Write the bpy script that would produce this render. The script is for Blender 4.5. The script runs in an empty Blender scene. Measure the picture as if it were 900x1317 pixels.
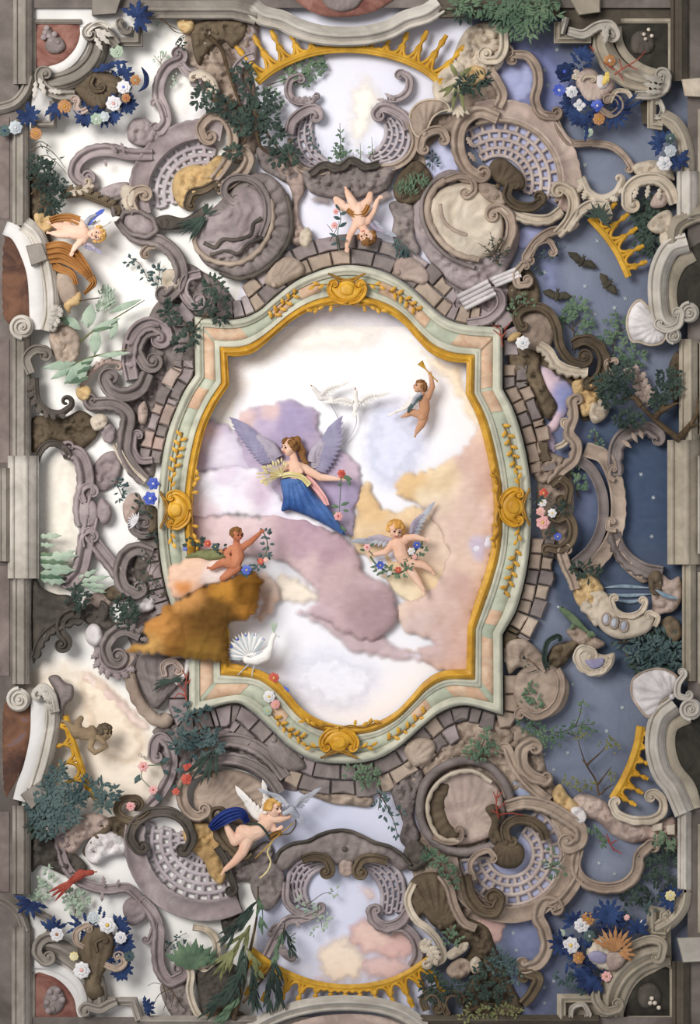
import bpy, math, random
import numpy as np
from mathutils import Vector, noise
from mathutils.geometry import delaunay_2d_cdt
random.seed(7)
scn = bpy.context.scene
COL = scn.collection
# ---------------------------------------------------------------- camera, light, exposure
S = 0.01          # metres per photo pixel on the painted ceiling
D = 16.0          # ceiling height above the camera
HS = 0.78         # depth of the relief
cam = bpy.data.cameras.new('camera'); camo = bpy.data.objects.new('camera', cam); COL.objects.link(camo)
camo.location = (0, 0, 0); camo.rotation_euler = (math.pi, 0, 0)
cam.sensor_fit = 'VERTICAL'; cam.angle = 2*math.atan(6.585/D); cam.clip_end = 100
scn.camera = camo
wd = bpy.data.worlds.new('world'); scn.world = wd; wd.use_nodes = True
wd.node_tree.nodes['Background'].inputs[0].default_value = (0.96, 0.97, 1, 1)
wd.node_tree.nodes['Background'].inputs[1].default_value = 0.44
def area(name, loc, target, size, power, col=(1, 1, 1)):
    l = bpy.data.lights.new(name, 'AREA'); l.energy = power; l.size = size; l.color = col
    o = bpy.data.objects.new(name, l); COL.objects.link(o); o.location = loc
    o.rotation_euler = (Vector(target)-Vector(loc)).to_track_quat('-Z', 'Y').to_euler()
area('daylight_area', (-9.0, -6.5, -1.0), (0.5, 0.3, D), 8.0, 3650, (1, 0.985, 0.96))  # added area lamp standing in for daylight, offset to model the relief
scn.view_settings.view_transform = 'Standard'; scn.view_settings.look = 'None'
scn.view_settings.exposure = 0.0; scn.view_settings.gamma = 1; scn.view_settings.use_curve_mapping = False

# ---------------------------------------------------------------- helpers
def lin(c):
    return tuple((v/255/12.92 if v <= 10 else ((v/255+0.055)/1.055)**2.4) for v in c)+(1,)
M = {}
def mat(name, c1, c2=None, c3=None, sc=1.2, bump=0.25, rough=0.85, spec=0.2, fine=9.0, bd=0.03):
    m = bpy.data.materials.new(name); m.use_nodes = True; nt = m.node_tree; N = nt.nodes; L = nt.links
    b = N['Principled BSDF']; b.inputs['Roughness'].default_value = rough; b.inputs['Specular IOR Level'].default_value = spec
    g = N.new('ShaderNodeNewGeometry')
    n1 = N.new('ShaderNodeTexNoise'); n1.inputs['Scale'].default_value = sc; n1.inputs['Detail'].default_value = 6; n1.inputs['Roughness'].default_value = 0.62
    n1.inputs['Distortion'].default_value = 0.6
    L.new(g.outputs['Position'], n1.inputs['Vector'])
    r = N.new('ShaderNodeValToRGB'); L.new(n1.outputs['Fac'], r.inputs['Fac'])
    c2 = c2 or c1
    r.color_ramp.elements[0].position = 0.36; r.color_ramp.elements[0].color = lin(c1)
    r.color_ramp.elements[1].position = 0.66; r.color_ramp.elements[1].color = lin(c2)
    if c3:
        e = r.color_ramp.elements.new(0.8); e.color = lin(c3)
    if bump:
        n2 = N.new('ShaderNodeTexNoise'); n2.inputs['Scale'].default_value = fine; n2.inputs['Detail'].default_value = 5
        L.new(g.outputs['Position'], n2.inputs['Vector'])
        n3 = N.new('ShaderNodeTexNoise'); n3.inputs['Scale'].default_value = fine*.33; n3.inputs['Detail'].default_value = 3; n3.inputs['Distortion'].default_value = 1.2
        L.new(g.outputs['Position'], n3.inputs['Vector']); ad = N.new('ShaderNodeMath'); ad.operation = 'MULTIPLY_ADD'; ad.inputs[1].default_value = 2.2
        L.new(n3.outputs['Fac'], ad.inputs[0]); L.new(n2.outputs['Fac'], ad.inputs[2])
        bp = N.new('ShaderNodeBump'); bp.inputs['Strength'].default_value = bump; bp.inputs['Distance'].default_value = bd
        L.new(ad.outputs[0], bp.inputs['Height']); L.new(bp.outputs['Normal'], b.inputs['Normal'])
    if bump >= .15:
        mr = N.new('ShaderNodeMapRange'); mr.inputs['From Min'].default_value = .32; mr.inputs['From Max'].default_value = .68; mr.inputs['To Min'].default_value = .74 if name[:5] == 'stone' else .86; mr.inputs['To Max'].default_value = 1.12
        L.new(n3.outputs['Fac'], mr.inputs['Value']); mx = N.new('ShaderNodeVectorMath'); mx.operation = 'SCALE'; L.new(r.outputs['Color'], mx.inputs[0]); L.new(mr.outputs['Result'], mx.inputs['Scale']); L.new(mx.outputs[0], b.inputs['Base Color'])
    else: L.new(r.outputs['Color'], b.inputs['Base Color'])
    M[name] = m
    return m
def cloudmat(name):
    m = bpy.data.materials.new(name); m.use_nodes = True; nt = m.node_tree; N = nt.nodes; L = nt.links
    b = N['Principled BSDF']; b.inputs['Roughness'].default_value = 0.95; b.inputs['Specular IOR Level'].default_value = 0.05
    a = N.new('ShaderNodeAttribute'); a.attribute_name = 'Col'
    L.new(a.outputs['Color'], b.inputs['Base Color'])
    e = N.new('ShaderNodeAttribute'); e.attribute_name = 'thin'
    L.new(e.outputs['Fac'], b.inputs['Alpha'])
    M[name] = m
cloudmat('cloud')
def P(s):
    if isinstance(s, str):
        v = [float(t) for t in s.replace(',', ' ').split()]
        return [(v[i], v[i+1]) for i in range(0, len(v)-1, 2)]
    return [tuple(p) for p in s]
def P4(s):
    v = [float(t) for t in s.replace(',', ' ').split()]
    return [tuple(v[i:i+4]) for i in range(0, len(v)-3, 4)]
def cr(pts, step=3.0, closed=False):
    """Catmull-Rom through the points, resampled about every `step` pixels."""
    p = np.array(P(pts), float); n = len(p); out = []
    if n == 2 and not closed:
        k = max(2, int(np.hypot(*(p[1]-p[0]))/step)); return [tuple(p[0]+(p[1]-p[0])*i/k) for i in range(k+1)]
    for i in range(n if closed else n-1):
        a = p[(i-1) % n] if closed or i > 0 else 2*p[0]-p[1]
        b = p[i]; c = p[(i+1) % n]
        d = p[(i+2) % n] if closed or i+2 < n else 2*p[-1]-p[-2]
        k = max(1, int(np.hypot(*(c-b))/step+0.5))
        for j in range(k):
            t = j/k
            q = 0.5*((2*b)+(c-a)*t+(2*a-5*b+4*c-d)*t*t+(3*b-3*c+d-a)*t**3)
            out.append((q[0], q[1]))
    if not closed: out.append(tuple(p[-1]))
    return out
def W(v):
    v = np.asarray(v, float).reshape(-1, 3)
    z = D-v[:, 2]*S*HS; f = z/D
    return np.stack([(v[:, 0]-450)*S*f, (v[:, 1]-658.5)*S*f, z], 1)
def mk(name, verts, faces, material, parent=None, label=None, cat=None, group=None, kind=None, smooth=True, org=None, attrs=None):
    """One mesh object; verts are (photo x, photo y, height below the ceiling) in pixels."""
    if kind != 'structure' and not (parent is not None and parent.get('kind') == 'structure'):
        verts = np.array(verts, float); verts[:, 2] = np.maximum(verts[:, 2], 0.4)
    w = W(verts)
    if parent is not None: o0 = np.array(parent['_o'])
    elif org is not None: o0 = W([org])[0]
    else:
        o0 = np.array([(w[:, 0].min()+w[:, 0].max())/2, (w[:, 1].min()+w[:, 1].max())/2, w[:, 2].max()])
    me = bpy.data.meshes.new(name)
    me.from_pydata([tuple(r) for r in (w-o0)], [], [tuple(f[::-1]) for f in faces]); 
    if smooth: me.shade_smooth()
    me.materials.append(M[material])
    if attrs:
        for k, (typ, data) in attrs.items():
            at = me.attributes.new(k, typ, 'POINT')
            if typ == 'FLOAT_COLOR': at.data.foreach_set('color', np.asarray(data, np.float32).ravel())
            else: at.data.foreach_set('value', np.asarray(data, np.float32).ravel())
    o = bpy.data.objects.new(name, me); COL.objects.link(o)
    if parent is not None: 
        o.parent = parent; o['_o'] = [float(t) for t in o0]
    else:
        o.location = o0; o['_o'] = [float(t) for t in o0]
    tag(o, label, cat, group, kind)
    return o
def tag(o, label=None, cat=None, group=None, kind=None):
    if label: o['label'] = label
    if cat: o['category'] = cat
    if group: o['group'] = group
    if kind: o['kind'] = kind
def T(name, label, cat, x, y, h=0, group=None, kind=None):
    o = bpy.data.objects.new(name, None); COL.objects.link(o); o.empty_display_size = 0.05
    p = W([(x, y, h)])[0]; o.location = p; o['_o'] = [float(t) for t in p]
    tag(o, label, cat, group, kind)
    return o
class G:
    """geometry collector"""
    def __init__(s): s.v = []; s.f = []
    def add(s, v, f):
        k = len(s.v); s.v += [tuple(q) for q in v]; s.f += [tuple(i+k for i in q) for q in f]; return s
    def build(s, name, material, parent=None, **kw): return mk(name, s.v, s.f, material, parent, **kw)
# profiles across a moulding: (u across -1..1, v height 0..1)
PR = {
 'scroll': [(-1, -.6), (-1, .35), (-.88, .75), (-.7, .85), (-.56, .6), (-.5, .32), (-.3, .42), (-.05, .3), (.12, .22), (.22, .5), (.4, .85), (.62, 1), (.8, .82), (.86, .5), (1, .3), (1, -.6)],
 'tube': [(-1, -.5), (-1, .1), (-.8, .6), (-.4, .92), (0, 1), (.4, .92), (.8, .6), (1, .1), (1, -.5)],
 'cornice': [(-1, -.6), (-1, .25), (-.84, .25), (-.84, .5), (-.6, .56), (-.5, .8), (-.3, .86), (-.28, 1), (.05, 1), (.07, .8), (.3, .72), (.45, .45), (.6, .42), (.62, .6), (.85, .6), (.87, .3), (1, .3), (1, -.6)],
 'gold': [(-1, -.6), (-1, .4), (-.8, .7), (-.55, .62), (-.5, .85), (-.1, 1), (.25, .9), (.4, .55), (.55, .6), (.8, .5), (1, .2), (1, -.6)],
 'green': [(-1, -.5), (-1, .9), (-.82, 1), (-.72, .7), (-.6, .62), (-.55, .35), (.5, .35), (.55, .6), (.66, .65), (.72, .9), (.88, 1), (1, .7), (1, -.5)],
 'flat': [(-1, -.6), (-1, .8), (-.9, 1), (.9, 1), (1, .8), (1, -.6)],
 'bowl': [(-1, -.6), (-1, .9), (-.88, 1), (-.7, .75), (-.35, .4), (0, .3), (.35, .4), (.7, .75), (.88, 1), (1, .9), (1, -.6)],
 'ridge': [(-1, -.5), (-1, .1), (-.6, .35), (-.25, .5), (0, 1), (.25, .55), (.6, .4), (1, .1), (1, -.5)],
}
def sweepg(path, w, h0, hs, prof='scroll', closed=False, wav=None, base=None, g=None):
    """sweep a moulding profile along a pixel path; w, hs numbers or functions of s in 0..1"""
    p = np.array(path, float); n = len(p); pr = PR[prof] if isinstance(prof, str) else prof
    if closed: t = np.roll(p, -1, 0)-np.roll(p, 1, 0); d1 = p-np.roll(p, 1, 0); d2 = np.roll(p, -1, 0)-p
    else:
        t = np.gradient(p, axis=0); d1 = np.vstack([p[1]-p[0], p[1:]-p[:-1]]); d2 = np.vstack([p[1:]-p[:-1], p[-1]-p[-2]])
    def nz(a): return a/np.maximum(np.hypot(a[:, 0], a[:, 1]), 1e-6)[:, None]
    d1 = nz(d1); d2 = nz(d2); t = nz(d1+d2)
    nn = np.stack([-t[:, 1], t[:, 0]], 1)
    c = np.clip(np.abs((d1*t).sum(1)), 0.5, 1)
    seg = np.hypot(*(p[1:]-p[:-1]).T); s = np.concatenate([[0], np.cumsum(seg)]); tot = max(s[-1], 1e-6); s = s/tot
    V = []; m = len(pr)
    for i in range(n):
        wi = (w(s[i]) if callable(w) else w)/2/c[i]; hi = hs(s[i]) if callable(hs) else hs
        hb = h0(s[i]) if callable(h0) else h0
        for (u, v) in pr:
            k = 1.0
            if wav and u*wav[2] > 0.3: k = 1+wav[0]*abs(math.sin(math.pi*wav[1]*s[i]))
            hh = hb+v*hi
            if v < 0 and base is not None: hh = base
            V.append((p[i, 0]+nn[i, 0]*u*wi*k, p[i, 1]+nn[i, 1]*u*wi*k, hh))
    F = []
    for i in range(n if closed else n-1):
        a = i*m; b = ((i+1) % n)*m
        for j in range(m-1): F.append((a+j, b+j, b+j+1, a+j+1))
    if not closed:
        F.append(tuple(range(m-1, -1, -1))); F.append(tuple((n-1)*m+j for j in range(m)))
    g = g or G(); g.add(V, F); return g
def sweep(name, path, w, h0, hs, material, parent=None, prof='scroll', closed=False, wav=None, base=None, **kw):
    return sweepg(path, w, h0, hs, prof, closed, wav, base).build(name, material, parent, **kw)
def ball(g, x, y, h, r, rh=None, n=8, m=5):
    rh = rh or r; V = []; F = []
    for i in range(m+1):
        a = math.pi*i/m
        for j in range(n):
            b = 2*math.pi*j/n; V.append((x+r*math.sin(a)*math.cos(b), y+r*math.sin(a)*math.sin(b), h+rh*math.cos(a)))
    for i in range(m):
        for j in range(n): F.append((i*n+j, (i+1)*n+j, (i+1)*n+(j+1) % n, i*n+(j+1) % n))
    g.add(V, F); return g
def curl(p, q, side, r, turns):
    """spiral that goes on from q (coming from p), turning to `side`"""
    tx, ty = q[0]-p[0], q[1]-p[1]; l = math.hypot(tx, ty); tx /= l; ty /= l
    nx, ny = -ty*side, tx*side
    cx, cy = q[0]+nx*r, q[1]+ny*r; a0 = math.atan2(-ny, -nx); out = []
    n = max(6, int(turns*16))
    for i in range(1, n+1):
        f = i/n; rr = r*(1-0.78*f**0.8); a = a0+side*2*math.pi*turns*f
        out.append((cx+rr*math.cos(a), cy+rr*math.sin(a)))
    return out, (cx, cy)
def scroll(name, pts, w, h0, material, parent=None, c0=None, c1=None, hs=None, prof='scroll', taper=(1, 1), wav=None, eye=True, step=3.0, g=None, **kw):
    """C or S scroll: a path with a volute (side, radius, turns) at either end"""
    p = cr(pts, step); n0 = n1 = 0; eyes = []
    if c0:
        q, e = curl(p[1], p[0], *c0); p = q[::-1]+p; n0 = len(q); eyes.append((e, c0[1]))
    if c1:
        q, e = curl(p[-2], p[-1], *c1); p = p+q; n1 = len(q); eyes.append((e, c1[1]))
    hs = hs or w*0.78; N = len(p)
    if wav is None and prof == 'scroll' and N > 14: wav = (.13, max(3, int(N*step/(w*.8))), 1)
    a = np.array(p); seg = np.hypot(*(a[1:]-a[:-1]).T); ss = np.concatenate([[0], np.cumsum(seg)]); ss /= ss[-1]
    s0 = ss[n0]; s1 = ss[N-1-n1]
    def wf(s):
        if n0 and s < s0: k = taper[0]*(0.42+0.58*(s/s0))
        elif n1 and s > s1: k = taper[1]*(0.42+0.58*((1-s)/(1-s1)))
        else:
            t = (s-s0)/max(s1-s0, 1e-6); k = taper[0]*(1-t)+taper[1]*t; k *= 1+0.12*math.sin(math.pi*t)
        return w*k
    g = sweepg(p, wf, h0, lambda s: hs*(0.55+0.45*wf(s)/w), prof, wav=wav, g=g)
    if eye:
        for (e, r) in eyes: ball(g, e[0], e[1], h0+hs*0.45, r*0.34, hs*0.5)
    if material is None: return g
    return g.build(name, material, parent, **kw)
def segdist(q, poly):
    a = np.array(poly); b = np.roll(a, -1, 0); out = np.full(len(q), 1e9)
    for i in range(len(a)):
        d = b[i]-a[i]; l = max((d*d).sum(), 1e-9); t = np.clip(((q-a[i])@d)/l, 0, 1)
        e = q-(a[i]+t[:, None]*d); out = np.minimum(out, (e*e).sum(1))
    return np.sqrt(out)
def inside(q, poly):
    a = np.array(poly); x, y = q[:, 0], q[:, 1]; c = np.zeros(len(q), bool); j = len(a)-1
    for i in range(len(a)):
        xi, yi = a[i]; xj, yj = a[j]
        if yi != yj: c ^= ((yi > y) != (yj > y)) & (x < (xj-xi)*(y-yi)/(yj-yi)+xi)
        j = i
    return c
def puffg(out, h0, hs, R=8, step=4.0, lump=0, lsc=0.06, flute=None, rings=None, smoothline=True, skirt=6, dish=0, soft=0, seed=0, crack=None, lH=0.55):
    """a cushion-like relief over an outline; flute=(x,y,n,depth) ribs fanning from a hinge; rings=(x,y,period,depth)"""
    b = cr(out, step, True) if smoothline else dens(out, step)
    b = np.array(b)
    if (np.roll(b[:, 0], -1)*b[:, 1]-b[:, 0]*np.roll(b[:, 1], -1)).sum() > 0: b = b[::-1]
    x0, y0 = b.min(0); x1, y1 = b.max(0); q = []
    r = 0; yy = y0+step*0.5
    while yy < y1:
        xx = x0+(step*0.5 if r % 2 else 0)
        while xx < x1: q.append((xx, yy)); xx += step
        yy += step*0.87; r += 1
    q = np.array(q) if q else np.zeros((0, 2))
    if len(q):
        q = q[inside(q, b)]
        if len(q): q = q[segdist(q, b) > step*0.55]
    allp = np.vstack([b, q]) if len(q) else b; nb = len(b)
    r = delaunay_2d_cdt([Vector((float(p[0]), float(p[1]))) for p in allp], [], [list(range(nb))], 1, 1e-4)
    v2 = np.array([(v.x, v.y) for v in r[0]]); F = [tuple(f) for f in r[2]]
    d = segdist(v2, b); dm = max(d.max(), 1e-3); Rr = min(R, dm)
    t = np.clip(d/Rr, 0, 1); hh = hs*np.sqrt(1-(1-t)**2)
    if dish: hh -= dish*np.clip((d-Rr)/max(dm-Rr, 1e-3), 0, 1)
    if lump:
        for i in range(len(v2)):
            hh[i] += 1.25*lump*t[i]*noise.fractal(Vector((v2[i, 0]*lsc+seed*7.3, v2[i, 1]*lsc, seed*3.1)), lH, 2.1, 5)
    if crack:
        for i in range(len(v2)):
            dd = noise.voronoi(Vector((v2[i, 0]*crack[0]+seed, v2[i, 1]*crack[0]*1.3, seed*.7)))[0]
            hh[i] -= crack[1]*t[i]*max(0, 1-(dd[1]-dd[0])/.22); hh[i] += crack[1]*.5*t[i]*(.5-dd[0])
    if flute:
        fx, fy, n, dep = flute; a = np.arctan2(v2[:, 1]-fy, v2[:, 0]-fx); rr = np.hypot(v2[:, 0]-fx, v2[:, 1]-fy)
        hh += 1.7*dep*(np.abs(np.cos(a*n/2))-.4)*np.clip(rr/12, 0.15, 1)*(0.3+0.7*t)
    if rings:
        rx, ry, per, dep = rings; rr = np.hypot(v2[:, 0]-rx, v2[:, 1]-ry)
        wob = np.array([noise.noise(Vector((p[0]*.05, p[1]*.05, seed+.5))) for p in v2])
        hh += dep*np.abs(np.sin(math.pi*(rr/per+wob*0.6)))*t
    V = [(v2[i, 0], v2[i, 1], h0+hh[i]) for i in range(len(v2))]
    # orient faces and close the rim towards the ceiling
    FF = []
    for f in F:
        a, bb, c = (v2[k] for k in f[:3])
        cr_ = (bb[0]-a[0])*(c[1]-a[1])-(bb[1]-a[1])*(c[0]-a[0])
        FF.append(f if cr_ > 0 else f[::-1])
    if skirt:
        from collections import Counter
        cnt = Counter()
        for f in FF:
            for i in range(len(f)): cnt[(f[i], f[(i+1) % len(f)])] += 1
        k = {}
        for (i, j) in list(cnt):
            if (j, i) not in cnt:
                for u in (i, j):
                    if u not in k: k[u] = len(V); V.append((v2[u, 0], v2[u, 1], h0-skirt))
                FF.append((j, i, k[i], k[j]))
    return V, FF, v2, d
def dens(pts, step, closed=True):
    p = P(pts); out = []
    for i in range(len(p) if closed else len(p)-1):
        a = p[i]; b = p[(i+1) % len(p)]; k = max(1, int(math.dist(a, b)/step+.5))
        for j in range(k): out.append((a[0]+(b[0]-a[0])*j/k, a[1]+(b[1]-a[1])*j/k))
    if not closed: out.append(p[-1])
    return out
def puff(name, out, h0, hs, material, parent=None, R=8, step=4.0, lump=0, lsc=0.06, flute=None, rings=None, smoothline=True, skirt=6, dish=0, seed=0, crack=None, **kw):
    V, F, _, _ = puffg(out, h0, hs, R, step, lump, lsc, flute, rings, smoothline, skirt, dish, seed=seed, crack=crack)
    return mk(name, V, F, material, parent, **kw)
def slab(name, out, h0, hs, material, parent=None, inset=1.2, drop=8, **kw):
    """cheap chamfered block over a polygon outline"""
    p = np.array(P(out)); c = p.mean(0); n = len(p)
    if (np.roll(p[:, 0], -1)*p[:, 1]-p[:, 0]*np.roll(p[:, 1], -1)).sum() > 0: p = p[::-1]
    d = p-c; l = np.hypot(d[:, 0], d[:, 1])[:, None]; q = c+d*np.maximum(l-inset*1.4, l*0.5)/np.maximum(l, 1e-6)
    V = [(x, y, h0-drop) for x, y in p]+[(x, y, h0+hs*0.55) for x, y in p]+[(x, y, h0+hs) for x, y in q]
    F = []
    for i in range(n):
        j = (i+1) % n; F += [(j, i, n+i, n+j), (n+j, n+i, 2*n+i, 2*n+j)]
    F.append(tuple(range(3*n-1, 2*n-1, -1)))
    return mk(name, V, F, material, parent, smooth=False, **kw)
def ell(x, y, rx, ry, a=0, n=20, w=0, k=0):
    ca, sa = math.cos(math.radians(a)), math.sin(math.radians(a)); o = []
    for i in range(n):
        t = 2*math.pi*i/n; m = 1+w*math.cos(k*t); u, v = rx*m*math.cos(t), ry*m*math.sin(t); o.append((x+u*ca-v*sa, y+u*sa+v*ca))
    return o
def arc(x, y, r, a0, a1, n=None, ry=None):
    n = n or max(4, int(abs(a1-a0)/12)); ry = ry or r
    return [(x+r*math.cos(math.radians(a0+(a1-a0)*i/n)), y+ry*math.sin(math.radians(a0+(a1-a0)*i/n))) for i in range(n+1)]
def paint(v2, spots, base, seed=0, wob=6):
    """pigment in patches: each spot (x, y, radius, colour) with a wobbling outline"""
    c = np.tile(np.array(lin(base)), (len(v2), 1)); wt = np.ones(len(v2))*0.18
    acc = c*wt[:, None]
    nx = np.array([noise.noise(Vector((p[0]*.035+seed, p[1]*.035, 1.7))) for p in v2]); ny = np.array([noise.noise(Vector((p[0]*.035, p[1]*.035+seed, 8.3))) for p in v2])
    qx = v2[:, 0]+nx*wob*2.2; qy = v2[:, 1]+ny*wob*2.2
    for (x, y, r, col) in spots:
        k = np.exp(-(((qx-x)**2+(qy-y)**2)/(r*r))**1.3)*1.6
        acc += k[:, None]*np.array(lin(col)); wt += k
    c = acc/wt[:, None]
    f = np.array([noise.fractal(Vector((p[0]*.09+seed*3, p[1]*.22, seed)), 1.0, 2.0, 4) for p in v2])
    c[:, :3] *= (1+np.array([.13, .15, .12])*f[:, None]*(1-.6*c[:, :3])); c[:, 3] = 1
    return np.clip(c, 0, 1)
def billow(out, amp, wl, seed=0):
    """rounded bulges along a closed outline"""
    p = np.array(cr(out, 2.0, True)); n = len(p); t = np.roll(p, -1, 0)-np.roll(p, 1, 0); t /= np.maximum(np.hypot(t[:, 0], t[:, 1]), 1e-6)[:, None]
    ar = (p[:, 0]*np.roll(p[:, 1], -1)-np.roll(p[:, 0], -1)*p[:, 1]).sum(); nn = np.stack([t[:, 1], -t[:, 0]], 1)*(1 if ar > 0 else -1)
    s = np.concatenate([[0], np.cumsum(np.hypot(*(np.roll(p, -1, 0)-p).T))])[:-1]
    ph = np.array([noise.noise(Vector((q[0]*.03, q[1]*.03, seed+.3))) for q in p])
    o = amp*(np.abs(np.sin(math.pi*(s/wl+ph*1.6)))-.5)
    return [tuple(q) for q in (p+nn*o[:, None])[::2]]
def cloud(name, label, out, h0, hs, base, spots=(), soft=10, R=14, lump=3, lsc=0.05, parent=None, seed=1, step=3.5, kind=None, group=None, thick=1.0, bil=None):
    if bil is None and lump >= 3: bil = (4.5, 24)
    if bil: out = billow(out, bil[0], bil[1], seed)
    V, F, v2, d = puffg(out, h0, hs, R, step, lump*.6, lsc*.7, skirt=0, seed=seed, lH=1.1, smoothline=not bil)
    if lump >= 3:
        V = [(x, y, h+lump*1.3*min(1, d[i]/R)*(.75-min(1.2, noise.voronoi(Vector((x*.036+seed, y*.036, seed)))[0][0])**2)) for i, (x, y, h) in enumerate(V)]
    nz = np.array([noise.fractal(Vector((p[0]*.07, p[1]*.07, seed*2.2)), 1.0, 2.0, 3) for p in v2])
    al = np.clip((d/soft)*(1+0.5*nz), 0, 1)*thick if soft else np.ones(len(v2))
    al = al*al*(3-2*al)
    return mk(name, V, F, 'cloud', parent, label=label, cat='cloud' if parent is None else None, group=group, kind=kind,
              attrs={'Col': ('FLOAT_COLOR', paint(v2, spots, base, seed)), 'thin': ('FLOAT', al)})
# ---- plants
def leafg(g, x, y, h, a, L, wd, tilt=0.25, lobes=0):
    """one leaf with a folded midrib, base at x,y, pointing along angle a (degrees)"""
    ca, sa = math.cos(math.radians(a)), math.sin(math.radians(a)); V = []; F = []
    st = [(0, .12), (.25, .8), (.5, 1), (.78, .62), (1, .02)]
    if lobes: st = [(0, .1), (.18, .75), (.3, .42), (.46, 1), (.58, .5), (.74, .72), (.84, .35), (1, .03)]
    for (t, k) in st:
        hz = h+tilt*L*math.sin(t*math.pi*0.8); u = t*L; w = k*wd/2
        for s in (-1, 0, 1): V.append((x+ca*u-sa*s*w, y+sa*u+ca*s*w, hz+(0 if s else wd*0.22)))
    n = len(st)
    for i in range(n-1):
        a0 = i*3; F += [(a0, a0+1, a0+4, a0+3), (a0+1, a0+2, a0+5, a0+4)]
    g.add(V, F); return g
def stemg(g, pts, w0, w1, h0, step=3.0, rise=0):
    return sweepg(cr(pts, step), lambda s: w0+(w1-w0)*s, (lambda s: h0+rise*s), lambda s: 0.7*(w0+(w1-w0)*s), 'tube', g=g)
def foliage(name, spots, material, parent, h=40, L=7, wd=3.5, n=26, jit=1, lobes=0, seed=0, dirs=None, **kw):
    """leaf sprays: spots 'x y r ...' each filled with n leaves"""
    rnd = random.Random(seed+len(spots)); g = G()
    v = [float(t) for t in spots.split()] if isinstance(spots, str) else list(spots)
    for i in range(0, len(v)-2, 3):
        x, y, r = v[i:i+3]; k = max(4, int(n*(r/10)**2))
        for _ in range(k):
            a = rnd.uniform(0, 360); q = r*math.sqrt(rnd.random()); px, py = x+q*math.cos(math.radians(a)), y+q*math.sin(math.radians(a))
            d = a+rnd.uniform(-60, 60) if dirs is None else dirs+rnd.uniform(-45, 45)
            leafg(g, px, py, h+rnd.uniform(0, 1)*r*0.6*(1-q/r*0.6), d, L*rnd.uniform(.65, 1.25), wd*rnd.uniform(.7, 1.2), rnd.uniform(-.2, .5), lobes)
    kw.setdefault('kind', 'stuff')
    return g.build(name, material, parent, **kw)
def plant(name, label, stems, spots, leafmat, h=40, L=7, wd=3.5, n=26, sw=(2.2, .8), stemmat='bark', cat='plant', lobes=0, seed=0, group=None, dirs=None, step=3.0):
    allp = [p for s in stems for p in P(s)]
    x, y = (allp[0] if allp else tuple(float(t) for t in spots.split()[:2]))
    t = T(name, label, cat, x, y, h-6, group)
    if stems:
        for s in stems: stemg(G(), s, sw[0], sw[1], h-2, step).build('stem', stemmat, t)
    if spots: foliage('foliage', spots, leafmat, t, h, L, wd, n, lobes=lobes, seed=seed, dirs=dirs)
    return t
def bigleaves(parent, rows, material, h=44, name='leaf', lobes=1):
    """rows 'x y angle length width ...': each leaf a part of its own"""
    v = [float(t) for t in rows.split()]
    for i in range(0, len(v)-4, 5):
        leafg(G(), *v[i:i+2], h, v[i+2], v[i+3], v[i+4], 0.2, lobes).build(name, material, parent)
def flower(label, x, y, r, h, petal, centre='yellow', n=6, rings=2, group=None, name='flower', seed=0, parent=None):
    t = T(name, label, 'flower', x, y, h-3, group) if parent is None else T(name, None, None, x, y, h-3)
    if parent is not None:
        t.parent = parent; t.location = Vector(t['_o'])-Vector(parent['_o'])
    rnd = random.Random(seed+int(x*7+y)); g = G()
    for k in range(rings):
        rr = r*(1-0.42*k); m = max(4, n-k)
        for i in range(m):
            a = 360*i/m+k*30+rnd.uniform(-8, 8)
            leafg(g, x+rr*.12*math.cos(math.radians(a)), y+rr*.12*math.sin(math.radians(a)), h+k*r*0.22, a, rr*.95, rr*0.95, 0.18+0.15*k)
    g.build('petals', petal, t)
    g = G(); ball(g, x, y, h+r*0.16*rings, r*0.24, r*.2, 7, 4); g.build('flower_centre', centre, t)
    return t
# ---- figures
def conesg(g, chain, seg=10):
    """round cones along a chain of (x, y, h, r)"""
    for k in range(len(chain)):
        x, y, h, r = chain[k]; ball(g, x, y, h, r, r, seg, 6)
        if k:
            a = Vector(chain[k-1][:3]); b = Vector(chain[k][:3]); d = b-a
            if d.length < 1e-3: continue
            u = d.orthogonal().normalized(); w = d.normalized().cross(u); V = []
            for (p, rr) in ((a, chain[k-1][3]), (b, chain[k][3])):
                for j in range(seg):
                    t = 2*math.pi*j/seg; q = p+(u*math.cos(t)+w*math.sin(t))*rr; V.append(tuple(q))
            F = [(j, seg+j, seg+(j+1) % seg, (j+1) % seg) for j in range(seg)]+[tuple(range(seg)), tuple(range(2*seg-1, seg-1, -1))]
            g.add(V, F)
def remeshed(g, voxel=0.55, it=3):
    me = bpy.data.meshes.new('tmp'); me.from_pydata(g.v, [], g.f); o = bpy.data.objects.new('tmp', me); COL.objects.link(o)
    m = o.modifiers.new('r', 'REMESH'); m.mode = 'VOXEL'; m.voxel_size = voxel
    s = o.modifiers.new('s', 'SMOOTH'); s.factor = 0.5; s.iterations = it
    dg = bpy.context.evaluated_depsgraph_get(); e = o.evaluated_get(dg).to_mesh()
    V = [tuple(v.co) for v in e.vertices]; F = [tuple(p.vertices) for p in e.polygons]
    o.evaluated_get(dg).to_mesh_clear(); bpy.data.objects.remove(o); bpy.data.meshes.remove(me)
    return V, [f[::-1] for f in F]
def basis(look, up):
    f = Vector(look).normalized(); u = Vector((up[0], up[1], up[2] if len(up) > 2 else 0)); u = (u-f*u.dot(f)).normalized(); return f, u, f.cross(u)
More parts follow.
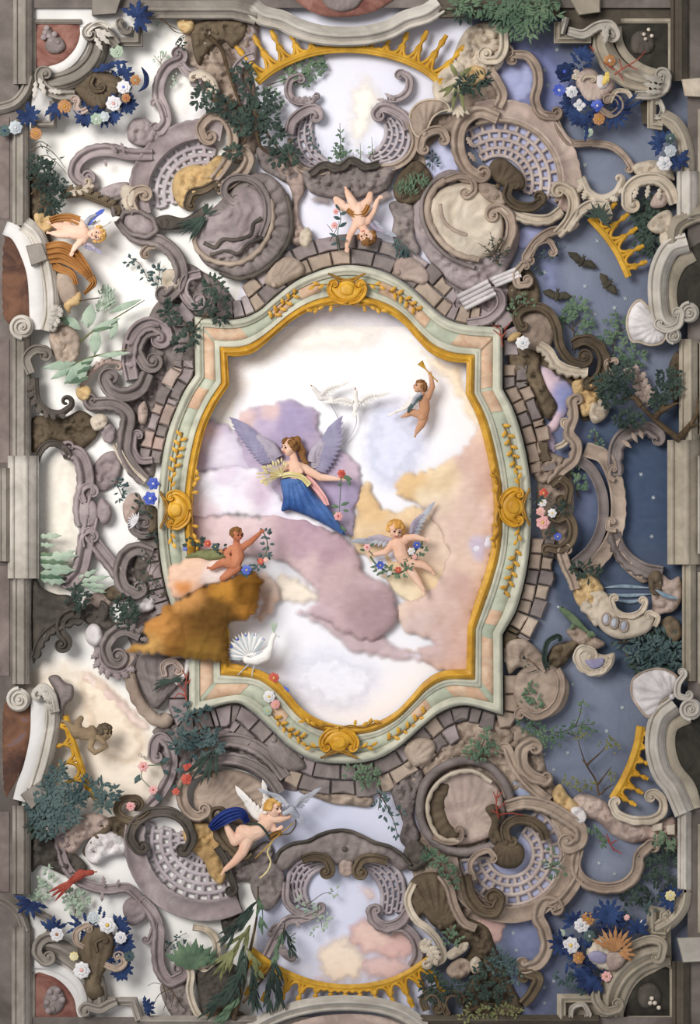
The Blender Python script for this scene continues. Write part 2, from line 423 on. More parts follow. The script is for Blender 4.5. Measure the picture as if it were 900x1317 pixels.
def headg(g, c, r, look, up):
    c = Vector(c); f, u, s = basis(look, up)
    def b(a, bb, cc, rr): 
        q = c+f*a*r+u*bb*r+s*cc*r; ball(g, q.x, q.y, q.z, rr*r, rr*r, 10, 7)
    b(-.08, .12, 0, .95); b(.25, -.35, 0, .68); b(.38, -.72, 0, .33)
    for k in (-1, 1): b(.45, -.32, .36*k, .38); b(-.05, -.12, .9*k, .22); b(.55, .32, .3*k, .36)
    q = [c+f*.85*r+u*.12*r, c+f*1.13*r-u*.2*r]; conesg(g, [tuple(q[0])+(.12*r,), tuple(q[1])+(.17*r,)], 8)
    for k in (-1, 1): b(.98, -.24, .11*k, .1)
    b(.86, -.48, 0, .16)
def face(parent, c, r, look, up, lip='lip'):
    c = Vector(c); f, u, s = basis(look, up)
    for k in (-1, 1):
        g = G(); q = c+f*.86*r+u*.06*r+s*.34*k*r; ball(g, q.x, q.y, q.z, .13*r, .13*r); g.build('eye', 'eye', parent)
        g = G(); a = c+f*.9*r+u*.3*r+s*.18*k*r; m = c+f*.87*r+u*.36*r+s*.36*k*r; e = c+f*.74*r+u*.28*r+s*.52*k*r
        conesg(g, [tuple(a)+(.05*r,), tuple(m)+(.06*r,), tuple(e)+(.04*r,)], 6); g.build('eyebrow', 'hair_brown', parent)
    g = G(); a = c+f*.9*r-u*.5*r-s*.2*r; m = c+f*1.0*r-u*.52*r; e = c+f*.9*r-u*.5*r+s*.2*r
    conesg(g, [tuple(a)+(.05*r,), tuple(m)+(.09*r,), tuple(e)+(.05*r,)], 6); g.build('mouth', lip, parent)
def hairg(g, c, r, look, up, curl_=0.3, n=46, seed=1, back=0):
    c = Vector(c); f, u, s = basis(look, up); rnd = random.Random(seed)
    for i in range(n):
        while True:
            d = Vector((rnd.gauss(0, 1), rnd.gauss(0, 1), rnd.gauss(0, 1))).normalized()
            a, bb = d.dot(f), d.dot(u)
            if bb > -0.35 and not (a > 0.35 and bb < 0.55) : break
        q = c+d*r*0.98+u*.1*r; k = curl_*r*rnd.uniform(.7, 1.25); ball(g, q.x, q.y, q.z, k, k*.9, 7, 5)
def handg(g, x, y, h, ang, r, curl_=0.4, spread=14, flip=1):
    """palm and five fingers; ang = pointing direction in the picture plane"""
    a = math.radians(ang); d = Vector((math.cos(a), math.sin(a), 0)); n = Vector((-math.sin(a), math.cos(a), 0)); p = Vector((x, y, h)); z = Vector((0, 0, 1))
    conesg(g, [tuple(p)+(r*.8,), tuple(p+d*r*1.1)+(r*.85,)], 8)
    for i, L in enumerate((1.25, 1.5, 1.4, 1.1)):
        o = (i-1.5)*0.5*r*flip; st = p+d*r*1.5+n*o; dd = (d+n*math.tan(math.radians(spread))*(i-1.5)*0.45*flip).normalized()
        m = st+dd*r*L*.55+z*curl_*r*.35; e = m+dd*r*L*.45-z*curl_*r*.5
        conesg(g, [tuple(st)+(r*.27,), tuple(m)+(r*.25,), tuple(e)+(r*.2,)], 7)
    st = p+d*r*.5-n*r*.65*flip; m = st+(d-n*flip*.9).normalized()*r*.75; e = m+d*r*.6
    conesg(g, [tuple(st)+(r*.34,), tuple(m)+(r*.3,), tuple(e)+(r*.22,)], 7)
def footg(g, x, y, h, ang, r):
    a = math.radians(ang); d = Vector((math.cos(a), math.sin(a), 0)); n = Vector((-math.sin(a), math.cos(a), 0)); p = Vector((x, y, h))
    conesg(g, [tuple(p-d*r*.5)+(r*.8,), tuple(p+d*r*1.3)+(r*.72,), tuple(p+d*r*2.1)+(r*.55,)], 8)
    for i in range(5):
        q = p+d*r*(2.5-abs(i-1)*.12)+n*(i-2)*.32*r; ball(g, q.x, q.y, q.z, r*(.3 if i else .36), r*.3, 7, 5)
def figure(name, label, x, y, h, chains, skin, head=None, hands=(), feet=(), hair='hair_brown', group=None, voxel=0.55, hairn=46, hcurl=.3, lip='lip', dz=0):
    chains = [' '.join(f'{a} {b} {c+dz} {d}' for a, b, c, d in P4(q)) for q in chains]; hands = [(q[0], q[1], q[2]+dz)+tuple(q[3:]) for q in hands]; feet = [(q[0], q[1], q[2]+dz)+tuple(q[3:]) for q in feet]
    if head: head = ((head[0][0], head[0][1], head[0][2]+dz),)+tuple(head[1:])
    h += dz
    t = T(name, label, 'person', x, y, h-12, group); g = G()
    for c in chains: conesg(g, P4(c))
    for q in hands: handg(g, *q)
    for q in feet: footg(g, *q)
    if head: headg(g, *head)
    V, F = remeshed(g, voxel); mk('body', V, F, skin, t)
    if head:
        face(t, *head, lip=lip)
        g = G(); hairg(g, *head, n=hairn, curl_=hcurl); V, F = remeshed(g, 0.7, 2); mk('hair', V, F, hair, t)
    return t
def wing(parent, root, tip, n, L, wd, material, h, bend=1, spread=70, cov='wing_cover'):
    """feathered wing: arm from root to tip and n long feathers fanning on one side; each feather a part"""
    r = Vector(root); e = Vector(tip); d = (e-r); a0 = math.degrees(math.atan2(d.y, d.x))
    mid = r+d*0.5+Vector((d.y, -d.x))*0.14*bend
    path = cr([tuple(r), tuple(mid), tuple(e)], 2)
    for i in range(n):
        f = i/(n-1); q = path[min(len(path)-1, int((0.12+0.88*f)*(len(path)-1)))]
        a = a0+bend*(spread*(1-f)+8)
        leafg(G(), q[0], q[1], h+i*0.25, a, L*(0.55+0.45*f), wd, 0.06).build('feather', material, parent)
    for k in range(2):
        for i in range(n-2):
            f = i/(n-2); q = path[min(len(path)-1, int((0.05+0.85*f)*(len(path)-1)))]
            a = a0+bend*(spread*(1-f)*.9+14)
            leafg(G(), q[0], q[1], h+1.6+k*.9+i*.1, a, L*(.36-.12*k)*(0.7+.3*f), wd*.95, 0.1).build('feather', cov, parent)
    g = G(); sweepg(path, lambda s: wd*(1.1-.5*s), h+2, lambda s: wd*.6*(1-.4*s), 'tube', g=g); g.build('wing_arm', cov, parent)
def drape(name, path, w, h0, hs, material, parent=None, folds=4, seed=0, **kw):
    """cloth swept along a path with folds running along it; w function or number"""
    pr = [(-1, -.4)]; rnd = random.Random(seed); m = folds*6
    for i in range(m+1):
        u = -1+2*i/m; pr.append((u, (0.55+0.45*math.cos(math.pi*folds*u+rnd.uniform(-.25, .25)))*(1-.55*abs(u)**2)+.1))
    pr.append((1, -.4))
    return sweep(name, cr(path, 2.5), w, h0, hs, material, parent, prof=pr, **kw)
# ---------------------------------------------------------------- materials
mat('stone_grey', (118, 107, 104), (150, 138, 134), (170, 158, 150), sc=.9, bump=.5)
mat('stone_mauve', (142, 127, 127), (176, 163, 162), (196, 184, 180), sc=1.0, bump=.4)
mat('stone_warm', (150, 131, 117), (188, 169, 152), (206, 190, 172), sc=1.1, bump=.4)
mat('stone_cream', (186, 170, 150), (216, 203, 185), (232, 222, 206), sc=1.1, bump=.3)
mat('lattice_pale', (172, 160, 164), (198, 188, 190), sc=1.4, bump=.25)
mat('lattice_warm', (176, 158, 152), (204, 190, 182), sc=1.4, bump=.25)
mat('stone_pale', (206, 198, 196), (232, 226, 224), sc=1.4, bump=.25)
mat('stone_dark', (74, 68, 62), (108, 99, 91), (128, 118, 108), sc=1.0, bump=.5)
mat('stone_umber', (84, 72, 58), (122, 106, 86), (140, 122, 100), sc=1.0, bump=.5)
mat('stone_ochre', (186, 152, 104), (216, 186, 138), sc=1.5, bump=.4)
mat('stone_pink', (170, 148, 138), (196, 176, 164), (208, 192, 180), sc=1.3, bump=.4)
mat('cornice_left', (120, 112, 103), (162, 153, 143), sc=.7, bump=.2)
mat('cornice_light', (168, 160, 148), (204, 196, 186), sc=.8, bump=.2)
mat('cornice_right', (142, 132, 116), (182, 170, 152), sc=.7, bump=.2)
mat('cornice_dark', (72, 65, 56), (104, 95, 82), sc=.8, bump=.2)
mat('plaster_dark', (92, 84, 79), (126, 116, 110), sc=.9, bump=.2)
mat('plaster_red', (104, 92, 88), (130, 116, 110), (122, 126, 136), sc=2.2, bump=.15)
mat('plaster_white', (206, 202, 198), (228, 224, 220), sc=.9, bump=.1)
mat('marble_red', (112, 70, 62), (154, 112, 100), (188, 166, 154), sc=3.4, bump=.1)
mat('panel_rust', (70, 50, 44), (122, 86, 66), (96, 104, 130), sc=3.2, bump=.1)
mat('panel_dark', (38, 36, 32), (70, 66, 58), sc=2.0, bump=.1)
mat('gold', (184, 130, 26), (218, 168, 54), (238, 200, 104), sc=4.0, bump=.15, rough=.45, spec=.4)
mat('gold_dark', (120, 84, 24), (168, 122, 40), sc=4.0, bump=.2, rough=.5, spec=.4)
mat('gilt', (180, 132, 28), (214, 166, 56), sc=4.0, bump=.2, rough=.5, spec=.4)
mat('gilt_brown', (104, 72, 26), (150, 106, 46), sc=4.0, bump=.2, rough=.5, spec=.3)
mat('frame_green', (166, 172, 152), (194, 196, 176), (210, 200, 180), sc=2.6, bump=.15)
mat('frame_peach', (198, 160, 132), (214, 188, 162), (200, 202, 182), sc=6.0, bump=.15)
mat('frame_stone', (178, 178, 160), (204, 200, 182), sc=2.0, bump=.2)
mat('sky_day', (250, 247, 244), (253, 249, 240), (250, 236, 220), sc=.35, bump=0)
mat('sky_top', (226, 226, 242), (242, 240, 248), (250, 244, 236), sc=.35, bump=0)
mat('sky_night', (114, 121, 140), (136, 142, 160), (152, 156, 172), sc=.8, bump=.1, fine=20)
mat('sky_lilac', (172, 176, 210), (196, 198, 226), sc=.6, bump=.05, fine=20)
mat('sky_deep', (70, 82, 106), (92, 104, 128), sc=.8, bump=.1, fine=20)
mat('sky_bottom', (216, 219, 240), (232, 231, 245), (244, 236, 238), sc=.4, bump=0)
mat('sky_centre', (246, 245, 251), (252, 250, 252), (255, 250, 240), sc=.3, bump=0)
mat('bark', (62, 50, 38), (100, 82, 60), sc=5)
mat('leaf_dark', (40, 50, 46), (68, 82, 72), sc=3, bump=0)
mat('leaf_green', (70, 92, 74), (112, 132, 104), sc=3, bump=0)
mat('leaf_pale', (142, 160, 140), (178, 190, 170), sc=3, bump=0)
mat('leaf_olive', (92, 96, 62), (138, 138, 96), sc=3, bump=0)
mat('leaf_blue', (26, 36, 68), (52, 72, 114), sc=4, bump=0)
mat('leaf_slate', (54, 71, 72), (90, 107, 104), sc=4, bump=0)
mat('petal_white', (206, 202, 204), (230, 226, 224), sc=4, bump=0)
mat('petal_pink', (214, 150, 148), (236, 190, 184), sc=4, bump=0)
mat('petal_red', (176, 70, 62), (208, 110, 92), sc=4, bump=0)
mat('petal_blue', (64, 82, 170), (112, 128, 206), sc=4, bump=0)
mat('petal_orange', (158, 108, 68), (190, 144, 100), sc=4, bump=0)
mat('petal_grey', (164, 170, 176), (200, 206, 206), sc=4, bump=0)
mat('yellow', (214, 178, 84), (232, 204, 120), sc=5, bump=0)
mat('skin', (222, 176, 150), (238, 204, 182), sc=2.5, bump=.05)
mat('skin_red', (168, 98, 70), (200, 134, 100), sc=2.5, bump=.05)
mat('skin_tan', (186, 136, 104), (212, 168, 136), sc=2.5, bump=.05)
mat('skin_stone', (118, 100, 78), (156, 134, 106), sc=2.5, bump=.1)
mat('eye', (40, 30, 26), bump=0)
mat('lip', (190, 96, 88), bump=0)
mat('hair_brown', (104, 70, 40), (142, 100, 58), sc=6, bump=.3)
mat('hair_gold', (184, 132, 64), (218, 174, 102), sc=6, bump=.3)
mat('wing_mauve', (128, 122, 150), (162, 156, 180), sc=3, bump=.1)
mat('wing_grey', (152, 154, 164), (190, 190, 196), sc=3, bump=.1)
mat('wing_white', (222, 216, 210), (242, 236, 230), sc=3, bump=.1)
mat('wing_cover', (150, 140, 158), (188, 178, 188), sc=3, bump=.1)
mat('cloth_blue', (52, 84, 142), (92, 126, 182), (140, 166, 206), sc=1.6, bump=.15)
mat('cloth_navy', (30, 44, 104), (62, 84, 156), sc=2, bump=.15)
mat('cloth_orange', (146, 96, 48), (184, 134, 80), (204, 160, 108), sc=2.4, bump=.2)
mat('wheat', (206, 190, 130), (228, 216, 170), sc=5, bump=.1)
mat('coral', (138, 58, 48), (172, 92, 76), sc=4, bump=.2)
mat('bat', (58, 54, 46), (86, 80, 66), sc=4, bump=.2)
mat('water', (120, 140, 156), (170, 186, 196), sc=3, bump=.2)
mat('fish', (84, 104, 80), (126, 138, 104), sc=5, bump=.2)
# ---------------------------------------------------------------- ceiling and its painted skies
def flat(name, out, h, m, parent=None, **kw):
    p = P(out); V = [(x, y, h) for x, y in p]; return mk(name, V, [tuple(range(len(p)))], m, parent, smooth=False, **kw)
ceil = flat('ceiling', '-60 -60 960 -60 960 1380 -60 1380', -20, 'plaster_white', label='flat ceiling slab carrying the whole decoration', kind='structure')
def sky(out, m): flat('painted_sky', out, 0, m, ceil)
sky('-40 -40 330 -40 330 240 300 420 300 900 316 980 330 1060 330 1360 -40 1360', 'sky_day')
sky('330 -40 612 -40 600 120 560 300 600 420 300 420 330 240', 'sky_top')
sky('612 -40 940 -40 940 500 620 500 600 420 560 300 600 120', 'sky_night')
sky('644 500 940 500 940 900 644 900', 'sky_night')
cloud('painted_sky', None, '700 520 760 500 820 520 900 510 920 620 910 720 900 800 880 880 800 880 760 860 720 800 690 740 690 640 684 560', .5, .4, (84, 96, 118), [(830, 640, 60, (72, 86, 110)), (760, 640, 30, (112, 120, 148)), (800, 740, 40, (84, 95, 115)), (720, 560, 24, (118, 125, 154)), (800, 840, 40, (82, 94, 112))], soft=30, parent=ceil, seed=81, lump=0, step=6)
for o_, c_ in (('20 860 120 850 220 960 230 1040 120 1060 40 1000', (250, 236, 218)), ('60 580 110 580 120 640 100 760 50 780 44 640', (246, 238, 224)), ('90 180 200 150 260 60 300 130 220 210 120 230', (246, 241, 240)), ('600 50 720 50 760 130 700 170 620 140', (132, 138, 180)), ('670 300 720 300 740 420 700 430', (140, 146, 178)), ('640 1180 720 1150 720 1320 640 1320', (132, 138, 170))): cloud('painted_sky', None, o_, .45, .3, c_, [], soft=38, parent=ceil, seed=len(o_), lump=0, step=5)
sky('620 900 940 900 940 1360 560 1360 560 1060 590 980', 'sky_night')
sky('316 980 590 980 560 1060 560 1360 330 1360 330 1060', 'sky_bottom')
sky('300 420 600 420 620 500 644 500 644 900 620 900 590 980 316 980 300 900', 'sky_centre')
def lilac(name, label, out, base, spots=(), soft=8, seed=1, h=1, lump=1, thick=1.0):
    return cloud(name, label, out, h, 1.0, base, spots, soft=soft, seed=seed, lump=lump, R=6, step=5, thick=thick)
# ---------------------------------------------------------------- walls and cornices round the edge
def wallpart(o, n, path, w, h, hs, m, prof='cornice', smoothline=False, closed=False):
    return sweep(n, cr(path, 5) if smoothline else dens(path, 12, False), w, h, hs, m, o, prof=prof)
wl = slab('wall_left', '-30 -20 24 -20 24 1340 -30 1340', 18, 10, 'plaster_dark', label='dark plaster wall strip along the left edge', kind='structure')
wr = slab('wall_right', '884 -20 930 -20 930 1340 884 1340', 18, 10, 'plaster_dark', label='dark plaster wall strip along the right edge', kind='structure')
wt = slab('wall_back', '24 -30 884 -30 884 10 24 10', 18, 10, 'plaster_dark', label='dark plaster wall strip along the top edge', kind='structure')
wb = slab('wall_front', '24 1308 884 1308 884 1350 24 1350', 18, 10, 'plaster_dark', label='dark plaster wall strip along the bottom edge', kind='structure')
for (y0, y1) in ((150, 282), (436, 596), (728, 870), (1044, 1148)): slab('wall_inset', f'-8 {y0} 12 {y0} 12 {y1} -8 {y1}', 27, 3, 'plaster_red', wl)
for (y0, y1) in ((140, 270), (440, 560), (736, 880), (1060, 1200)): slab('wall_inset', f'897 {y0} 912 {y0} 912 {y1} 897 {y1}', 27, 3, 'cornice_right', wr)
# left wall mouldings, from the top down
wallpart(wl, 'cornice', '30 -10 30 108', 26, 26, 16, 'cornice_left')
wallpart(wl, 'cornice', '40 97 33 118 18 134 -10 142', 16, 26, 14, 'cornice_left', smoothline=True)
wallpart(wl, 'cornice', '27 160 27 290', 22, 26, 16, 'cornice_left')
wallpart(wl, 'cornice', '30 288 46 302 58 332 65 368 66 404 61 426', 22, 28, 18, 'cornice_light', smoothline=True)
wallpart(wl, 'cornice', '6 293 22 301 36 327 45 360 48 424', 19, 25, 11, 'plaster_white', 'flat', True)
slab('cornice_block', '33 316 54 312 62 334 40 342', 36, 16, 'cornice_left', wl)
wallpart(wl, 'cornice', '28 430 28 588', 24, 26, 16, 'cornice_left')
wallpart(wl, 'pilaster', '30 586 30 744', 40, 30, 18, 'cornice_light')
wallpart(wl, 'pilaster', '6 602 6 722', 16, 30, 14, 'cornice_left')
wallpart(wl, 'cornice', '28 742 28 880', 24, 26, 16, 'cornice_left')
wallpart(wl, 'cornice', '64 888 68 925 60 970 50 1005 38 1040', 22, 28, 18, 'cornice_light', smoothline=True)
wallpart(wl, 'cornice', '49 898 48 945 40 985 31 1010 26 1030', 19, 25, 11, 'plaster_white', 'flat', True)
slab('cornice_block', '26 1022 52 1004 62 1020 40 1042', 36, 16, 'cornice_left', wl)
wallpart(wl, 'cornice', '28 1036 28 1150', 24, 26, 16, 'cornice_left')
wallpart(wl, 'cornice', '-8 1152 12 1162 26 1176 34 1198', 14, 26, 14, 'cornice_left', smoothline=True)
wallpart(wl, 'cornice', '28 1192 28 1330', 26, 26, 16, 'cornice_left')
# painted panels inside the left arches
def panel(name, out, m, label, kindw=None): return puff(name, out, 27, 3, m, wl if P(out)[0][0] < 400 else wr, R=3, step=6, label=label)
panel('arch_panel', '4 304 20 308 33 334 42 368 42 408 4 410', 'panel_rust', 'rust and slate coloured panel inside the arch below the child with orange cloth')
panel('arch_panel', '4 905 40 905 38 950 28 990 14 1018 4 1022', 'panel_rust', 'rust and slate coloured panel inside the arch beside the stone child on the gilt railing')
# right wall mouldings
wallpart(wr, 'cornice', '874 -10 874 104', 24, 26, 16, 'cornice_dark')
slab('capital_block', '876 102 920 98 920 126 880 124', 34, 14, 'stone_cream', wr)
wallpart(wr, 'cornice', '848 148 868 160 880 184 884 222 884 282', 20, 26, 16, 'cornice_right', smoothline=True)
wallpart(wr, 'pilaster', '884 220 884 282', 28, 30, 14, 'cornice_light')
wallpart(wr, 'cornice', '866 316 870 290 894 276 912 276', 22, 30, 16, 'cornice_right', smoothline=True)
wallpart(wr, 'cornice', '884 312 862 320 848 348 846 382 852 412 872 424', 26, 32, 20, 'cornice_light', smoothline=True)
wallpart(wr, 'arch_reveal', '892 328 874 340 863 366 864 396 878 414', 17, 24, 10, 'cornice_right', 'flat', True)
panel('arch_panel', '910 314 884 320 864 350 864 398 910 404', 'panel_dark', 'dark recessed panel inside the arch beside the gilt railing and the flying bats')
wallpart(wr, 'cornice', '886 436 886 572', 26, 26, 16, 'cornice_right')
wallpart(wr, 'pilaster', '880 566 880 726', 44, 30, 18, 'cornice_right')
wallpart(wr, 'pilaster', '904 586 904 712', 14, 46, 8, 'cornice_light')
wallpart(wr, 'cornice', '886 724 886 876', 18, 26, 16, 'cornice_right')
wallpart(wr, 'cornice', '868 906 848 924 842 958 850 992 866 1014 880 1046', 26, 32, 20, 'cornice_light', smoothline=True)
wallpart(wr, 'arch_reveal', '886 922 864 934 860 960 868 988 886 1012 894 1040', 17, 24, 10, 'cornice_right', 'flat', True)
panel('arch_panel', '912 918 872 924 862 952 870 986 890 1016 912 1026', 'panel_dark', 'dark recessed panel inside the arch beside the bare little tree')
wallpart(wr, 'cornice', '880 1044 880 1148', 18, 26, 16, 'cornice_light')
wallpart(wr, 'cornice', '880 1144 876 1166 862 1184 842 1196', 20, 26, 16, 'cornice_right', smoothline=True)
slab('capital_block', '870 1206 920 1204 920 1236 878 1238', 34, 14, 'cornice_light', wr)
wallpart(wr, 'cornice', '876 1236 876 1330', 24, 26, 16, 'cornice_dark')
# top cornice and the bowed parapet in its middle
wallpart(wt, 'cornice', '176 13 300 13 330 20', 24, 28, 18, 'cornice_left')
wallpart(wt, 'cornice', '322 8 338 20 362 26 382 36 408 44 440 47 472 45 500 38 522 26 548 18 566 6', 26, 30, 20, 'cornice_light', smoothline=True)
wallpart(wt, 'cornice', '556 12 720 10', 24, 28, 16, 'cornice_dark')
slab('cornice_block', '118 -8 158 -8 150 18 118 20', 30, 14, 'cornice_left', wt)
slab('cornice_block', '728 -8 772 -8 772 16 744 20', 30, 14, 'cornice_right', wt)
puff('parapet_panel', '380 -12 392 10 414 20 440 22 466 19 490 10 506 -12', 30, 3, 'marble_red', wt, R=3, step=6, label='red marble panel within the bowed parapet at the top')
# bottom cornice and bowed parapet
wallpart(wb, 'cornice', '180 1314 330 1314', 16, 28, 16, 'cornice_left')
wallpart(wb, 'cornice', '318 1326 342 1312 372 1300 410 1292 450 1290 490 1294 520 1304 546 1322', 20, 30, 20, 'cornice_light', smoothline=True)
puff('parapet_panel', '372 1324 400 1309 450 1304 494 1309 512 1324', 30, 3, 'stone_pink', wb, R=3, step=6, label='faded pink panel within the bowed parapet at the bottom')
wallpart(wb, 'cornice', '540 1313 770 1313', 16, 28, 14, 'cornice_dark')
# ---------------------------------------------------------------- the great quatrefoil frame in the middle
def curveseg(*segs):
    """segments of smooth curves joined at sharp corners"""
    out = []
    for s in segs:
        c = cr(s, 4); out += c if not out else (c[1:] if math.dist(c[0], out[-1]) < 1 else c)
    return out
gold_path = curveseg('288 452 300 453 320 450 335 441 352 427 375 408 400 394 425 387 450 385 475 389 500 398 520 412 540 434 556 449 578 459 605 462',
  '605 462 604 506', '604 506 620 540 633 590 640 640 638 700 628 742 615 780 606 808', '606 808 605 867',
  '605 867 570 869 548 881 528 902 508 921 480 935 445 939 412 932 386 916 366 893 350 878 330 867 290 860',
  '290 860 289 814', '289 814 268 776 252 735 244 690 243 645 248 600 258 555 272 522 290 494', '290 494 288 452')[:-1]
green_out = curveseg('250 407 300 411 330 402 352 384 382 361 418 346 450 341 486 347 520 364 548 389 572 409 600 418 646 421',
  '646 421 646 500', '646 500 662 532 676 582 683 640 680 712 666 778 646 816', '646 816 647 920',
  '647 920 600 907 568 915 542 935 512 961 482 977 446 982 406 978 374 961 348 936 322 913 298 904 243 920',
  '243 920 243 832', '243 832 224 790 210 740 203 680 205 620 215 560 234 510 251 482', '251 482 250 407')[:-1]
frame = T('quatrefoil_frame', 'great curved frame with gold inner moulding and pale green band round the central sky', 'picture frame', 445, 660, 30)
def band(name, a, b, m, parent, prof, h0, hs, n=420):
    """moulding between an inner and an outer closed line"""
    def rs(p):
        p = np.array(p+[p[0]]); s = np.concatenate([[0], np.cumsum(np.hypot(*(p[1:]-p[:-1]).T))]); return p, s
    pa, sa = rs(a); pb, sb = rs(b)
    # pair the corners: both lines have 8 curve pieces between the same corners
    return pa, sa, pb, sb
def pair(a, b, ca, cb):
    """match two closed lines piece by piece between corner indices"""
    A = []; B = []
    for k in range(len(ca)):
        def piece(p, c):
            i, j = c[k], c[(k+1) % len(c)]; return p[i:j+1] if j > i else p[i:]+p[:j+1]
        x, y = np.array(piece(a, ca)), np.array(piece(b, cb))
        n = max(4, int(np.hypot(*(y[1:]-y[:-1]).T).sum()/5))
        def rsm(p):
            s = np.concatenate([[0], np.cumsum(np.hypot(*(p[1:]-p[:-1]).T))]); t = np.linspace(0, s[-1], n+1)[:-1]
            return np.stack([np.interp(t, s, p[:, 0]), np.interp(t, s, p[:, 1])], 1)
        A.append(rsm(x)); B.append(rsm(y))
    return np.vstack(A), np.vstack(B)
def near(p, q): return min(range(len(p)), key=lambda i: math.dist(p[i], q))
gc = [near(gold_path, q) for q in ((288, 452), (605, 462), (604, 506), (606, 808), (605, 867), (290, 860), (289, 814), (290, 494))]
oc = [near(green_out, q) for q in ((250, 407), (646, 421), (646, 500), (646, 816), (647, 920), (243, 920), (243, 832), (251, 482))]
FA, FB = pair(gold_path, green_out, gc, oc)      # FA gold line, FB outer line, matched point by point
def between(f): return FA+(FB-FA)*f
def strip(name, rows, m, parent, i0=None, i1=None, **kw):
    """closed or open moulding through rows (f, height): f = 0 at the gold line, 1 at the outer line"""
    n = len(FA); idx = list(range(n)) if i0 is None else list(range(i0, i1+1)); V = []; F = []; r = len(rows)
    for i in idx:
        a, b = FA[i % n], FB[i % n]
        for (f, h) in rows:
            q = a+(b-a)*f; V.append((q[0], q[1], h))
    k = len(idx)
    for i in range(k if i0 is None else k-1):
        x, y = i*r, ((i+1) % k)*r
        for j in range(r-1): F.append((x+j, x+j+1, y+j+1, y+j))
    return mk(name, V, F, m, parent, **kw)
strip('gold_moulding', [(-.13, 8), (-.13, 40), (-.09, 45), (-.05, 43), (-.02, 49), (.03, 50), (.07, 45), (.1, 43), (.13, 39), (.13, 30)], 'gold', frame)
strip('inner_moulding', [(.13, 28), (.13, 38), (.16, 42), (.22, 41), (.24, 38), (.28, 39), (.33, 36), (.33, 26)], 'frame_stone', frame)
strip('outer_moulding', [(.70, 26), (.70, 37), (.74, 40), (.78, 39), (.81, 43), (.88, 45), (.94, 42), (1, 36), (1, 4)], 'frame_stone', frame)
strip('green_band', [(.3, 30), (.3, 35), (.5, 36), (.73, 35), (.73, 30)], 'frame_green', frame)
# peach veined inlays at the corners and half way along the curves
n_f = len(FA)
def fidx(q): return min(range(n_f), key=lambda i: math.dist(FB[i], q))
for (q, w) in (((275, 409), 5), ((625, 420), 5), ((646, 460), 7), ((646, 868), 8), ((620, 912), 5), ((270, 912), 5), ((243, 875), 8), ((250, 445), 7), ((356, 381), 3), ((545, 386), 4), ((345, 934), 3), ((548, 930), 3), ((654, 512), 3), ((658, 800), 2), ((236, 506), 3), ((395, 354), 3), ((505, 356), 3)):
    i = fidx(q); strip('peach_inlay', [(.34, 34), (.34, 36.2), (.5, 36.9), (.69, 36.2), (.69, 34)], 'frame_peach', frame, i-w, i+w)
mat('ink', (92, 92, 100), bump=0)
# ---------------------------------------------------------------- clouds in the central sky
cloud('cream_cloud', 'thin cream cloud below the gold frame behind the child blowing a trumpet', '520 430 552 452 585 466 606 500 634 556 626 580 600 545 575 500 548 470', 2, 2, (252, 238, 216), soft=14, seed=3)
cloud('mauve_cloud', 'mauve cloud rising behind the winged goddess', '302 538 316 525 341 521 369 512 393 521 411 530 410 552 436 576 456 588 465 612 462 640 456 660 454 694 400 668 345 640 318 604 306 570', 4, 7, (186, 170, 192),
  [(345, 524, 12, (222, 192, 188)), (310, 542, 12, (228, 198, 192)), (412, 545, 9, (218, 190, 196)), (458, 600, 14, (212, 188, 202)), (375, 545, 20, (168, 154, 186)), (440, 640, 18, (176, 160, 190)), (335, 560, 14, (196, 180, 204))], soft=5, seed=4)
cloud('lilac_cloud', 'pale lilac cloud with pink tops beside the left wing of the goddess', '254 548 272 538 290 545 306 554 322 590 330 612 300 612 272 606 248 612 250 580', 3, 6, (206, 192, 212),
  [(270, 552, 10, (226, 200, 204)), (290, 585, 16, (228, 220, 232)), (262, 590, 10, (190, 174, 200))], soft=6, seed=5)
cloud('white_cloud', 'white cloud bank bright under the blue skirt of the goddess', '246 612 275 602 320 598 350 612 364 640 385 655 415 668 442 690 400 680 350 672 300 664 244 668', 9, 6, (238, 232, 242),
  [(280, 636, 14, (248, 246, 252)), (335, 632, 16, (218, 196, 212)), (290, 612, 12, (222, 208, 224)), (395, 672, 14, (250, 246, 250)), (262, 655, 12, (230, 208, 214)), (320, 655, 12, (246, 238, 242))], soft=7, seed=6)
cloud('rose_cloud', 'long rose and mauve cloud sweeping below the goddess towards the bottom', '246 662 290 660 330 662 360 657 410 671 438 686 458 705 471 735 498 748 512 772 510 804 486 826 440 818 415 798 376 787 408 772 372 732 336 718 258 718 244 690', 7, 10, (200, 172, 176),
  [(300, 690, 30, (230, 206, 206)), (390, 684, 20, (190, 158, 170)), (430, 712, 16, (184, 152, 162)), (488, 790, 26, (166, 140, 144)), (440, 745, 20, (200, 172, 172)), (460, 775, 14, (176, 150, 152)), (390, 735, 16, (214, 186, 186)), (410, 790, 14, (202, 178, 184)), (340, 700, 14, (222, 196, 200))], soft=8, seed=7)
cloud('mauve_wisp', 'thin ragged mauve cloud streaks under the rose cloud', '376 786 430 792 480 806 520 832 560 842 590 850 540 852 492 848 450 838 418 812', 4, 3, (204, 182, 186), [(470, 825, 14, (196, 172, 176)), (540, 846, 14, (218, 204, 214))], soft=9, seed=8)
cloud('cream_wisp', 'small cream cloud patch beside the ochre garland cloud', '360 735 385 742 412 768 395 778 365 776 352 758', 3, 2, (248, 234, 216), soft=9, seed=9)
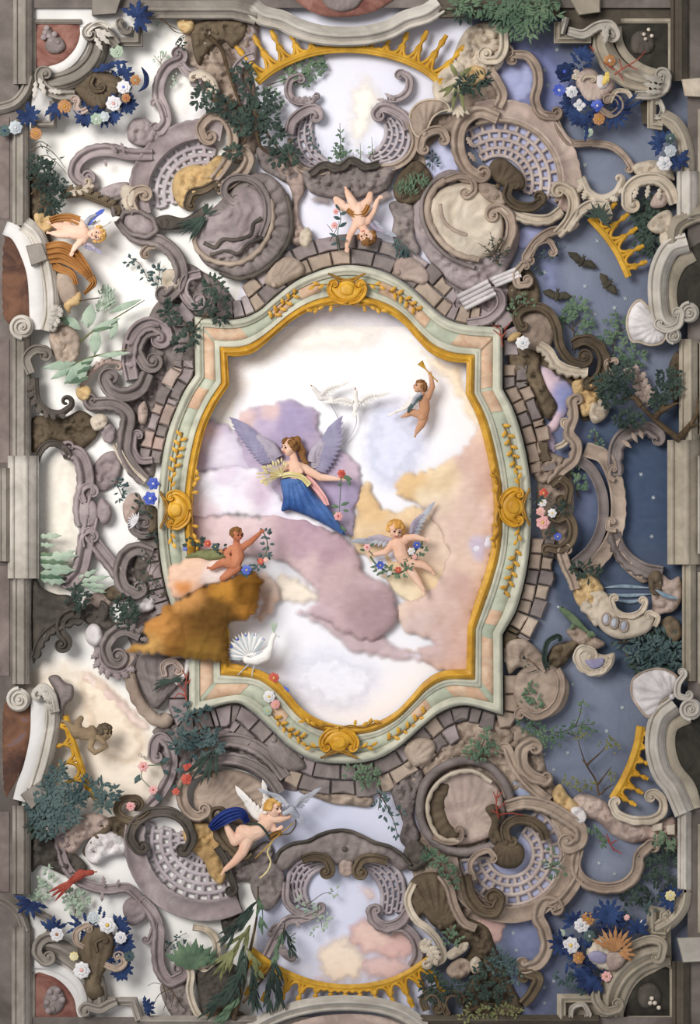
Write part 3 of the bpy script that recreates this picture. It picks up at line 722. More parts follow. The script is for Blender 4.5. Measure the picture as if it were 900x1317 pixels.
cloud('peach_cloud', 'peach and ochre cloud behind the child with a garland', '452 704 455 660 458 640 465 621 479 622 487 646 510 658 530 648 552 660 580 690 585 740 560 770 530 780 505 760 490 742 474 722', 3, 6, (232, 204, 166),
  [(470, 650, 18, (226, 190, 142)), (480, 690, 16, (228, 200, 162)), (560, 700, 24, (230, 206, 188)), (520, 760, 16, (240, 222, 190))], soft=6, seed=10)
cloud('rose_ochre_cloud', 'broad pink and ochre cloud filling the side of the sky under the trumpeting child', '506 624 514 608 535 606 558 599 581 587 602 566 622 540 636 580 640 660 632 728 614 778 606 862 556 860 536 842 514 836 556 828 516 810 512 778 545 760 572 720 568 696 540 650 512 640', 5, 8, (224, 198, 182),
  [(590, 760, 18, (198, 166, 158)), (540, 800, 14, (214, 190, 186)), (620, 620, 14, (206, 176, 166)), (575, 640, 14, (232, 210, 184)), (560, 840, 16, (200, 176, 176)), (530, 622, 20, (226, 190, 138)), (568, 612, 18, (232, 208, 170)), (606, 600, 22, (214, 184, 172)), (600, 660, 26, (220, 192, 178)), (580, 820, 30, (206, 176, 168)), (560, 770, 24, (216, 188, 178)), (618, 700, 10, (200, 190, 214)), (548, 640, 10, (240, 222, 190)), (620, 660, 12, (226, 202, 198))], soft=6, seed=11)
cloud('white_wisp', 'small white blue gap in the clouds near the right gilt leaf clasp', '604 690 620 684 634 690 630 706 612 712 602 704', 13.5, 1.5, (226, 226, 240), soft=6, seed=12)
cloud('blue_wisp', 'pale blue opening in the cloud right of the garland child', '478 716 498 700 516 712 506 738 494 742 480 730', 9, 2, (238, 238, 250), soft=5, seed=13)
# ---------------------------------------------------------------- goddess
god = figure('person', 'winged goddess in a blue skirt seated on cloud holding out a rose', 380, 620, 30,
  ['376 583 30 5 379 594 30 5.5', '370 598 29 6 380 600 30 8 393 603 29 6.2', '381 602 31 9.5 380 612 30 9 379 620 29 10 385 632 27 12', '394 604 30 5.8 412 614 32 5 424 615 33 4 436 616 34 2.6', '369 599 30 5.2 358 608 33 4.2 350 612 35 3',
   '376 604 37 3.6 377 605 37 3.6', '386 605 37 3.6 387 606 37 3.6', '372 640 26 8 371 652 26 4.5'],
  'skin', ((373, 575, 32), 10.5, (-.85, .12, .5), (.08, -1, 0)), [(437, 616, 34, 0, 2.6)], [(372, 654, 28, 190, 2.6)], 'hair_brown')
g = G(); conesg(g, P4('383 572 30 4.5 388 584 31 4 392 594 32 3')); conesg(g, P4('386 572 30 3 391 580 32 2.6 388 590 33 2.2 396 596 33 1.6')); ball(g, 382, 566, 30, 6)
V, F = remeshed(g, .7, 2); mk('hair_braid', V, F, 'hair_brown', god)
puff('skirt', '361 618 374 613 389 617 406 638 421 652 433 668 444 688 425 679 405 668 386 660 372 656 362 657 364 640', 30, 12, 'cloth_blue', god, R=10, step=2.2, flute=(370, 592, 44, 3.4), skirt=6)
drape('sash', '362 612 374 610 388 614 398 624', 7, 38, 5, 'wheat', god, 2)
drape('skirt_fold', '384 620 396 640 414 660 440 685', lambda s: 9-5*s, 40, 5, 'cloth_blue', god, 2)
drape('scarf', '392 614 402 622 416 640 420 650', lambda s: 9-2*s, 30, 5, 'petal_pink', god, 2)
wing(god, (358, 588), (333, 564), 13, 48, 12, 'wing_mauve', 20, bend=-1, spread=62)
wing(god, (400, 594), (413, 571), 13, 46, 12, 'wing_mauve', 20, bend=1, spread=92)
t = T('wheat_bunch', 'bunch of pale wheat and grasses held by the goddess', 'plant', 352, 608, 34)
g = G()
for k in range(26):
    a = 150+k*5.2+random.uniform(-4, 4); x, y = 362, 612; l = random.uniform(18, 28)
    p = [(x, y), (x+l*.6*math.cos(math.radians(a)), y+l*.5*math.sin(math.radians(a))), (x+l*math.cos(math.radians(a)), y+l*.7*math.sin(math.radians(a))+2)]
    stemg(g, p, 1, .7, 38+k % 4); leafg(g, p[2][0], p[2][1], 39+k % 4, a, 7, 2.6)
g.build('stalks', 'wheat', t, kind='stuff')
def spray(label, stem, leaves, flowers, lm='leaf_green', h=36, group=None, name='rose_spray'):
    """a stem with leaves and its own flowers as parts"""
    p = P(stem); t = T(name, label, 'flower', p[0][0], p[0][1], h-4, group); g = G(); stemg(g, stem, 1.4, .9, h); g.build('stem', 'leaf_green', t)
    bigleaves(t, leaves, lm, h+2, lobes=0)
    for (x, y, r, c) in flowers: flower(None, x, y, r, h+3, c, 'petal_red', 6, 3, parent=t)
    return t
spray('red rose spray held out in the goddess hand', '439 609 438 625 437 645 436 662', '440 612 20 14 6 446 616 60 10 5 440 622 160 7 4 436 652 190 11 5 438 650 -20 12 5 434 658 150 8 4 441 656 10 8 4 437 676 40 12 5', [(439, 609, 5.5, 'petal_red'), (435, 664, 6, 'petal_pink')])
# ---------------------------------------------------------------- child with a garland
c2 = figure('person', 'fair haired winged child flying with a flower garland', 516, 710, 34,
  ['510 690 34 5 512 696 34 5.5', '504 700 33 5.5 513 699 34 7.5 523 694 33 5.5', '513 702 34 9.5 516 713 34 9.5 521 722 33 8.5', '504 701 34 5 496 710 35 4.3 482 713 36 3.2', '522 692 35 5 535 691 37 4.3 545 694 38 3.2',
   '524 722 34 7 538 725 35 5.6 545 727 35 4.6 554 733 35 3', '522 724 33 7 531 738 33 5.6 538 748 33 4.6 544 758 33 3'], 'skin', ((508.5, 681, 37), 10.5, (.22, .42, .9), (.18, -1, .1)), [(480, 713, 36, 190, 2.7), (546, 694, 38, 10, 2.6)], [(555, 734, 35, 55, 2.6), (544.5, 760, 33, 80, 2.6)], 'hair_gold', hairn=60)
wing(c2, (503, 695), (471, 694), 9, 22, 6, 'wing_grey', 26, bend=-1, spread=70)
wing(c2, (528, 686), (545, 661), 9, 22, 6, 'wing_grey', 26, bend=1, spread=60)
t = T('flower_garland', 'garland of blue and red flowers looped round the flying child', 'garland', 515, 730, 36)
g = G(); stemg(g, '476 716 486 728 506 738 522 732 530 716 538 702', 2.4, 2.4, 38); g.build('stem', 'leaf_green', t)
foliage('foliage', '488 730 6 506 738 6 519 733 7 540 707 7 528 720 5 498 732 4', 'leaf_green', t, 40, 6, 3.4, 34)
for (x, y, r, c) in ((489, 727, 5.5, 'petal_blue'), (512, 733, 4.5, 'petal_red'), (536, 701, 5, 'petal_blue'), (529, 709, 5, 'petal_white'), (533, 716, 3.5, 'petal_pink'), (501, 737, 3, 'petal_white')): flower(None, x, y, r, 44, c, parent=t)
spray('pale pink rose in the left hand of the flying garland child', '479 714 474 707 471 702', '470 708 190 8 4 476 703 -40 7 4', [(472, 704, 5, 'petal_pink')], h=40)
# ---------------------------------------------------------------- child with a trumpet
c3 = figure('person', 'small brown child with a blue wing blowing a trumpet upward', 545, 522, 30,
  ['542 505 30 4 544 510 30 4.5', '538 512 30 4.5 550 511 30 4.6', '545 514 30 7 546 526 30 7 543 535 30 7.5', '550 511 31 4 556 497 32 3.6 554 484 33 2.6', '540 533 31 6 529 530 32 4.6 522 534 32 3', '545 537 29 6 541 547 29 5 536 555 29 3'],
  'skin_tan', ((540, 498, 31), 7.8, (-.75, -.35, .35), (.25, -1, 0)), [(554, 484, 33, -100, 2.2)], [(521, 535, 32, 165, 2.2), (535, 557, 29, 110, 2.2)], 'hair_brown', hairn=60, voxel=.5)
wing(c3, (541, 506), (530, 520), 7, 13, 5, 'leaf_slate', 37, bend=-1, spread=60, cov='wing_grey')
wing(c3, (532, 512), (508, 530), 7, 12, 4, 'wing_white', 20, bend=1, spread=50, cov='wing_white')
g = G(); sweepg(cr('563 491 552 480 545 472 540 466', 1.5), lambda s: 1.6+(10*max(0, s-.62)**1.3*2.6), 34, lambda s: 1.6+3*max(0, s-.6), 'tube', g=g)
g.build('trumpet', 'gilt', label='thin golden trumpet raised by the small brown child', cat='trumpet')
# ---------------------------------------------------------------- doves
def bird(name, label, body, head, tail, wings, m='wing_white', h=24, r=5, group=None, beak=True, cat='bird'):
    (bx, by), (hx, hy), (tx, ty) = body, head, tail
    t = T(name, label, cat, bx, by, h-5, group); g = G(); mx, my = (bx+hx)/2, (by+hy)/2
    conesg(g, [(tx*.5+bx*.5, ty*.5+by*.5, h, r*.5), (bx, by, h, r), (mx, my, h+1, r*.62), (hx, hy, h+2, r*.55)])
    V, F = remeshed(g, .5, 2); mk('body', V, F, m, t)
    a = math.degrees(math.atan2(hy-my, hx-mx)); leafg(G(), hx+r*.4*math.cos(math.radians(a)), hy+r*.4*math.sin(math.radians(a)), h+2, a, r*.8, r*.4).build('beak', 'petal_orange', t)
    ta = math.degrees(math.atan2(ty-by, tx-bx)); L = math.dist((bx, by), (tx, ty))
    for k in (-1, 0, 1): leafg(G(), bx+(tx-bx)*.25, by+(ty-by)*.25, h, ta+k*11, L*.85, r*.75, .03).build('tail_feather', m, t)
    for (wr, wt, n, wl_, b, sp) in wings: wing(t, wr, wt, n, wl_, r*.85, m, h+1, b, sp, cov=m)
    return t
bird('dove', 'white dove with one wing raised beside the other dove', (413, 511), (403, 499), (428, 514), [((412, 509), (436, 496), 8, 16, 1, 55)])
bird('dove', 'white dove with both wings spread above the goddess', (458, 521), (457, 504), (455, 536), [((454, 517), (428, 516), 8, 15, -1, 60), ((462, 517), (488, 508), 8, 16, 1, 60)], h=26)
for lb, s in (('thin grey cord hanging from the dove with a raised wing', '424 518 432 532 437 545 437 556'), ('thin grey cord hanging from the dove with spread wings', '458 530 458 545 452 558 441 572')):
    sweep('cord', cr(s, 3), 1, 10, .7, 'wing_grey', prof='tube', label=lb, cat='cord')
# ---------------------------------------------------------------- the brown cloud that spills over the frame
cloud('pink_cushion_cloud', 'rounded pink cloud under the green mound beside the reddish child', '214 748 218 730 234 720 256 716 276 719 294 718 304 735 285 748 262 756 236 770 219 768', 52, 8, (222, 180, 154), [(275, 735, 14, (238, 222, 216)), (240, 735, 14, (226, 190, 166)), (235, 755, 10, (214, 140, 76))], soft=4, seed=21, step=2.5)
cloud('brown_cloud', 'heavy golden brown cloud spilling over the frame below the reddish child', '160 838 172 827 190 827 184 812 187 798 203 792 210 779 228 772 240 764 268 752 298 740 324 733 339 746 336 762 334 782 320 797 302 802 294 808 294 850 276 853 240 848 205 843 180 842', 54, 14, (140, 96, 46),
  [(275, 808, 34, (96, 68, 34)), (245, 772, 15, (196, 142, 84)), (205, 806, 18, (190, 134, 74)), (322, 756, 18, (116, 78, 30)), (312, 790, 10, (170, 116, 50)), (190, 832, 14, (196, 152, 90)), (265, 838, 20, (148, 112, 52)), (290, 762, 14, (190, 134, 58))], soft=4.5, seed=22, step=2.2, lump=7, lsc=.07, bil=(3.5, 15))
cloud('tan_cloud', 'pale tan cloud puff beside the garland of the reddish child', '332 736 346 738 357 752 360 770 350 790 336 800 324 796 336 776', 12, 6, (212, 180, 162), [(350, 750, 10, (222, 196, 180))], soft=6, seed=23, step=2.5)
t = T('green_mound', 'mossy green mound with flowers beside the reddish child', 'plant', 268, 714, 52)
puff('mound', '238 717 252 709 275 706 296 709 298 717 276 721 252 719', 56, 6, 'leaf_olive', t, R=5, step=3, lump=2, lsc=.2)
foliage('foliage', '244 698 5 256 697 5 285 704 6', 'leaf_dark', t, 60, 6, 4, 30)
g = G(); stemg(g, '250 712 250 700 246 692', 2, 1, 58); g.build('stem', 'bark', t)
for (x, y, r, c) in ((267, 699, 5, 'petal_red'), (277, 703, 5, 'leaf_slate'), (292, 710, 5, 'petal_red'), (238, 706, 3, 'petal_blue'), (284, 709, 3, 'petal_orange')): flower(None, x, y, r, 64, c, parent=t)
c4 = figure('person', 'reddish brown child seated on the brown cloud reaching for a garland', 302, 715, 66,
  ['304 697 68 4.5 304 702 68 5', '297 706 67 5 312 704 68 5', '305 706 68 8 306 716 68 8.5 301 726 68 8.5', '311 704 69 4.6 322 697 70 4 333 687 71 2.8', '297 706 69 4.4 291 712 70 3.6 296 719 72 3', '300 726 70 7 288 723 72 5.6 281 726 72 4.6 273 731 72 3', '304 730 68 7 294 738 68 5.5 286 744 66 4'],
  'skin_red', ((304, 688, 70), 8.2, (.6, .1, .75), (.05, -1, 0)), [(334, 686, 71, -40, 2.4)], [(272, 731, 72, 190, 2.4)], 'hair_brown', hairn=56)
t = T('hanging_garland', 'trailing garland of blue green leaves held by the reddish child', 'garland', 340, 700, 64)
g = G(); stemg(g, '337 682 343 694 343 708 336 722 322 734', 1.6, 1.4, 68); g.build('stem', 'leaf_green', t)
foliage('foliage', '341 686 6 343 700 4 340 713 5 332 727 6 318 735 7', 'leaf_slate', t, 68, 6, 3.4, 36)
for (x, y, r, c) in ((317, 733, 6.5, 'petal_blue'), (335, 722, 4.5, 'petal_red'), (342, 720, 3.5, 'petal_pink'), (306, 720, 3.5, 'petal_blue')): flower(None, x, y, r, 72, c, parent=t)
# ---------------------------------------------------------------- peacock
pk = T('peacock', 'white peacock with fanned tail standing on the gold frame', 'bird', 335, 850, 44)
g = G(); conesg(g, P4('318 848 50 6 330 847 52 8.5 341 843 53 8 347 834 54 4.2 349 824 54 3.2 352 817 54 3.6')); V, F = remeshed(g, .6, 2); mk('body', V, F, 'wing_white', pk)
leafg(G(), 355, 817, 54, 25, 6, 2.6).build('beak', 'petal_grey', pk)
for k in range(3): leafg(G(), 352, 814, 54, -88+(k-1)*14, 16, 3.5, 0).build('crest', 'leaf_pale', pk)
for k in range(17):
    a = 176+k*8.2; leafg(G(), 322, 845, 48+.3*k, a, 30+4*math.sin(k*math.pi/16), 7, .05).build('tail_feather', 'wing_white' if k % 2 else 'petal_grey', pk)
    if k % 3 == 1:
        g = G(); ball(g, 322+28*math.cos(math.radians(a)), 845+28*math.sin(math.radians(a)), 53, 1.8, 1); g.build('eye_spot', 'petal_blue', pk)
for k in range(4): leafg(G(), 338, 842-k*1.5, 57+k*.3, 178-k*9, 24-k*3, 6, .05).build('wing_feather', 'wing_grey' if k % 2 else 'wing_white', pk)
for s in ('322 852 314 860 306 868', '328 854 325 862 324 870'): sweep('leg', cr(s, 3), 1.6, 49, 1.4, 'petal_grey', pk, prof='tube')

for o_, c_ in (('470 520 520 500 560 560 540 620 490 640 456 590', (226, 228, 246)), ('320 440 400 400 500 410 480 460 380 470 300 490', (252, 246, 238)), ('350 860 420 820 500 860 470 920 400 920', (242, 242, 252)), ('270 470 330 480 320 520 262 540', (250, 240, 232))): cloud('painted_sky', None, o_, .5, .3, c_, [], soft=36, parent=ceil, seed=len(o_), lump=0, step=4)
# ---------------------------------------------------------------- ornament builders
def ornament(name, label, cat, x, y, h=10, group=None): return T(name, label, cat, x, y, h, group)
def blocks(label, i0, i1, o0, o1, m, n, h=14, hs=10, group=None, seed=0, courses=1, name='stone_arch'):
    """rough stones laid along the outer line of the frame, from index i0 to i1, offsets o0..o1 px outward"""
    k = n_f; c = np.array([445, 660]); rnd = random.Random(seed)
    def at(f, o):
        i = (f % k); a = int(i); b = (a+1) % k; p = FB[a]+(FB[b]-FB[a])*(i-a); t_ = FB[(a+3) % k]-FB[(a-3) % k]; t_ = t_/np.hypot(*t_); nn = np.array([t_[1], -t_[0]])
        q = p+nn*o; return (q[0], q[1])
    if i1 < i0: i1 += k
    mid = at((i0+i1)/2, o1); t = T(name, label, 'stonework', mid[0], mid[1], h-10, group)
    for cc in range(courses):
        a0 = o0+(o1-o0)*cc/courses; a1 = o0+(o1-o0)*(cc+1)/courses
        cuts = [i0+(i1-i0)*(j+(rnd.uniform(-.34, .34) if 0 < j < n else 0)+(0.3 if cc % 2 and 0 < j < n else 0))/n for j in range(n+1)]
        for j in range(n):
            u0, u1 = cuts[j]+.1, cuts[j+1]-.1; e = rnd.uniform(-4, 5) if cc == courses-1 else 0
            q = [at(u0, a0+.6), at((u0+u1)/2, a0+.6), at(u1, a0+.6), at(u1, a1-.6+e*.6), at((u0+u1)/2, a1-.6+e), at(u0, a1-.6+rnd.uniform(-2, 2)+e*.5)]
            slab('stone', q, h+rnd.uniform(-2, 2), hs+rnd.uniform(-2, 2.5), m if isinstance(m, str) else m[rnd.randrange(len(m))], t, inset=1.5, drop=12)
    return t
def trellis(label, cx, cy, r0, r1, a0, a1, nb, m, h=12, w=3.4, arcs=(), twist=38, sy=1.0, group=None, rim=None, single=False):
    """curved openwork: two families of spiral bars between radii r0 and r1, angle range a0..a1 (degrees)"""
    h = 5; am = math.radians((a0+a1)/2); t = T('trellis_dome', label, 'trellis', cx+(r0+r1)/2*math.cos(am), cy+sy*(r0+r1)/2*math.sin(am), h-4, group)
    w = w*1.3; rows = [r0]+list(arcs)+[r1]
    for q in range(len(rows)-1):
        for k in range(nb+1):
            a = a0+(a1-a0)*(k+(.5 if q % 2 else 0))/nb
            if a > a1+.1: continue
            pts = [(cx+r*math.cos(math.radians(a)), cy+sy*r*math.sin(math.radians(a))) for r in np.linspace(rows[q], rows[q+1], 4)]
            sweep('bar', pts, w*(.75+.25*rows[q]/r1), h, 4, m, t, prof='tube')
    for r in rows: sweep('bar', cr(arc(cx, cy, r, a0, a1, None, r*sy), 4), w, h+.5, 4, m, t, prof='tube')
    if rim:
        for r in (r0, r1): sweep('rim', cr(arc(cx, cy, r, a0, a1, None, r*sy), 4), w*rim, h, 7, m, t, prof='tube')
        for a in (a0, a1):
            q = [(cx+r*math.cos(math.radians(a)), cy+sy*r*math.sin(math.radians(a))) for r in np.linspace(r0, r1, 8)]; sweep('rim', q, w*rim, h, 7, m, t, prof='tube')
    return t
def shell(label, out, hinge, n, m, h=20, hs=10, dep=3, group=None, knob=4, name='shell_ornament', parent=None, R=12, rimm=None):
    t = T(name, label, 'shell', hinge[0], hinge[1], h-5, group) if parent is None else parent
    puff('shell_body', out, h, hs, m, t, R=R, step=2.4, flute=(hinge[0], hinge[1], n, dep), skirt=8)
    if rimm: sweep('shell_rim', cr(out, 2.5, True), 3.2, h+2, 4, rimm, t, prof='tube', closed=True)
    g = G(); ball(g, hinge[0], hinge[1], h+hs*.8, knob, knob, 10, 6); g.build('hinge_knob', m, t)
    return t
def rock(label, out, m, h=10, hs=14, lump=7, lsc=.07, R=14, name='rock', seed=0, step=3.2, group=None, parent=None, cat='rock', **kw):
    return puff(name, out, h, hs, m, parent, R=R, step=step, lump=lump, lsc=lsc, seed=seed, skirt=10, crack=kw.pop('crack', (.085, 8)), label=label, cat=None if parent is not None else cat, group=group, **kw)
def SC(label, pts, w, m, c0=None, c1=None, h=18, name='scroll_ornament', leaf=None, cat='scroll', group=None, **kw):
    """a carved scroll as one thing; leaf = rows of acanthus lobes 'x y angle length width ...'"""
    if not leaf:
        return scroll(name, pts, w, h, m, None, c0, c1, label=label, cat=cat, group=group, **kw)
    p = P(pts); q = p[len(p)//2]; t = T(name, label, cat, q[0], q[1], h-6, group)
    scroll('volute', pts, w, h, m, t, c0, c1, **kw); bigleaves(t, leaf, m, h+w*.72, 'acanthus_lobe', 1); return t
def acanthus(label, path, w, m, h=24, n=5, side=1, parent=None, name='acanthus_leaf', group=None, tip=(1, 5, .7), cat='leaf ornament', both=False):
    """curling carved leaf: a ribbed blade with lobes along its side and a curled tip"""
    p = cr(path, 2.5); mid = p[len(p)//2]; t = T(name, label, cat, mid[0], mid[1], h-6, group) if parent is None else parent
    scroll('blade', path, w, h, m, t, None, tip, prof='ridge', taper=(1, .7), eye=False)
    for k in range(n):
        f = .1+.75*k/max(1, n-1); i = int(f*(len(p)-2)); a = math.degrees(math.atan2(p[i+1][1]-p[i][1], p[i+1][0]-p[i][0]))
        for sd in ((side, -side) if both else (side,)):
            leafg(G(), p[i][0], p[i][1], h+w*.45, a+sd*48, w*1.15*(1-.25*f), w*.75, .25, 1).build('lobe', m, t)
    return t
def cartouche(label, x, y, rx, ry, a, m, mi, h=20, rings=None, dish=6, group=None, hs=12, w=.04, k=7, name='cartouche', wid=7):
    t = T(name, label, 'cartouche', x, y, h-6, group)
    puff('plate', ell(x, y, rx*.92, ry*.92, a), h, hs*.5, mi, t, R=10, step=3, dish=dish, rings=rings)
    sweep('raised_rim', cr(ell(x, y, rx, ry, a, 28, w, k), 3, True), wid, h, hs, m, t, prof='tube', closed=True)
    return t
def balustrade(label, rail, n, depth, m, h=24, flip=1, group=None, w=7, sp=None, arches=True, bw=5.5, tip=True):
    """gilt railing: a curved rail with turned balusters standing on one side and small arches between them"""
    p = cr(rail, 2.5); mid = p[len(p)//2]; t = T('gilt_railing', label, 'railing', mid[0], mid[1], h-4, group)
    sweep('rail', p, w*1.3, h, 7, m, t, prof='gold')
    a = np.array(p); s = np.concatenate([[0], np.cumsum(np.hypot(*(a[1:]-a[:-1]).T))]); tot = s[-1]; feet = []
    for k in range(n):
        d = tot*(k+.5)/n; x, y = np.interp(d, s, a[:, 0]), np.interp(d, s, a[:, 1]); x2, y2 = np.interp(d+1, s, a[:, 0]), np.interp(d+1, s, a[:, 1])
        tx, ty = x2-x, y2-y; l = math.hypot(tx, ty); nx, ny = -ty/l*flip, tx/l*flip; dp = 1.15*(depth[k] if isinstance(depth, (list, tuple)) else depth)
        pts = [(x+nx*dp*i/14, y+ny*dp*i/14) for i in range(15)]
        wf = [1.5, 1.2, .8, .6, .75, 1.1, 1.3, 1.0, .6, .5, .85, 1.05, .8, .75, .7]
        sweep('baluster', pts, lambda q: 1.35*bw*np.interp(q*14, range(15), wf), h, lambda q: 4*np.interp(q*14, range(15), wf)**.5, m, t, prof='tube')
        feet.append((x, y, nx, ny, dp))
    if arches:
        for k in range(n-1):
            (x0, y0, n0x, n0y, d0), (x1, y1, n1x, n1y, d1) = feet[k], feet[k+1]; f = .55
            q = [(x0+n0x*d0*f, y0+n0y*d0*f), ((x0*3+x1)/4+n0x*d0*.22, (y0*3+y1)/4+n0y*d0*.22), ((x0+x1)/2+(n0x+n1x)*2.4, (y0+y1)/2+(n0y+n1y)*2.4), ((x0+3*x1)/4+n1x*d1*.22, (y0+3*y1)/4+n1y*d1*.22), (x1+n1x*d1*f, y1+n1y*d1*f)]
            sweep('arch', cr(q, 2), 4.4, h, 5, m, t, prof='tube')
    return t
def leafbunch(label, rows, m, h=44, name='leaf_spray', group=None, lobes=1, cat='leaves'):
    v = rows.split(); t = T(name, label, cat, float(v[0]), float(v[1]), h-5, group); bigleaves(t, rows, m, h, lobes=lobes); return t
def fan(x, y, a0, a1, n, L, w):
    """rows for bigleaves: n leaves fanning from a point"""
    return ' '.join(f'{x} {y} {a0+(a1-a0)*i/max(1, n-1):.0f} {L*(1-.12*(i % 2)):.1f} {w}' for i in range(n))

def trellis2(label, outer, inner, na, nl, m, h=12, w=3.4, group=None):
    """openwork between two curves: na strips across, nl staggered cross bars along"""
    def rs(p, n=40):
        a = np.array(cr(p, 2)); q = np.concatenate([[0], np.cumsum(np.hypot(*(a[1:]-a[:-1]).T))]); t_ = np.linspace(0, q[-1], n+1); return np.stack([np.interp(t_, q, a[:, 0]), np.interp(t_, q, a[:, 1])], 1)
    h = 5; w = w*1.15; A, B = rs(outer), rs(inner); mid = (A[20]+B[20])/2; t = T('trellis_crescent', label, 'trellis', mid[0], mid[1], h-4, group)
    for k in range(na+1):
        f = k/na; sweep('bar', [tuple(q) for q in A+(B-A)*f], w*(1.5 if k in (0, na) else 1), h, 5, m, t, prof='tube')
    for k in range(na):
        for j in range(nl+1):
            u = (j+(.5 if k % 2 else 0))/nl*40
            if u > 40: continue
            i = int(u); a, b = A[i]+(B[i]-A[i])*k/na, A[i]+(B[i]-A[i])*(k+1)/na
            sweep('bar', dens([tuple(a), tuple(b)], 3, False), w, h, 4, m, t, prof='tube')
    return t
# ---------------------------------------------------------------- rubble stone round the frame
def FI(x, y): return fidx((x, y))
blocks('rough grey stones along the top curve of the frame', FI(330, 402), FI(572, 409), 1, 40, ['stone_grey', 'stone_mauve', 'stone_grey', 'stone_warm'], 12, h=10, courses=2, seed=1)
blocks('rough stones at the upper left corner of the frame', FI(252, 440), FI(330, 402), 1, 24, ['stone_grey', 'stone_mauve'], 7, h=9, seed=2)
blocks('rough stones at the upper right corner of the frame', FI(572, 409), FI(646, 460), 1, 24, ['stone_warm', 'stone_mauve'], 7, h=9, seed=3)
blocks('rough brown stones along the right curve of the frame above the clasp', FI(646, 470), FI(680, 610), 1, 34, ['stone_warm', 'stone_grey', 'stone_warm', 'stone_umber'], 8, h=9, courses=2, seed=4)
blocks('rough brown stones along the right curve of the frame below the clasp', FI(682, 690), FI(646, 850), 1, 34, ['stone_warm', 'stone_grey', 'stone_umber'], 9, h=9, courses=2, seed=5)
blocks('rough stones at the lower right corner of the frame', FI(647, 870), FI(580, 911), 1, 22, ['stone_warm', 'stone_grey'], 6, h=9, seed=6)
blocks('rough grey stones along the bottom curve of the frame', FI(580, 911), FI(312, 908), 1, 42, ['stone_grey', 'stone_grey', 'stone_mauve', 'stone_warm'], 13, h=10, courses=2, seed=7)
blocks('rough grey stones at the lower left corner of the frame', FI(312, 908), FI(243, 850), 1, 26, ['stone_grey', 'stone_mauve'], 9, h=9, seed=8)
blocks('rough grey stones along the left curve of the frame above the clasp', FI(208, 600), FI(250, 460), 1, 30, ['stone_grey', 'stone_mauve', 'stone_pink'], 8, h=9, courses=2, seed=9)
blocks('rough grey stones along the left curve of the frame below the clasp', FI(228, 800), FI(204, 680), 1, 24, ['stone_grey', 'stone_mauve'], 8, h=9, seed=10)
# ---------------------------------------------------------------- corner piece, upper left
def corner(label, panel_out, frame1, frame2, white, arch, armat, c0, c1, pm, w=25):
    t = T('corner_bracket', label, 'bracket', *P(arch)[len(P(arch))//2], 18)
    puff('marble_panel', panel_out, 20, 3, pm, t, R=3, step=4)
    for f in (frame1, frame2): sweep('panel_moulding', dens(f, 8, False), 7, 20, 8, armat, t, prof='gold')
    sweep('white_band', cr(white, 4), 11, 20, 6, 'plaster_white' if pm == 'marble_red' else 'cornice_right', t, prof='flat')
    scroll('curved_moulding', arch, w, 22, armat, t, None, None, prof='cornice', hs=20, eye=False)
    return t
ct = corner('curved scroll bracket framing the red medallion by the blue bouquet with a crescent leaf', '47 32 102 32 103 44 97 62 82 78 64 85 47 87', '44 28 104 28', '43 26 43 92', '108 34 108 50 100 68 84 84 48 96', '126 44 127 62 118 82 100 98 78 106 56 108', 'cornice_left', None, None, 'marble_red')
slab('plaster_ground', '42 6 176 6 180 58 126 60 116 96 66 116 70 162 40 162', 12, 8, 'plaster_white', ct, inset=.5)
scroll('volute', '150 58 142 48 130 38 118 36', 13, 40, 'cornice_left', ct, None, (-1, 8, 1.1)); scroll('volute', '140 34 130 30 120 33 112 40', 7, 46, 'cornice_light', ct, None, (-1, 4, .9))
bigleaves(ct, '122 38 20 26 9 124 42 40 24 9 122 48 60 20 8 140 36 -30 12 6 50 100 70 26 9 46 104 95 26 8 62 116 10 20 8', 'cornice_light', 50, 'acanthus_lobe')
scroll('volute', '96 122 78 122 62 116 52 106 50 96', 12, 40, 'cornice_left', ct, None, (1, 8, 1.1))
sweep('step_moulding', dens('146 54 178 54 178 34', 6, False), 12, 28, 14, 'cornice_left', ct, prof='cornice')
scroll('volute', '152 30 158 40 166 40 168 34', 7, 34, 'cornice_left', ct, (1, 4, .8), None)
sweep('step_moulding', dens('68 130 68 160 40 160', 6, False), 10, 28, 12, 'cornice_left', ct, prof='cornice')
mt = shell('grey shell and fruit relief on the red medallion beside the crescent leaf bouquet', '56 40 64 36 72 46 80 50 84 60 76 68 64 68 58 60 60 50', (74, 54), 16, 'stone_grey', 26, 8, 2, name='medallion_relief')
for (x, y) in ((58, 42), (63, 46), (66, 52), (60, 36), (70, 44), (56, 48)):
    g = G(); ball(g, x, y, 30, 4.2, 4); g.build('fruit', 'stone_mauve', mt)
# bouquet on the bracket
bq = T('bouquet_urn', 'brown shell urn with peach scroll holding the blue leaved bouquet by the crescent leaf', 'urn', 125, 120, 34)
puff('urn_body', '96 116 106 104 118 94 136 92 152 98 160 108 152 122 140 132 134 142 118 140 106 130', 34, 16, 'stone_umber', bq, R=14, step=2.6, flute=(118, 104, 26, 3))
foliage('bouquet_leaves', '152 122 12 138 144 11 116 146 10 158 100 9 130 150 8', 'leaf_blue', bq, 40, 11, 6, 14, lobes=1); scroll('volute', '112 140 104 144 98 138 100 130', 7, 46, 'stone_pink', bq, None, (-1, 5, 1)); scroll('volute', '130 116 122 116 116 108 120 98', 6, 54, 'stone_umber', bq, (-1, 5, 1), None)
def blueleaf(label, rows, m='leaf_blue', h=44, group=None): return leafbunch(label, rows, m, h, 'blue_leaf_spray', group)
G1 = 'flowers and leaves of the bouquet with the crescent leaf'
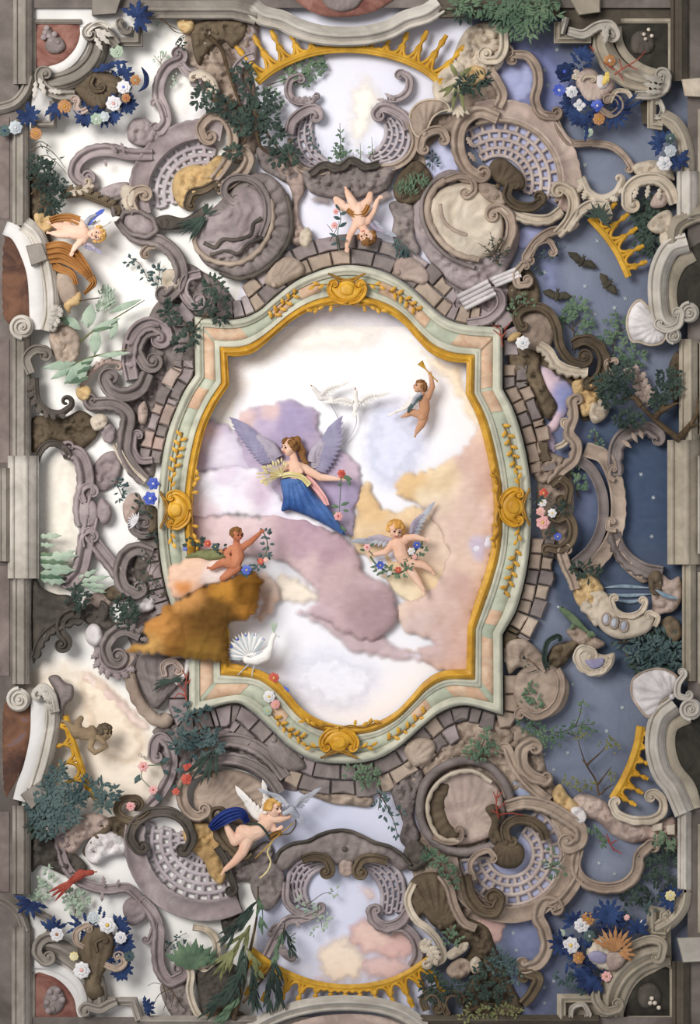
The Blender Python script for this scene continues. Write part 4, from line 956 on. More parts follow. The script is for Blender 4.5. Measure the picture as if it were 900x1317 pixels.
blueleaf('long pointed dark blue leaves laid across the brown shell urn', '118 91 -10 30 9 140 82 -6 26 8 128 84 4 22 8', group=G1)
blueleaf('lobed dark blue leaf spray above the white daisy of the corner bouquet', fan(158, 96, -120, 40, 5, 16, 9), group=G1)
blueleaf('lobed blue leaf spray below the peach scroll of the brown urn', fan(110, 148, 20, 200, 7, 17, 9), group=G1)
blueleaf('lobed blue leaf spray under the white rose of the corner bouquet', fan(144, 146, 10, 150, 6, 15, 8), group=G1)
blueleaf('lobed blue leaf spray outside the orange flower of the corner bouquet', fan(164, 134, -60, 130, 7, 15, 8), group=G1)
blueleaf('pair of slim blue leaves between the urn and the white rose', '138 114 45 18 6 136 118 80 14 5', group=G1)
sweep('crescent_leaf', cr('182 86 188 98 187 110 178 118', 2), lambda s: 1+6*math.sin(math.pi*s), 46, 3, 'leaf_blue', prof='ridge', label='crescent shaped blue leaf at the outer edge of the corner bouquet', cat='leaves')
flower('white daisy with a blue eye in the corner bouquet with the crescent leaf', 159, 112, 9, 54, 'petal_white', 'petal_blue', 8, 2)
flower('full white rose in the corner bouquet with the crescent leaf', 146, 133, 10, 54, 'petal_white', 'petal_pink', 8, 3)
flower('orange flower between blue leaves in the corner bouquet with the crescent leaf', 162, 126, 6, 56, 'petal_orange', 'petal_red', 7, 3)
flower('pale green flower hanging below the urn in the corner bouquet with the crescent leaf', 124, 153, 8, 52, 'leaf_pale', 'petal_white', 7, 3)
flower('pale grey green flower beside the white rose and the hanging blue leaves', 134, 150, 7, 52, 'petal_grey', 'petal_white', 7, 2)
flower('pale green round blossom next to the long blue leaves', 150, 66, 9, 40, 'leaf_pale', 'leaf_pale', 9, 3)
flower('peach blossom beside the crescent leaf', 174, 103, 7, 48, 'petal_orange', 'leaf_pale', 6, 2)
flower('ochre round blossom beside blue leaves under the scroll bracket', 83, 137, 9, 48, 'petal_orange', 'gilt', 9, 3)
blueleaf('dark blue drooping leaves beside the ochre blossom under the bracket', fan(72, 132, 50, 130, 4, 26, 9), group=None)
blueleaf('dark teal and blue leaves growing over the top cornice', fan(176, 22, -150, 90, 8, 24, 10), 'leaf_blue')
flower('ochre blossom on the left cornice above the dark bush', 46, 172, 8, 46, 'petal_orange', 'gilt', 9, 3)
blueleaf('blue leaves hanging on the left cornice beside grey blossoms', fan(36, 148, -90, 200, 9, 18, 9))
flower('grey blossom beside the blue leaves on the left cornice', 20, 164, 9, 46, 'petal_grey', 'petal_white', 8, 3)
flower('dull blue blossom at the edge of the left cornice', 6, 168, 8, 46, 'leaf_slate', 'leaf_blue', 8, 3)
# ---------------------------------------------------------------- lattice shell, upper left
SKW = 'stone_mauve'
sweep('shell_moulding', cr(arc(262, 250, 84, 162, 286), 4), 25, 14, 10, SKW, prof='bowl', wav=(.12, 15, -1), label='broad mauve moulding arching over the white holed shell beside the tree trunk', cat='moulding')
trellis('openwork lattice shell with white holes around the peach rocaille', 262, 250, 32, 72, 164, 284, 9, 'lattice_pale', 12, 4.6, arcs=(41, 51, 61))
rock('peach coloured rocaille shell inside the lattice beside the big grey cartouche', '228 262 221 242 227 222 246 212 264 212 280 200 294 206 286 228 264 242 246 262 236 268', 'stone_ochre', 18, 10, 4, .12, 8, name='rocaille_shell')
SC('mauve S-shaped scroll rising from the lattice shell to the upper left rock', '232 78 216 86 206 104 204 122 211 140 214 156 206 168', 14, SKW, (-1, 9, 1.1), (1, 7, .9), 16)
SC('small mauve hook curl on the tall S scroll', '212 150 208 138 202 130', 7, SKW, None, (-1, 5, .9), 18)
SC('mauve C-scroll reaching out over the dark bush above the reclining child', '196 199 168 199 140 193 116 196 100 208 96 224 106 234', 15, SKW, None, (-1, 9, 1), 16, leaf='160 196 -110 14 7 150 196 -130 14 7 135 205 80 10 6')
rock('mauve rocaille knob at the corner of the lattice shell', '166 182 164 164 172 153 186 152 196 160 203 172 198 184 184 188', SKW, 16, 10, 4, .1, 8, name='rocaille_boss', rings=(180, 172, 8, 3))
rock('lumpy mauve cloud-like rock under the C-scroll', '98 232 112 226 124 232 126 244 112 244', SKW, 14, 9, 4, .1, name='rocaille_boss')
acanthus('dark carved acanthus branch above the reclining child', '78 250 104 248 130 258 152 268', 13, 'stone_umber', 24, 6, -1, tip=(1, 6, .8))
acanthus('cream curled acanthus leaf rising above the reclining child', '88 246 104 244 114 240 116 234', 9, 'stone_cream', 28, 4, 1, tip=(-1, 4, .8))
rock('small warm grey rock lumps between the C-scroll and the shell volute', '126 246 140 238 156 234 166 236 160 250 144 256 130 254', 'stone_mauve', 14, 9, 5, .12, name='rock')
shell('ribbed cream knob shell beside the thick volute', '156 242 166 238 176 246 176 262 166 272 156 264', (168, 262), 14, 'stone_cream', 22, 9, 2)
SC('thick warm volute at the foot of the lattice shell', '174 274 168 258 174 246 184 243', 12, 'stone_warm', None, (1, 8, 1.1), 24)
cartouche('oval swirling grey rocaille boss below the thick volute', 178, 288, 24, 15, 20, 'stone_grey', 'stone_mauve', 22, rings=(176, 288, 6, 3), dish=2)
SC('broad grey arch scroll from the oval boss down towards the frame corner', '150 266 158 286 176 304 204 310 224 326 233 348 229 368 216 382', 17, 'stone_grey', (1, 7, .9), (1, 8, 1), 17)
SC('small curl hanging under the oval rocaille boss', '200 316 190 318 184 324', 8, 'stone_warm', None, (-1, 5, 1), 20)
rock('pale warm block in the hollow of the arch scroll', '210 350 222 346 232 356 230 370 216 376 208 366', 'stone_cream', 20, 7, 3, .1, 6)
rock('grey rock rising from the arch scroll beside the frame corner', '228 342 246 340 262 350 280 360 300 384 312 402 300 408 250 404 238 400 232 380', 'stone_grey', 6, 10, 7, .06, 12)
SC('grey swirl scroll on the rock beside the corner of the frame', '246 392 236 376 240 358 258 352', 12, 'stone_mauve', (-1, 10, 1.1), None, 18)
rock('grey brown rock below the arch scroll beside the left frame corner', '200 404 214 388 232 392 246 406 250 440 250 480 236 486 220 470 206 446 196 424', 'stone_grey', 6, 10, 6, .07, 12)
SC('grey rolling volute under the bush beside the left frame corner', '186 470 176 450 186 430 206 424', 14, 'stone_grey', (-1, 12, 1.2), None, 18)
# ---------------------------------------------------------------- big round cartouche, upper left
A = T('rocaille_cartouche', 'round grey rocaille cartouche with scalloped border beside the tumbling child', 'cartouche', 310, 290, 12)
puff('shell_border', '252 316 262 338 282 350 306 358 330 352 350 338 364 322 374 300 374 276 370 252 356 232 338 222 316 226 300 240 280 262 258 282', 16, 12, 'stone_grey', A, R=12, step=2.6, flute=(298, 286, 26, 4), lump=2)
puff('inner_plate', '250 304 256 288 272 274 290 268 300 250 318 240 334 246 343 264 342 288 332 308 316 322 296 332 272 332 256 322', 28, 7, 'stone_mauve', A, R=8, step=2.6, rings=(284, 268, 15, 4), lump=2)
scroll('border_scroll', '298 260 288 248 292 234 308 228 328 234 342 254 344 280 336 304', 9, 32, 'stone_grey', A, (-1, 6, 1.1), None)
sweep('scalloped_lip', cr('252 300 252 316 264 330 284 338 306 338 328 326 344 304 350 280 348 256', 2.5), 6, 30, 7, 'stone_warm', A, prof='tube', wav=(.5, 12, 1))
sweep('scalloped_lip', cr('282 350 306 358 330 352 350 338 364 322 374 300 374 276 368 250', 2.5), 5, 24, 6, 'stone_dark', A, prof='tube', wav=(.6, 9, 1))
sweep('ledge', cr('262 312 276 318 286 308 304 308 322 302 326 288 336 280', 2.5), 5, 37.5, 5, 'stone_dark', A, prof='tube', wav=(.4, 8, 1))
sweep('ledge', cr('270 328 290 322 306 326 318 314 336 306', 2.5), 4, 37, 5, 'stone_dark', A, prof='tube', wav=(.4, 8, 1))
shell('grey fluted shell on the stones left of the top gold mask', '340 362 352 340 370 330 388 338 390 352 372 362 354 370', (352, 366), 26, 'stone_warm', 24, 8, 2.5)
t = T('reed_tuft', 'dark windblown reed tuft against the big round cartouche', 'plant', 262, 282, 30)
g = G()
for k in range(26): leafg(g, 264+random.uniform(-4, 4), 281+random.uniform(-4, 4), 40+k % 5, 150+random.uniform(-32, 22), random.uniform(20, 40), 3.4, .1)
for k in range(14): leafg(g, 264, 276, 42, -60+random.uniform(-50, 60), random.uniform(10, 18), 2.6, .1)
g.build('blades', 'leaf_dark', t, kind='stuff')
rock('dark scrolled rock spur pointing at the lattice shell', '198 282 214 276 236 280 254 270 268 262 262 280 244 292 216 296 202 292', 'stone_dark', 22, 8, 4, .1, 7)
SC('dark scroll crest between peach rocaille and big cartouche', '240 262 246 248 262 244 276 236', 10, 'stone_umber', (-1, 6, 1), (1, 5, 1), 26)
SC('tall warm C-scroll wrapping the side of the lattice shell', '262 178 258 164 270 150 286 150 298 166 299 190 288 214 274 232', 13, 'stone_warm', (-1, 8, 1.1), None, 22)
SC('lower warm scroll linking tall C-scroll and big cartouche', '316 196 320 206 312 222 294 236 278 246', 14, 'stone_warm', (-1, 7, .9), None, 20)
# ---------------------------------------------------------------- rock with the tree, top left
rock('tall dark rock with carved hollows under the leaning tree', '240 40 262 26 300 24 332 28 328 60 322 84 328 112 334 150 332 186 318 208 298 206 300 170 286 140 270 128 262 108 254 90 238 78', 'stone_warm', 4, 12, 9, .06, 14, seed=3)
rock('dark hollow crag at the top of the rock behind the leaning tree', '248 34 276 24 312 26 318 44 300 62 286 52 268 66 256 84 248 64', 'stone_umber', 18, 12, 9, .09, 10, seed=5)
rock('ochre lump of stone under the top cornice', '228 26 244 22 250 34 242 44 232 40', 'stone_ochre', 22, 8, 4, .15, 6)
acanthus('cream carved leaf curling on the tall dark rock', '278 120 272 104 260 94 248 96', 11, 'stone_cream', 30, 5, -1, tip=(-1, 5, .8))
SC('rolled mauve volute of rock beside the gilt railing end', '316 122 306 108 304 90 316 76 326 72', 12, 'stone_mauve', (1, 8, 1), None, 18)
SC('mauve volute knob on the rock shoulder', '252 96 240 92 232 82', 11, 'stone_mauve', (1, 8, 1), None, 20)
rock('pinkish rock swirl behind the left end of the upper gilt railing', '300 40 322 28 332 44 330 76 318 88 306 80 298 60', 'stone_mauve', 12, 9, 7, .1, 10)
plant('leaning_tree', 'leaning dark green tree rooted in the rock below the top cornice', ['268 46 284 62 292 86 302 116 314 150 318 172 308 194', '314 140 332 150 346 176 362 196', '302 130 284 132 268 124', '330 170 336 190 352 200'],
  '314 96 13 322 118 10 340 132 14 328 148 16 346 152 12 350 172 12 362 186 12 372 200 11 312 160 12 262 118 10 274 130 11 290 140 11 256 128 8 298 196 9 304 150 10 358 204 8', 'leaf_dark', 36, 8, 4, 30, (6, 2), cat='tree')
plant('hanging_twigs', 'bare dark twigs hanging under the top cornice', ['206 24 220 34 236 40', '212 26 224 40 240 44', '226 56 232 48 244 40', '228 62 236 50'], '230 62 5 234 54 5 206 32 4', 'leaf_dark', 38, 5, 2.6, 30, (1.6, .7))
plant('pale_sapling', 'faint pale sapling standing on the tall S scroll', ['206 96 207 80 206 66', '207 82 200 74', '207 78 213 70'], '206 70 4 202 76 3 213 72 3 222 100 6 220 108 5', 'leaf_pale', 14, 5, 2.5, 20, (1, .6))
for (x, y, lb) in ((240, 80, ''),): pass
# stone blocks in the arch right of the big cartouche
rock('cracked pinkish stone pier left of the top putto opening', '352 200 372 208 390 220 392 246 384 262 386 286 396 300 390 316 372 312 368 284 376 262 372 240 358 222', 'stone_pink', 10, 10, 7, .1, 10, seed=9)
rock('grey boulder filling the gap below the top lattice pair on the left', '330 190 352 190 376 206 390 222 372 236 352 226 336 216', 'stone_grey', 8, 9, 7, .1, 10, seed=10)
rock('small cream stone on the ledge of the putto opening', '386 300 396 292 402 304 396 318 386 314', 'stone_cream', 22, 6, 3, .1, 5)
# plants round the left frame corner
plant('leafy_branch', 'dark leafy branch curling round the upper left frame corner', ['244 440 242 420 232 410 216 398', '244 430 258 412 270 396 276 376', '262 408 284 400'], '214 396 8 218 404 8 274 366 11 284 378 9 262 396 9 284 404 10 236 418 8 246 430 9 232 440 10', 'leaf_dark', 46, 8, 5, 26, (2, 1), lobes=1)
plant('hanging_vine', 'pale blue green vine hanging inside the arch scroll', ['164 330 180 340 190 360', '206 336 204 360 200 380'], '166 334 5 176 338 5 188 356 7 202 350 7 206 366 6 196 346 5', 'leaf_slate', 16, 6, 3.4, 26, (1, .7))
# ---------------------------------------------------------------- reclining child and cloth, left
rock('brown rock behind the dark bush on the left wall', '38 228 52 222 62 238 66 262 62 290 68 320 60 330 48 300 38 276', 'stone_umber', 12, 10, 6, .1, 10)
rock('ochre rock ledge under the reclining child', '44 276 62 274 74 282 66 296 52 298', 'stone_ochre', 30, 7, 4, .14, 6)
plant('dark_bush', 'dark green bush against the left cornice above the reclining child', ['40 250 56 230 70 214', '50 260 66 250 80 240'], '48 210 9 58 218 11 46 228 10 62 236 11 70 250 11 64 264 11 80 246 7 76 236 7 60 226 9 72 270 8 54 214 8', 'leaf_dark', 34, 7, 4, 34, (2.4, 1), lobes=1)
plant('bare_twigs', 'thin dark twigs arching out beside the ochre blossom on the left', ['40 196 54 188 70 198 84 216', '44 204 60 200 76 212 86 224', '40 190 52 182 66 190'], '58 192 3 74 206 3', 'leaf_dark', 38, 8, 1.6, 30, (1.6, .6))
c5 = figure('person', 'pink skinned child lying on its side above an orange cloth', 98, 298, 44,
  ['118 301 46 4.5 112 300 46 5', '106 290 45 6 108 302 46 8 106 310 45 5.5', '106 299 46 9.5 96 299 45 9.5 86 295 44 8.5', '104 310 48 4.6 98 316 50 4 94 322 50 3', '107 288 46 4.6 96 283 46 4 84 284 46 3', '88 294 45 7 76 291 46 5.6 68 288 45 3.4', '88 300 45 7 76 301 46 5.4 68 300 45 3.2'],
  'skin', ((124, 301, 48), 9.8, (-.1, .1, 1), (1, .06, 0)), [(93, 323, 50, 110, 2.4)], [(66, 287, 45, 200, 2.4), (66, 300, 45, 190, 2.4)], 'hair_gold')
drape('yellow_shawl', '64 284 76 280 90 280 102 284', lambda s: 9+3*s, 48, 5, 'cloth_orange', c5, 3)
wing(c5, (110, 288), (124, 276), 6, 13, 6, 'petal_blue', 50, 1, 50, cov='wing_grey'); wing(c5, (120, 290), (142, 284), 6, 13, 6, 'wing_white', 40, -1, 60, cov='wing_white'); wing(c5, (110, 314), (122, 320), 6, 12, 5, 'wing_mauve', 46, 1, 50)
oc = T('orange_cloth', 'heavy orange brown cloth hanging from the ledge under the reclining child', 'cloth', 90, 340, 38)
drape('cloth_fall', '60 326 78 324 94 332 108 346 120 362', lambda s: 22*(.6+.8*math.sin(math.pi*min(1, .25+s*.8)))*(1-.35*s), 40, 9, 'cloth_orange', oc, 4, 3)
drape('cloth_tip', '116 356 120 364 114 372 108 378', lambda s: 12-8*s, 46, 6, 'cloth_orange', oc, 3, 5)
drape('cloth_end', '68 340 78 346 92 352 98 366', lambda s: 12-5*s, 38, 6, 'cloth_orange', oc, 3, 6)
rock('tan leather sack below the orange cloth', '74 352 88 352 98 366 100 384 90 394 80 388 74 370', 'stone_warm', 36, 9, 2, .1, 8, name='leather_sack', cat='bag', crack=None)
rock('ochre tied end of the sack beside the arch', '84 388 96 378 104 376 103 390 92 396 90 404 82 396', 'stone_ochre', 40, 7, 3, .14, 6, name='sack_tie_cloth', cat='cloth', crack=None)
sweep('wooden_stick', cr('102 387 114 385 128 383', 3), 1.6, 44, 1.4, 'bark', prof='tube', label='thin wooden stick poking out of the ochre sack end', cat='stick')
# arch volutes on the left wall
def ionic(label, x, y, r, m, h=44, side=1, group=None):
    t = T('ionic_volute', label, 'scroll', x, y, h-6, group)
    p = [(x+r*(1-.82*k/40)*math.cos(side*(math.pi*.5+k*math.pi*2*2.1/40)), y+r*(1-.82*k/40)*math.sin(side*(math.pi*.5+k*math.pi*2*2.1/40))) for k in range(41)]
    puff('volute_disc', ell(x, y, r*1.02, r*1.02), h-4, 4, m, t, R=4, step=3)
    sweep('volute_coil', p, lambda s: r*.36*(1-.6*s), h, 5, m, t, prof='tube'); g = G(); ball(g, x, y, h+2, r*.17, r*.2); g.build('volute_eye', m, t); return t
ionic('cream coiled volute under the rust panel below the orange cloth', 28, 420, 15, 'cornice_light', 46)
acanthus('grey acanthus leaf hanging on the arch beside the coiled cream volute', '74 392 72 408 66 420', 10, 'cornice_light', 50, 4, 1, tip=(-1, 4, .9), both=True)
rock('rough grey block under the arch beside the long leaved plant', '64 428 82 418 96 424 104 440 100 460 88 470 74 466 66 450', 'stone_warm', 30, 10, 5, .1, 8)
SC('grey scroll curling below the rough block on the left wall', '40 480 34 462 44 450 58 450', 12, 'cornice_left', None, (1, 7, 1), 36)
# long leaved plant
lp = T('long_leaved_plant', 'long leaved pale green plant reaching out from the left wall', 'plant', 98, 440, 24)
g = G(); stemg(g, '98 444 122 424 150 408 186 386', 3, 1, 30); stemg(g, '92 470 122 458 166 449', 3, 1, 30); g.build('stem', 'leaf_olive', lp)
bigleaves(lp, '140 402 -22 46 9 118 424 -22 40 8 150 410 105 28 11 124 424 95 34 16 112 422 -80 32 18 104 424 -140 30 12 104 414 -30 24 14 126 458 -6 42 7 120 460 140 44 14 108 464 130 40 14 98 466 170 44 12 96 470 150 36 10 112 462 110 38 12 88 480 10 26 8', 'leaf_pale', 32, lobes=0)
bigleaves(lp, '118 426 -12 30 5 96 420 -150 26 7 80 482 -14 40 8 82 492 -10 34 8 92 474 -20 30 6', 'leaf_green', 34, lobes=0)
foliage('foliage', '138 388 9 136 378 8 130 396 8', 'leaf_pale', lp, 20, 8, 3, 36, dirs=-70)
# scroll stack between the plant and the frame
SC('broad mauve ribbed scroll curling beside the left frame corner', '170 488 166 464 169 440 178 424 194 417 210 424', 19, 'stone_mauve', None, (1, 12, 1.1), 14, leaf='172 470 190 12 8 170 456 190 12 8 171 442 195 12 8')
SC('grey S-scroll with a deep curl below the long leaved plant', '190 480 180 500 160 508 142 502 134 490', 17, 'stone_grey', None, (1, 9, 1.2), 20)
acanthus('cream pink acanthus crest above the deep grey curl', '102 496 118 478 136 466 152 466', 9, 'stone_pink', 22, 6, -1, tip=(1, 6, .8))
acanthus('dark acanthus curl hooking upward beside the left wall', '44 486 46 512 58 528 76 532 90 524', 12, 'stone_dark', 32, 7, 1, tip=(-1, 9, 1))
rock('dark brown rocks under the dark acanthus curl', '40 540 62 534 84 536 104 528 122 540 126 558 112 574 96 580 80 570 64 566 48 580 40 578', 'stone_umber', 10, 12, 8, .09, 12, seed=4)
rock('ochre cream stone beside the grey S-scroll', '98 500 112 496 118 506 110 516 100 512', 'stone_ochre', 26, 7, 3, .14, 5); rock('cream stone below the grey S-scroll', '116 540 126 532 138 536 136 548 122 554', 'stone_cream', 26, 7, 3, .14, 5)
rock('mauve pendant stone under the cream stone', '130 550 140 544 148 552 146 568 134 568', 'stone_mauve', 20, 7, 3, .12, 6)
SC('grey winding stem scroll running down to the blue flowers', '118 520 146 520 164 534 161 560 160 582 171 602 186 618', 17, 'stone_grey', (1, 6, .9), None, 20)
SC('mauve hook scroll against the left stones of the frame', '196 592 180 592 171 578 172 560', 9, 'stone_mauve', None, (1, 6, .9), 22)
rock('small mauve stone in the opening beside the left stones', '178 524 186 516 190 530 186 546 178 542', 'stone_pink', 20, 6, 3, .12, 5)
SC('dark little arch moulding over the cream sky on the left', '46 596 52 580 64 570 80 574 88 584', 8, 'stone_dark', None, (1, 4, .8), 26)
# mauve stalk
mz = T('rocaille_stalk', 'tall mauve rocaille stalk with two volutes standing in the cream sky', 'scroll', 110, 660, 10)
scroll('upper_stem', '88 580 102 586 109 604 110 626 105 650 107 676', 20, 14, 'stone_mauve', mz, (1, 5, .8), None); scroll('lower_stem', '118 664 112 690 108 714 102 736 90 750', 19, 15, 'stone_mauve', mz, None, (1, 5, .7))
scroll('branch', '112 684 126 704 142 724 154 742', 17, 14, 'stone_mauve', mz); scroll('volute', '108 646 104 632 114 624 122 628', 8, 24, 'stone_mauve', mz, None, (1, 6, 1.1)); scroll('volute', '106 704 104 690 114 682 122 686', 8, 24, 'stone_mauve', mz, None, (1, 6, 1.1))
puff('boss', '130 640 140 648 144 662 138 674 128 672 124 656', 18, 8, 'stone_mauve', mz, R=7, step=2.6, rings=(136, 660, 6, 2)); puff('boss', ell(112, 660, 15, 20), 18, 7, 'stone_mauve', mz, R=9, step=2.6, flute=(112, 660, 20, 2))
rock('round mauve rock behind the top of the rocaille stalk', '118 604 130 586 146 580 156 592 154 614 142 628 126 632 118 620', 'stone_mauve', 6, 8, 4, .08, 10)
SC('cream strip scroll leading to the blue flowers', '148 570 158 590 170 606 186 620', 9, 'stone_cream', None, None, 24)
# blue flowers and shell knot at the left clasp
flower('upper lilac blue flower beside the left gold clasp', 197, 622, 8, 46, 'petal_blue', 'petal_white', 6, 2); flower('lower lilac blue flower with white heart beside the left gold clasp', 193, 641, 9, 48, 'petal_blue', 'petal_white', 6, 2)
kn = T('shell_knot', 'reddish shell and grey coils under the lilac blue flowers', 'shell', 178, 670, 26)
puff('shell_body', '160 668 158 650 166 636 178 634 182 646 176 662 168 676', 28, 8, 'stone_pink', kn, R=7, step=2.6, flute=(176, 640, 18, 2)); scroll('coil', '192 688 180 688 170 680 172 668 184 664', 9, 32, 'stone_grey', kn, None, (1, 8, 1.3)); puff('shell_body', '186 650 200 652 204 668 200 686 188 684 190 666', 28, 9, 'stone_umber', kn, R=6, step=2.6, lump=4, lsc=.15)
foliage('foliage', '180 642 5 192 660 5 196 690 5 176 656 4', 'leaf_dark', kn, 42, 6, 3, 30)
leafbunch('white thin petals spraying from the grey coils by the left clasp', fan(176, 672, 140, 280, 9, 14, 2.4), 'petal_white', 46, 'petal_spray', None, 0)
plant('pale_sprig', 'pale blue green sprig between the stalk and the lilac flowers', ['158 640 152 626 150 616', '156 630 164 622'], '150 620 5 158 626 5 162 618 4 152 640 4 154 634 4', 'leaf_slate', 20, 6, 3, 24, (1.2, .7))
SC('dark grey hollow scroll with vines below the left clasp', '196 712 176 706 160 716 154 738 160 756 174 764', 16, 'stone_grey', None, (-1, 9, .9), 20)
rock('grey hollow rock beside the frame under the left clasp', '176 712 192 706 204 714 210 740 220 768 206 772 186 766 176 750 172 730', 'stone_dark', 10, 10, 7, .1, 10)
plant('creeping_vine', 'dark thin vine creeping over the hollow grey rock', ['186 706 194 724 190 744 198 762', '204 726 196 740 206 758'], '182 712 4 196 722 4 188 742 5 200 750 5 196 766 5 178 752 5', 'leaf_dark', 38, 4, 2.4, 34, (1.2, .7))
# fern fronds
ff = T('fern_fronds', 'soft green fern fronds spreading from the left pilaster', 'plant', 54, 725, 18)
bigleaves(ff, '50 690 -2 30 10 50 700 6 22 8 50 718 -4 50 16 52 726 10 46 14 50 738 -6 48 12 52 744 8 34 14 70 718 -20 30 10', 'leaf_pale', 26, 'frond', 1); bigleaves(ff, '50 722 2 40 8 50 742 0 34 8 50 712 8 34 8', 'leaf_green', 28, 'frond', 1)
fb = T('fern_fronds', 'pale fern fronds lying under the fork of the mauve stalk', 'plant', 105, 745, 18); bigleaves(fb, '102 748 -10 40 10 104 752 4 36 9 100 744 -24 30 8 112 756 14 26 7', 'leaf_pale', 22, 'frond', 1)
# dark mass below
dk = T('acanthus_console', 'large dark acanthus console below the fern fronds on the left wall', 'bracket', 70, 790, 14)
puff('console_body', '42 744 54 756 72 764 90 766 104 780 112 792 102 802 84 804 66 812 52 832 42 850', 20, 14, 'stone_dark', dk, R=12, step=2.6, lump=3, flute=(112, 792, 18, 3)); scroll('leaf_edge', '44 846 52 824 68 808 88 800 106 796', 9, 34, 'stone_dark', dk, None, None, wav=(.8, 7, 1)); scroll('volute', '104 790 92 788 80 796 78 812 86 822', 12, 34, 'stone_dark', dk, None, (1, 10, 1.1))
rock('pale bluish egg-like shell beside the dark console volute', '110 812 118 802 128 806 132 820 124 832 112 826', 'stone_pale', 26, 9, 1, .1, 8, name='egg_shell', cat='shell', crack=None)
acanthus('pale leaf lip curling out under the dark console', '52 826 62 812 76 806', 8, 'stone_pale', 30, 5, 1, tip=(1, 4, .7))
rock('dark rocks between the console and the leafy bush', '104 790 116 776 126 784 130 772 140 780 142 798 160 802 168 812 150 816 128 806 112 802', 'stone_dark', 18, 9, 7, .12, 8)
rock('pink rock patch under the fern fronds', '108 770 126 762 146 764 140 780 124 784 112 784', 'stone_pink', 8, 6, 4, .12, 7); rock('pale bluish rock beside the brown cloud', '174 772 186 764 198 768 198 782 184 788 174 784', 'stone_pale', 14, 7, 5, .12, 6)
rock('olive brown rock above the dark leafy bush', '134 760 148 752 166 752 172 764 156 772 140 772', 'stone_umber', 14, 8, 5, .12, 7)
plant('leafy_bush', 'small dark leafy bush beside the brown cloud', ['160 806 160 790 158 772'], '158 774 9 166 784 9 154 788 9 168 796 9 160 800 8', 'leaf_dark', 34, 7, 4, 36, lobes=1)
plant('dark_sprig', 'small black green sprig on the dark console', ['94 790 96 774 98 758'], '98 760 7 104 768 8 94 772 7 104 776 6', 'leaf_dark', 44, 9, 5, 26, lobes=1)
SC('grey rolling volute at the end of the brown cloud', '180 818 162 810 146 816 136 832 140 848', 15, 'stone_grey', None, (-1, 12, 1.3), 26, leaf='176 814 -40 14 9 168 812 -60 12 8 180 822 0 12 8')
acanthus('pink mauve ruffled leaf under the grey rolling volute', '128 832 130 852 144 864 160 862 172 848', 14, 'stone_mauve', 22, 7, 1, tip=(-1, 5, .8))
sh = T('shell_vase', 'grey shell vase with dark strands and scalloped border beside the frame corner', 'shell', 205, 885, 14)
puff('vase_body', '178 844 200 842 222 846 242 850 232 878 216 898 202 912 190 902 180 880 174 860', 20, 12, 'stone_grey', sh, R=12, step=2.6, flute=(204, 920, 30, 2.6)); sweep('scalloped_border', cr('170 842 166 858 170 878 178 900 192 918 208 928 218 920', 3), 15, 18, 10, 'stone_warm', sh, prof='tube', wav=(.3, 7, 1)); scroll('coil', '212 870 210 856 222 850 232 858', 8, 32, 'stone_pink', sh, None, (1, 6, 1))
g = G()
for k in range(9): leafg(g, 232+k % 3*2, 868+k*1.2, 38, 150+k*5, 44-k*2, 3, .1)
g.build('strands', 'leaf_dark', sh); sweep('vase_lip', cr('242 848 238 866 226 880', 2.5), 7, 30, 6, 'stone_pale', sh, prof='tube')
def coral(label, branches, m='coral', h=40, w=2):
    p = P(branches[0])[0]; t = T('coral', label, 'coral', p[0], p[1], h-4); g = G()
    for b in branches: stemg(g, b, w, w*.55, h)
    g.build('branches', m, t); return t
coral('rust coloured coral twigs beside the lower left frame corner', ['240 904 238 884 242 864', '238 890 228 878', '240 880 248 870', '239 896 230 892 224 898', '240 872 234 862'], w=2)
# capital at lower left arch
ionic('cream coiled volute above the rust panel by the stone child', 24, 900, 15, 'cornice_light', 46, -1)
acanthus('cream acanthus leaf crowning the lower left arch', '70 916 66 896 56 884 46 890', 14, 'cornice_light', 50, 5, -1, tip=(-1, 6, 1))
rock('grey leaf-like boulder on top of the lower left arch', '62 872 74 868 84 878 94 882 94 898 84 908 80 926 74 914 72 892', 'stone_grey', 34, 11, 3, .08, 10, crack=None)
cloud('pink_streak_cloud', 'faint pink cloud streak in the cream sky above the stone child', '104 862 122 868 150 890 182 920 196 940 170 934 140 912 112 890', 1.5, 1.5, (244, 222, 210), [(150, 900, 20, (226, 200, 190))], soft=9, seed=31)
cloud('peach_cloud', 'warm peach cloud beyond the stone child', '96 880 130 870 180 930 186 975 150 985 120 960', 1.2, 1, (250, 232, 210), soft=18, seed=32)  # soft-edged peach tint over the cream sky
# stone child and railing
c6 = figure('person', 'stone coloured child leaning over the gilt railing on the left', 112, 944, 52,
  ['128 944 54 4.6 122 945 54 5', '118 938 53 5.6 119 948 54 7', '118 944 54 8.5 108 944 53 8.5 100 940 52 7.5', '119 950 55 4.6 116 962 56 3.8 122 968 57 3.4 130 964 58 3', '118 938 54 4.4 128 950 57 3.8 134 956 58 3', '100 940 53 6.5 100 930 55 5 104 924 55 4', '98 944 52 6.5 92 936 52 4.6 86 930 52 3.4'],
  'skin_stone', ((134, 942, 57), 9.5, (.75, .2, .6), (-.1, -1, 0)), [(131, 964, 58, -30, 2.4), (135, 957, 58, 60, 2.2)], [(85, 929, 52, 200, 2.4)], 'stone_umber', lip='skin_stone', hairn=60, dz=-9)
balustrade('gilt railing curving under the stone child beside the dark bush', '84 920 92 946 102 978 112 1006 124 1030', 5, [18, 20, 24, 24, 20], 'gilt', 32, flip=1, w=6, bw=5)
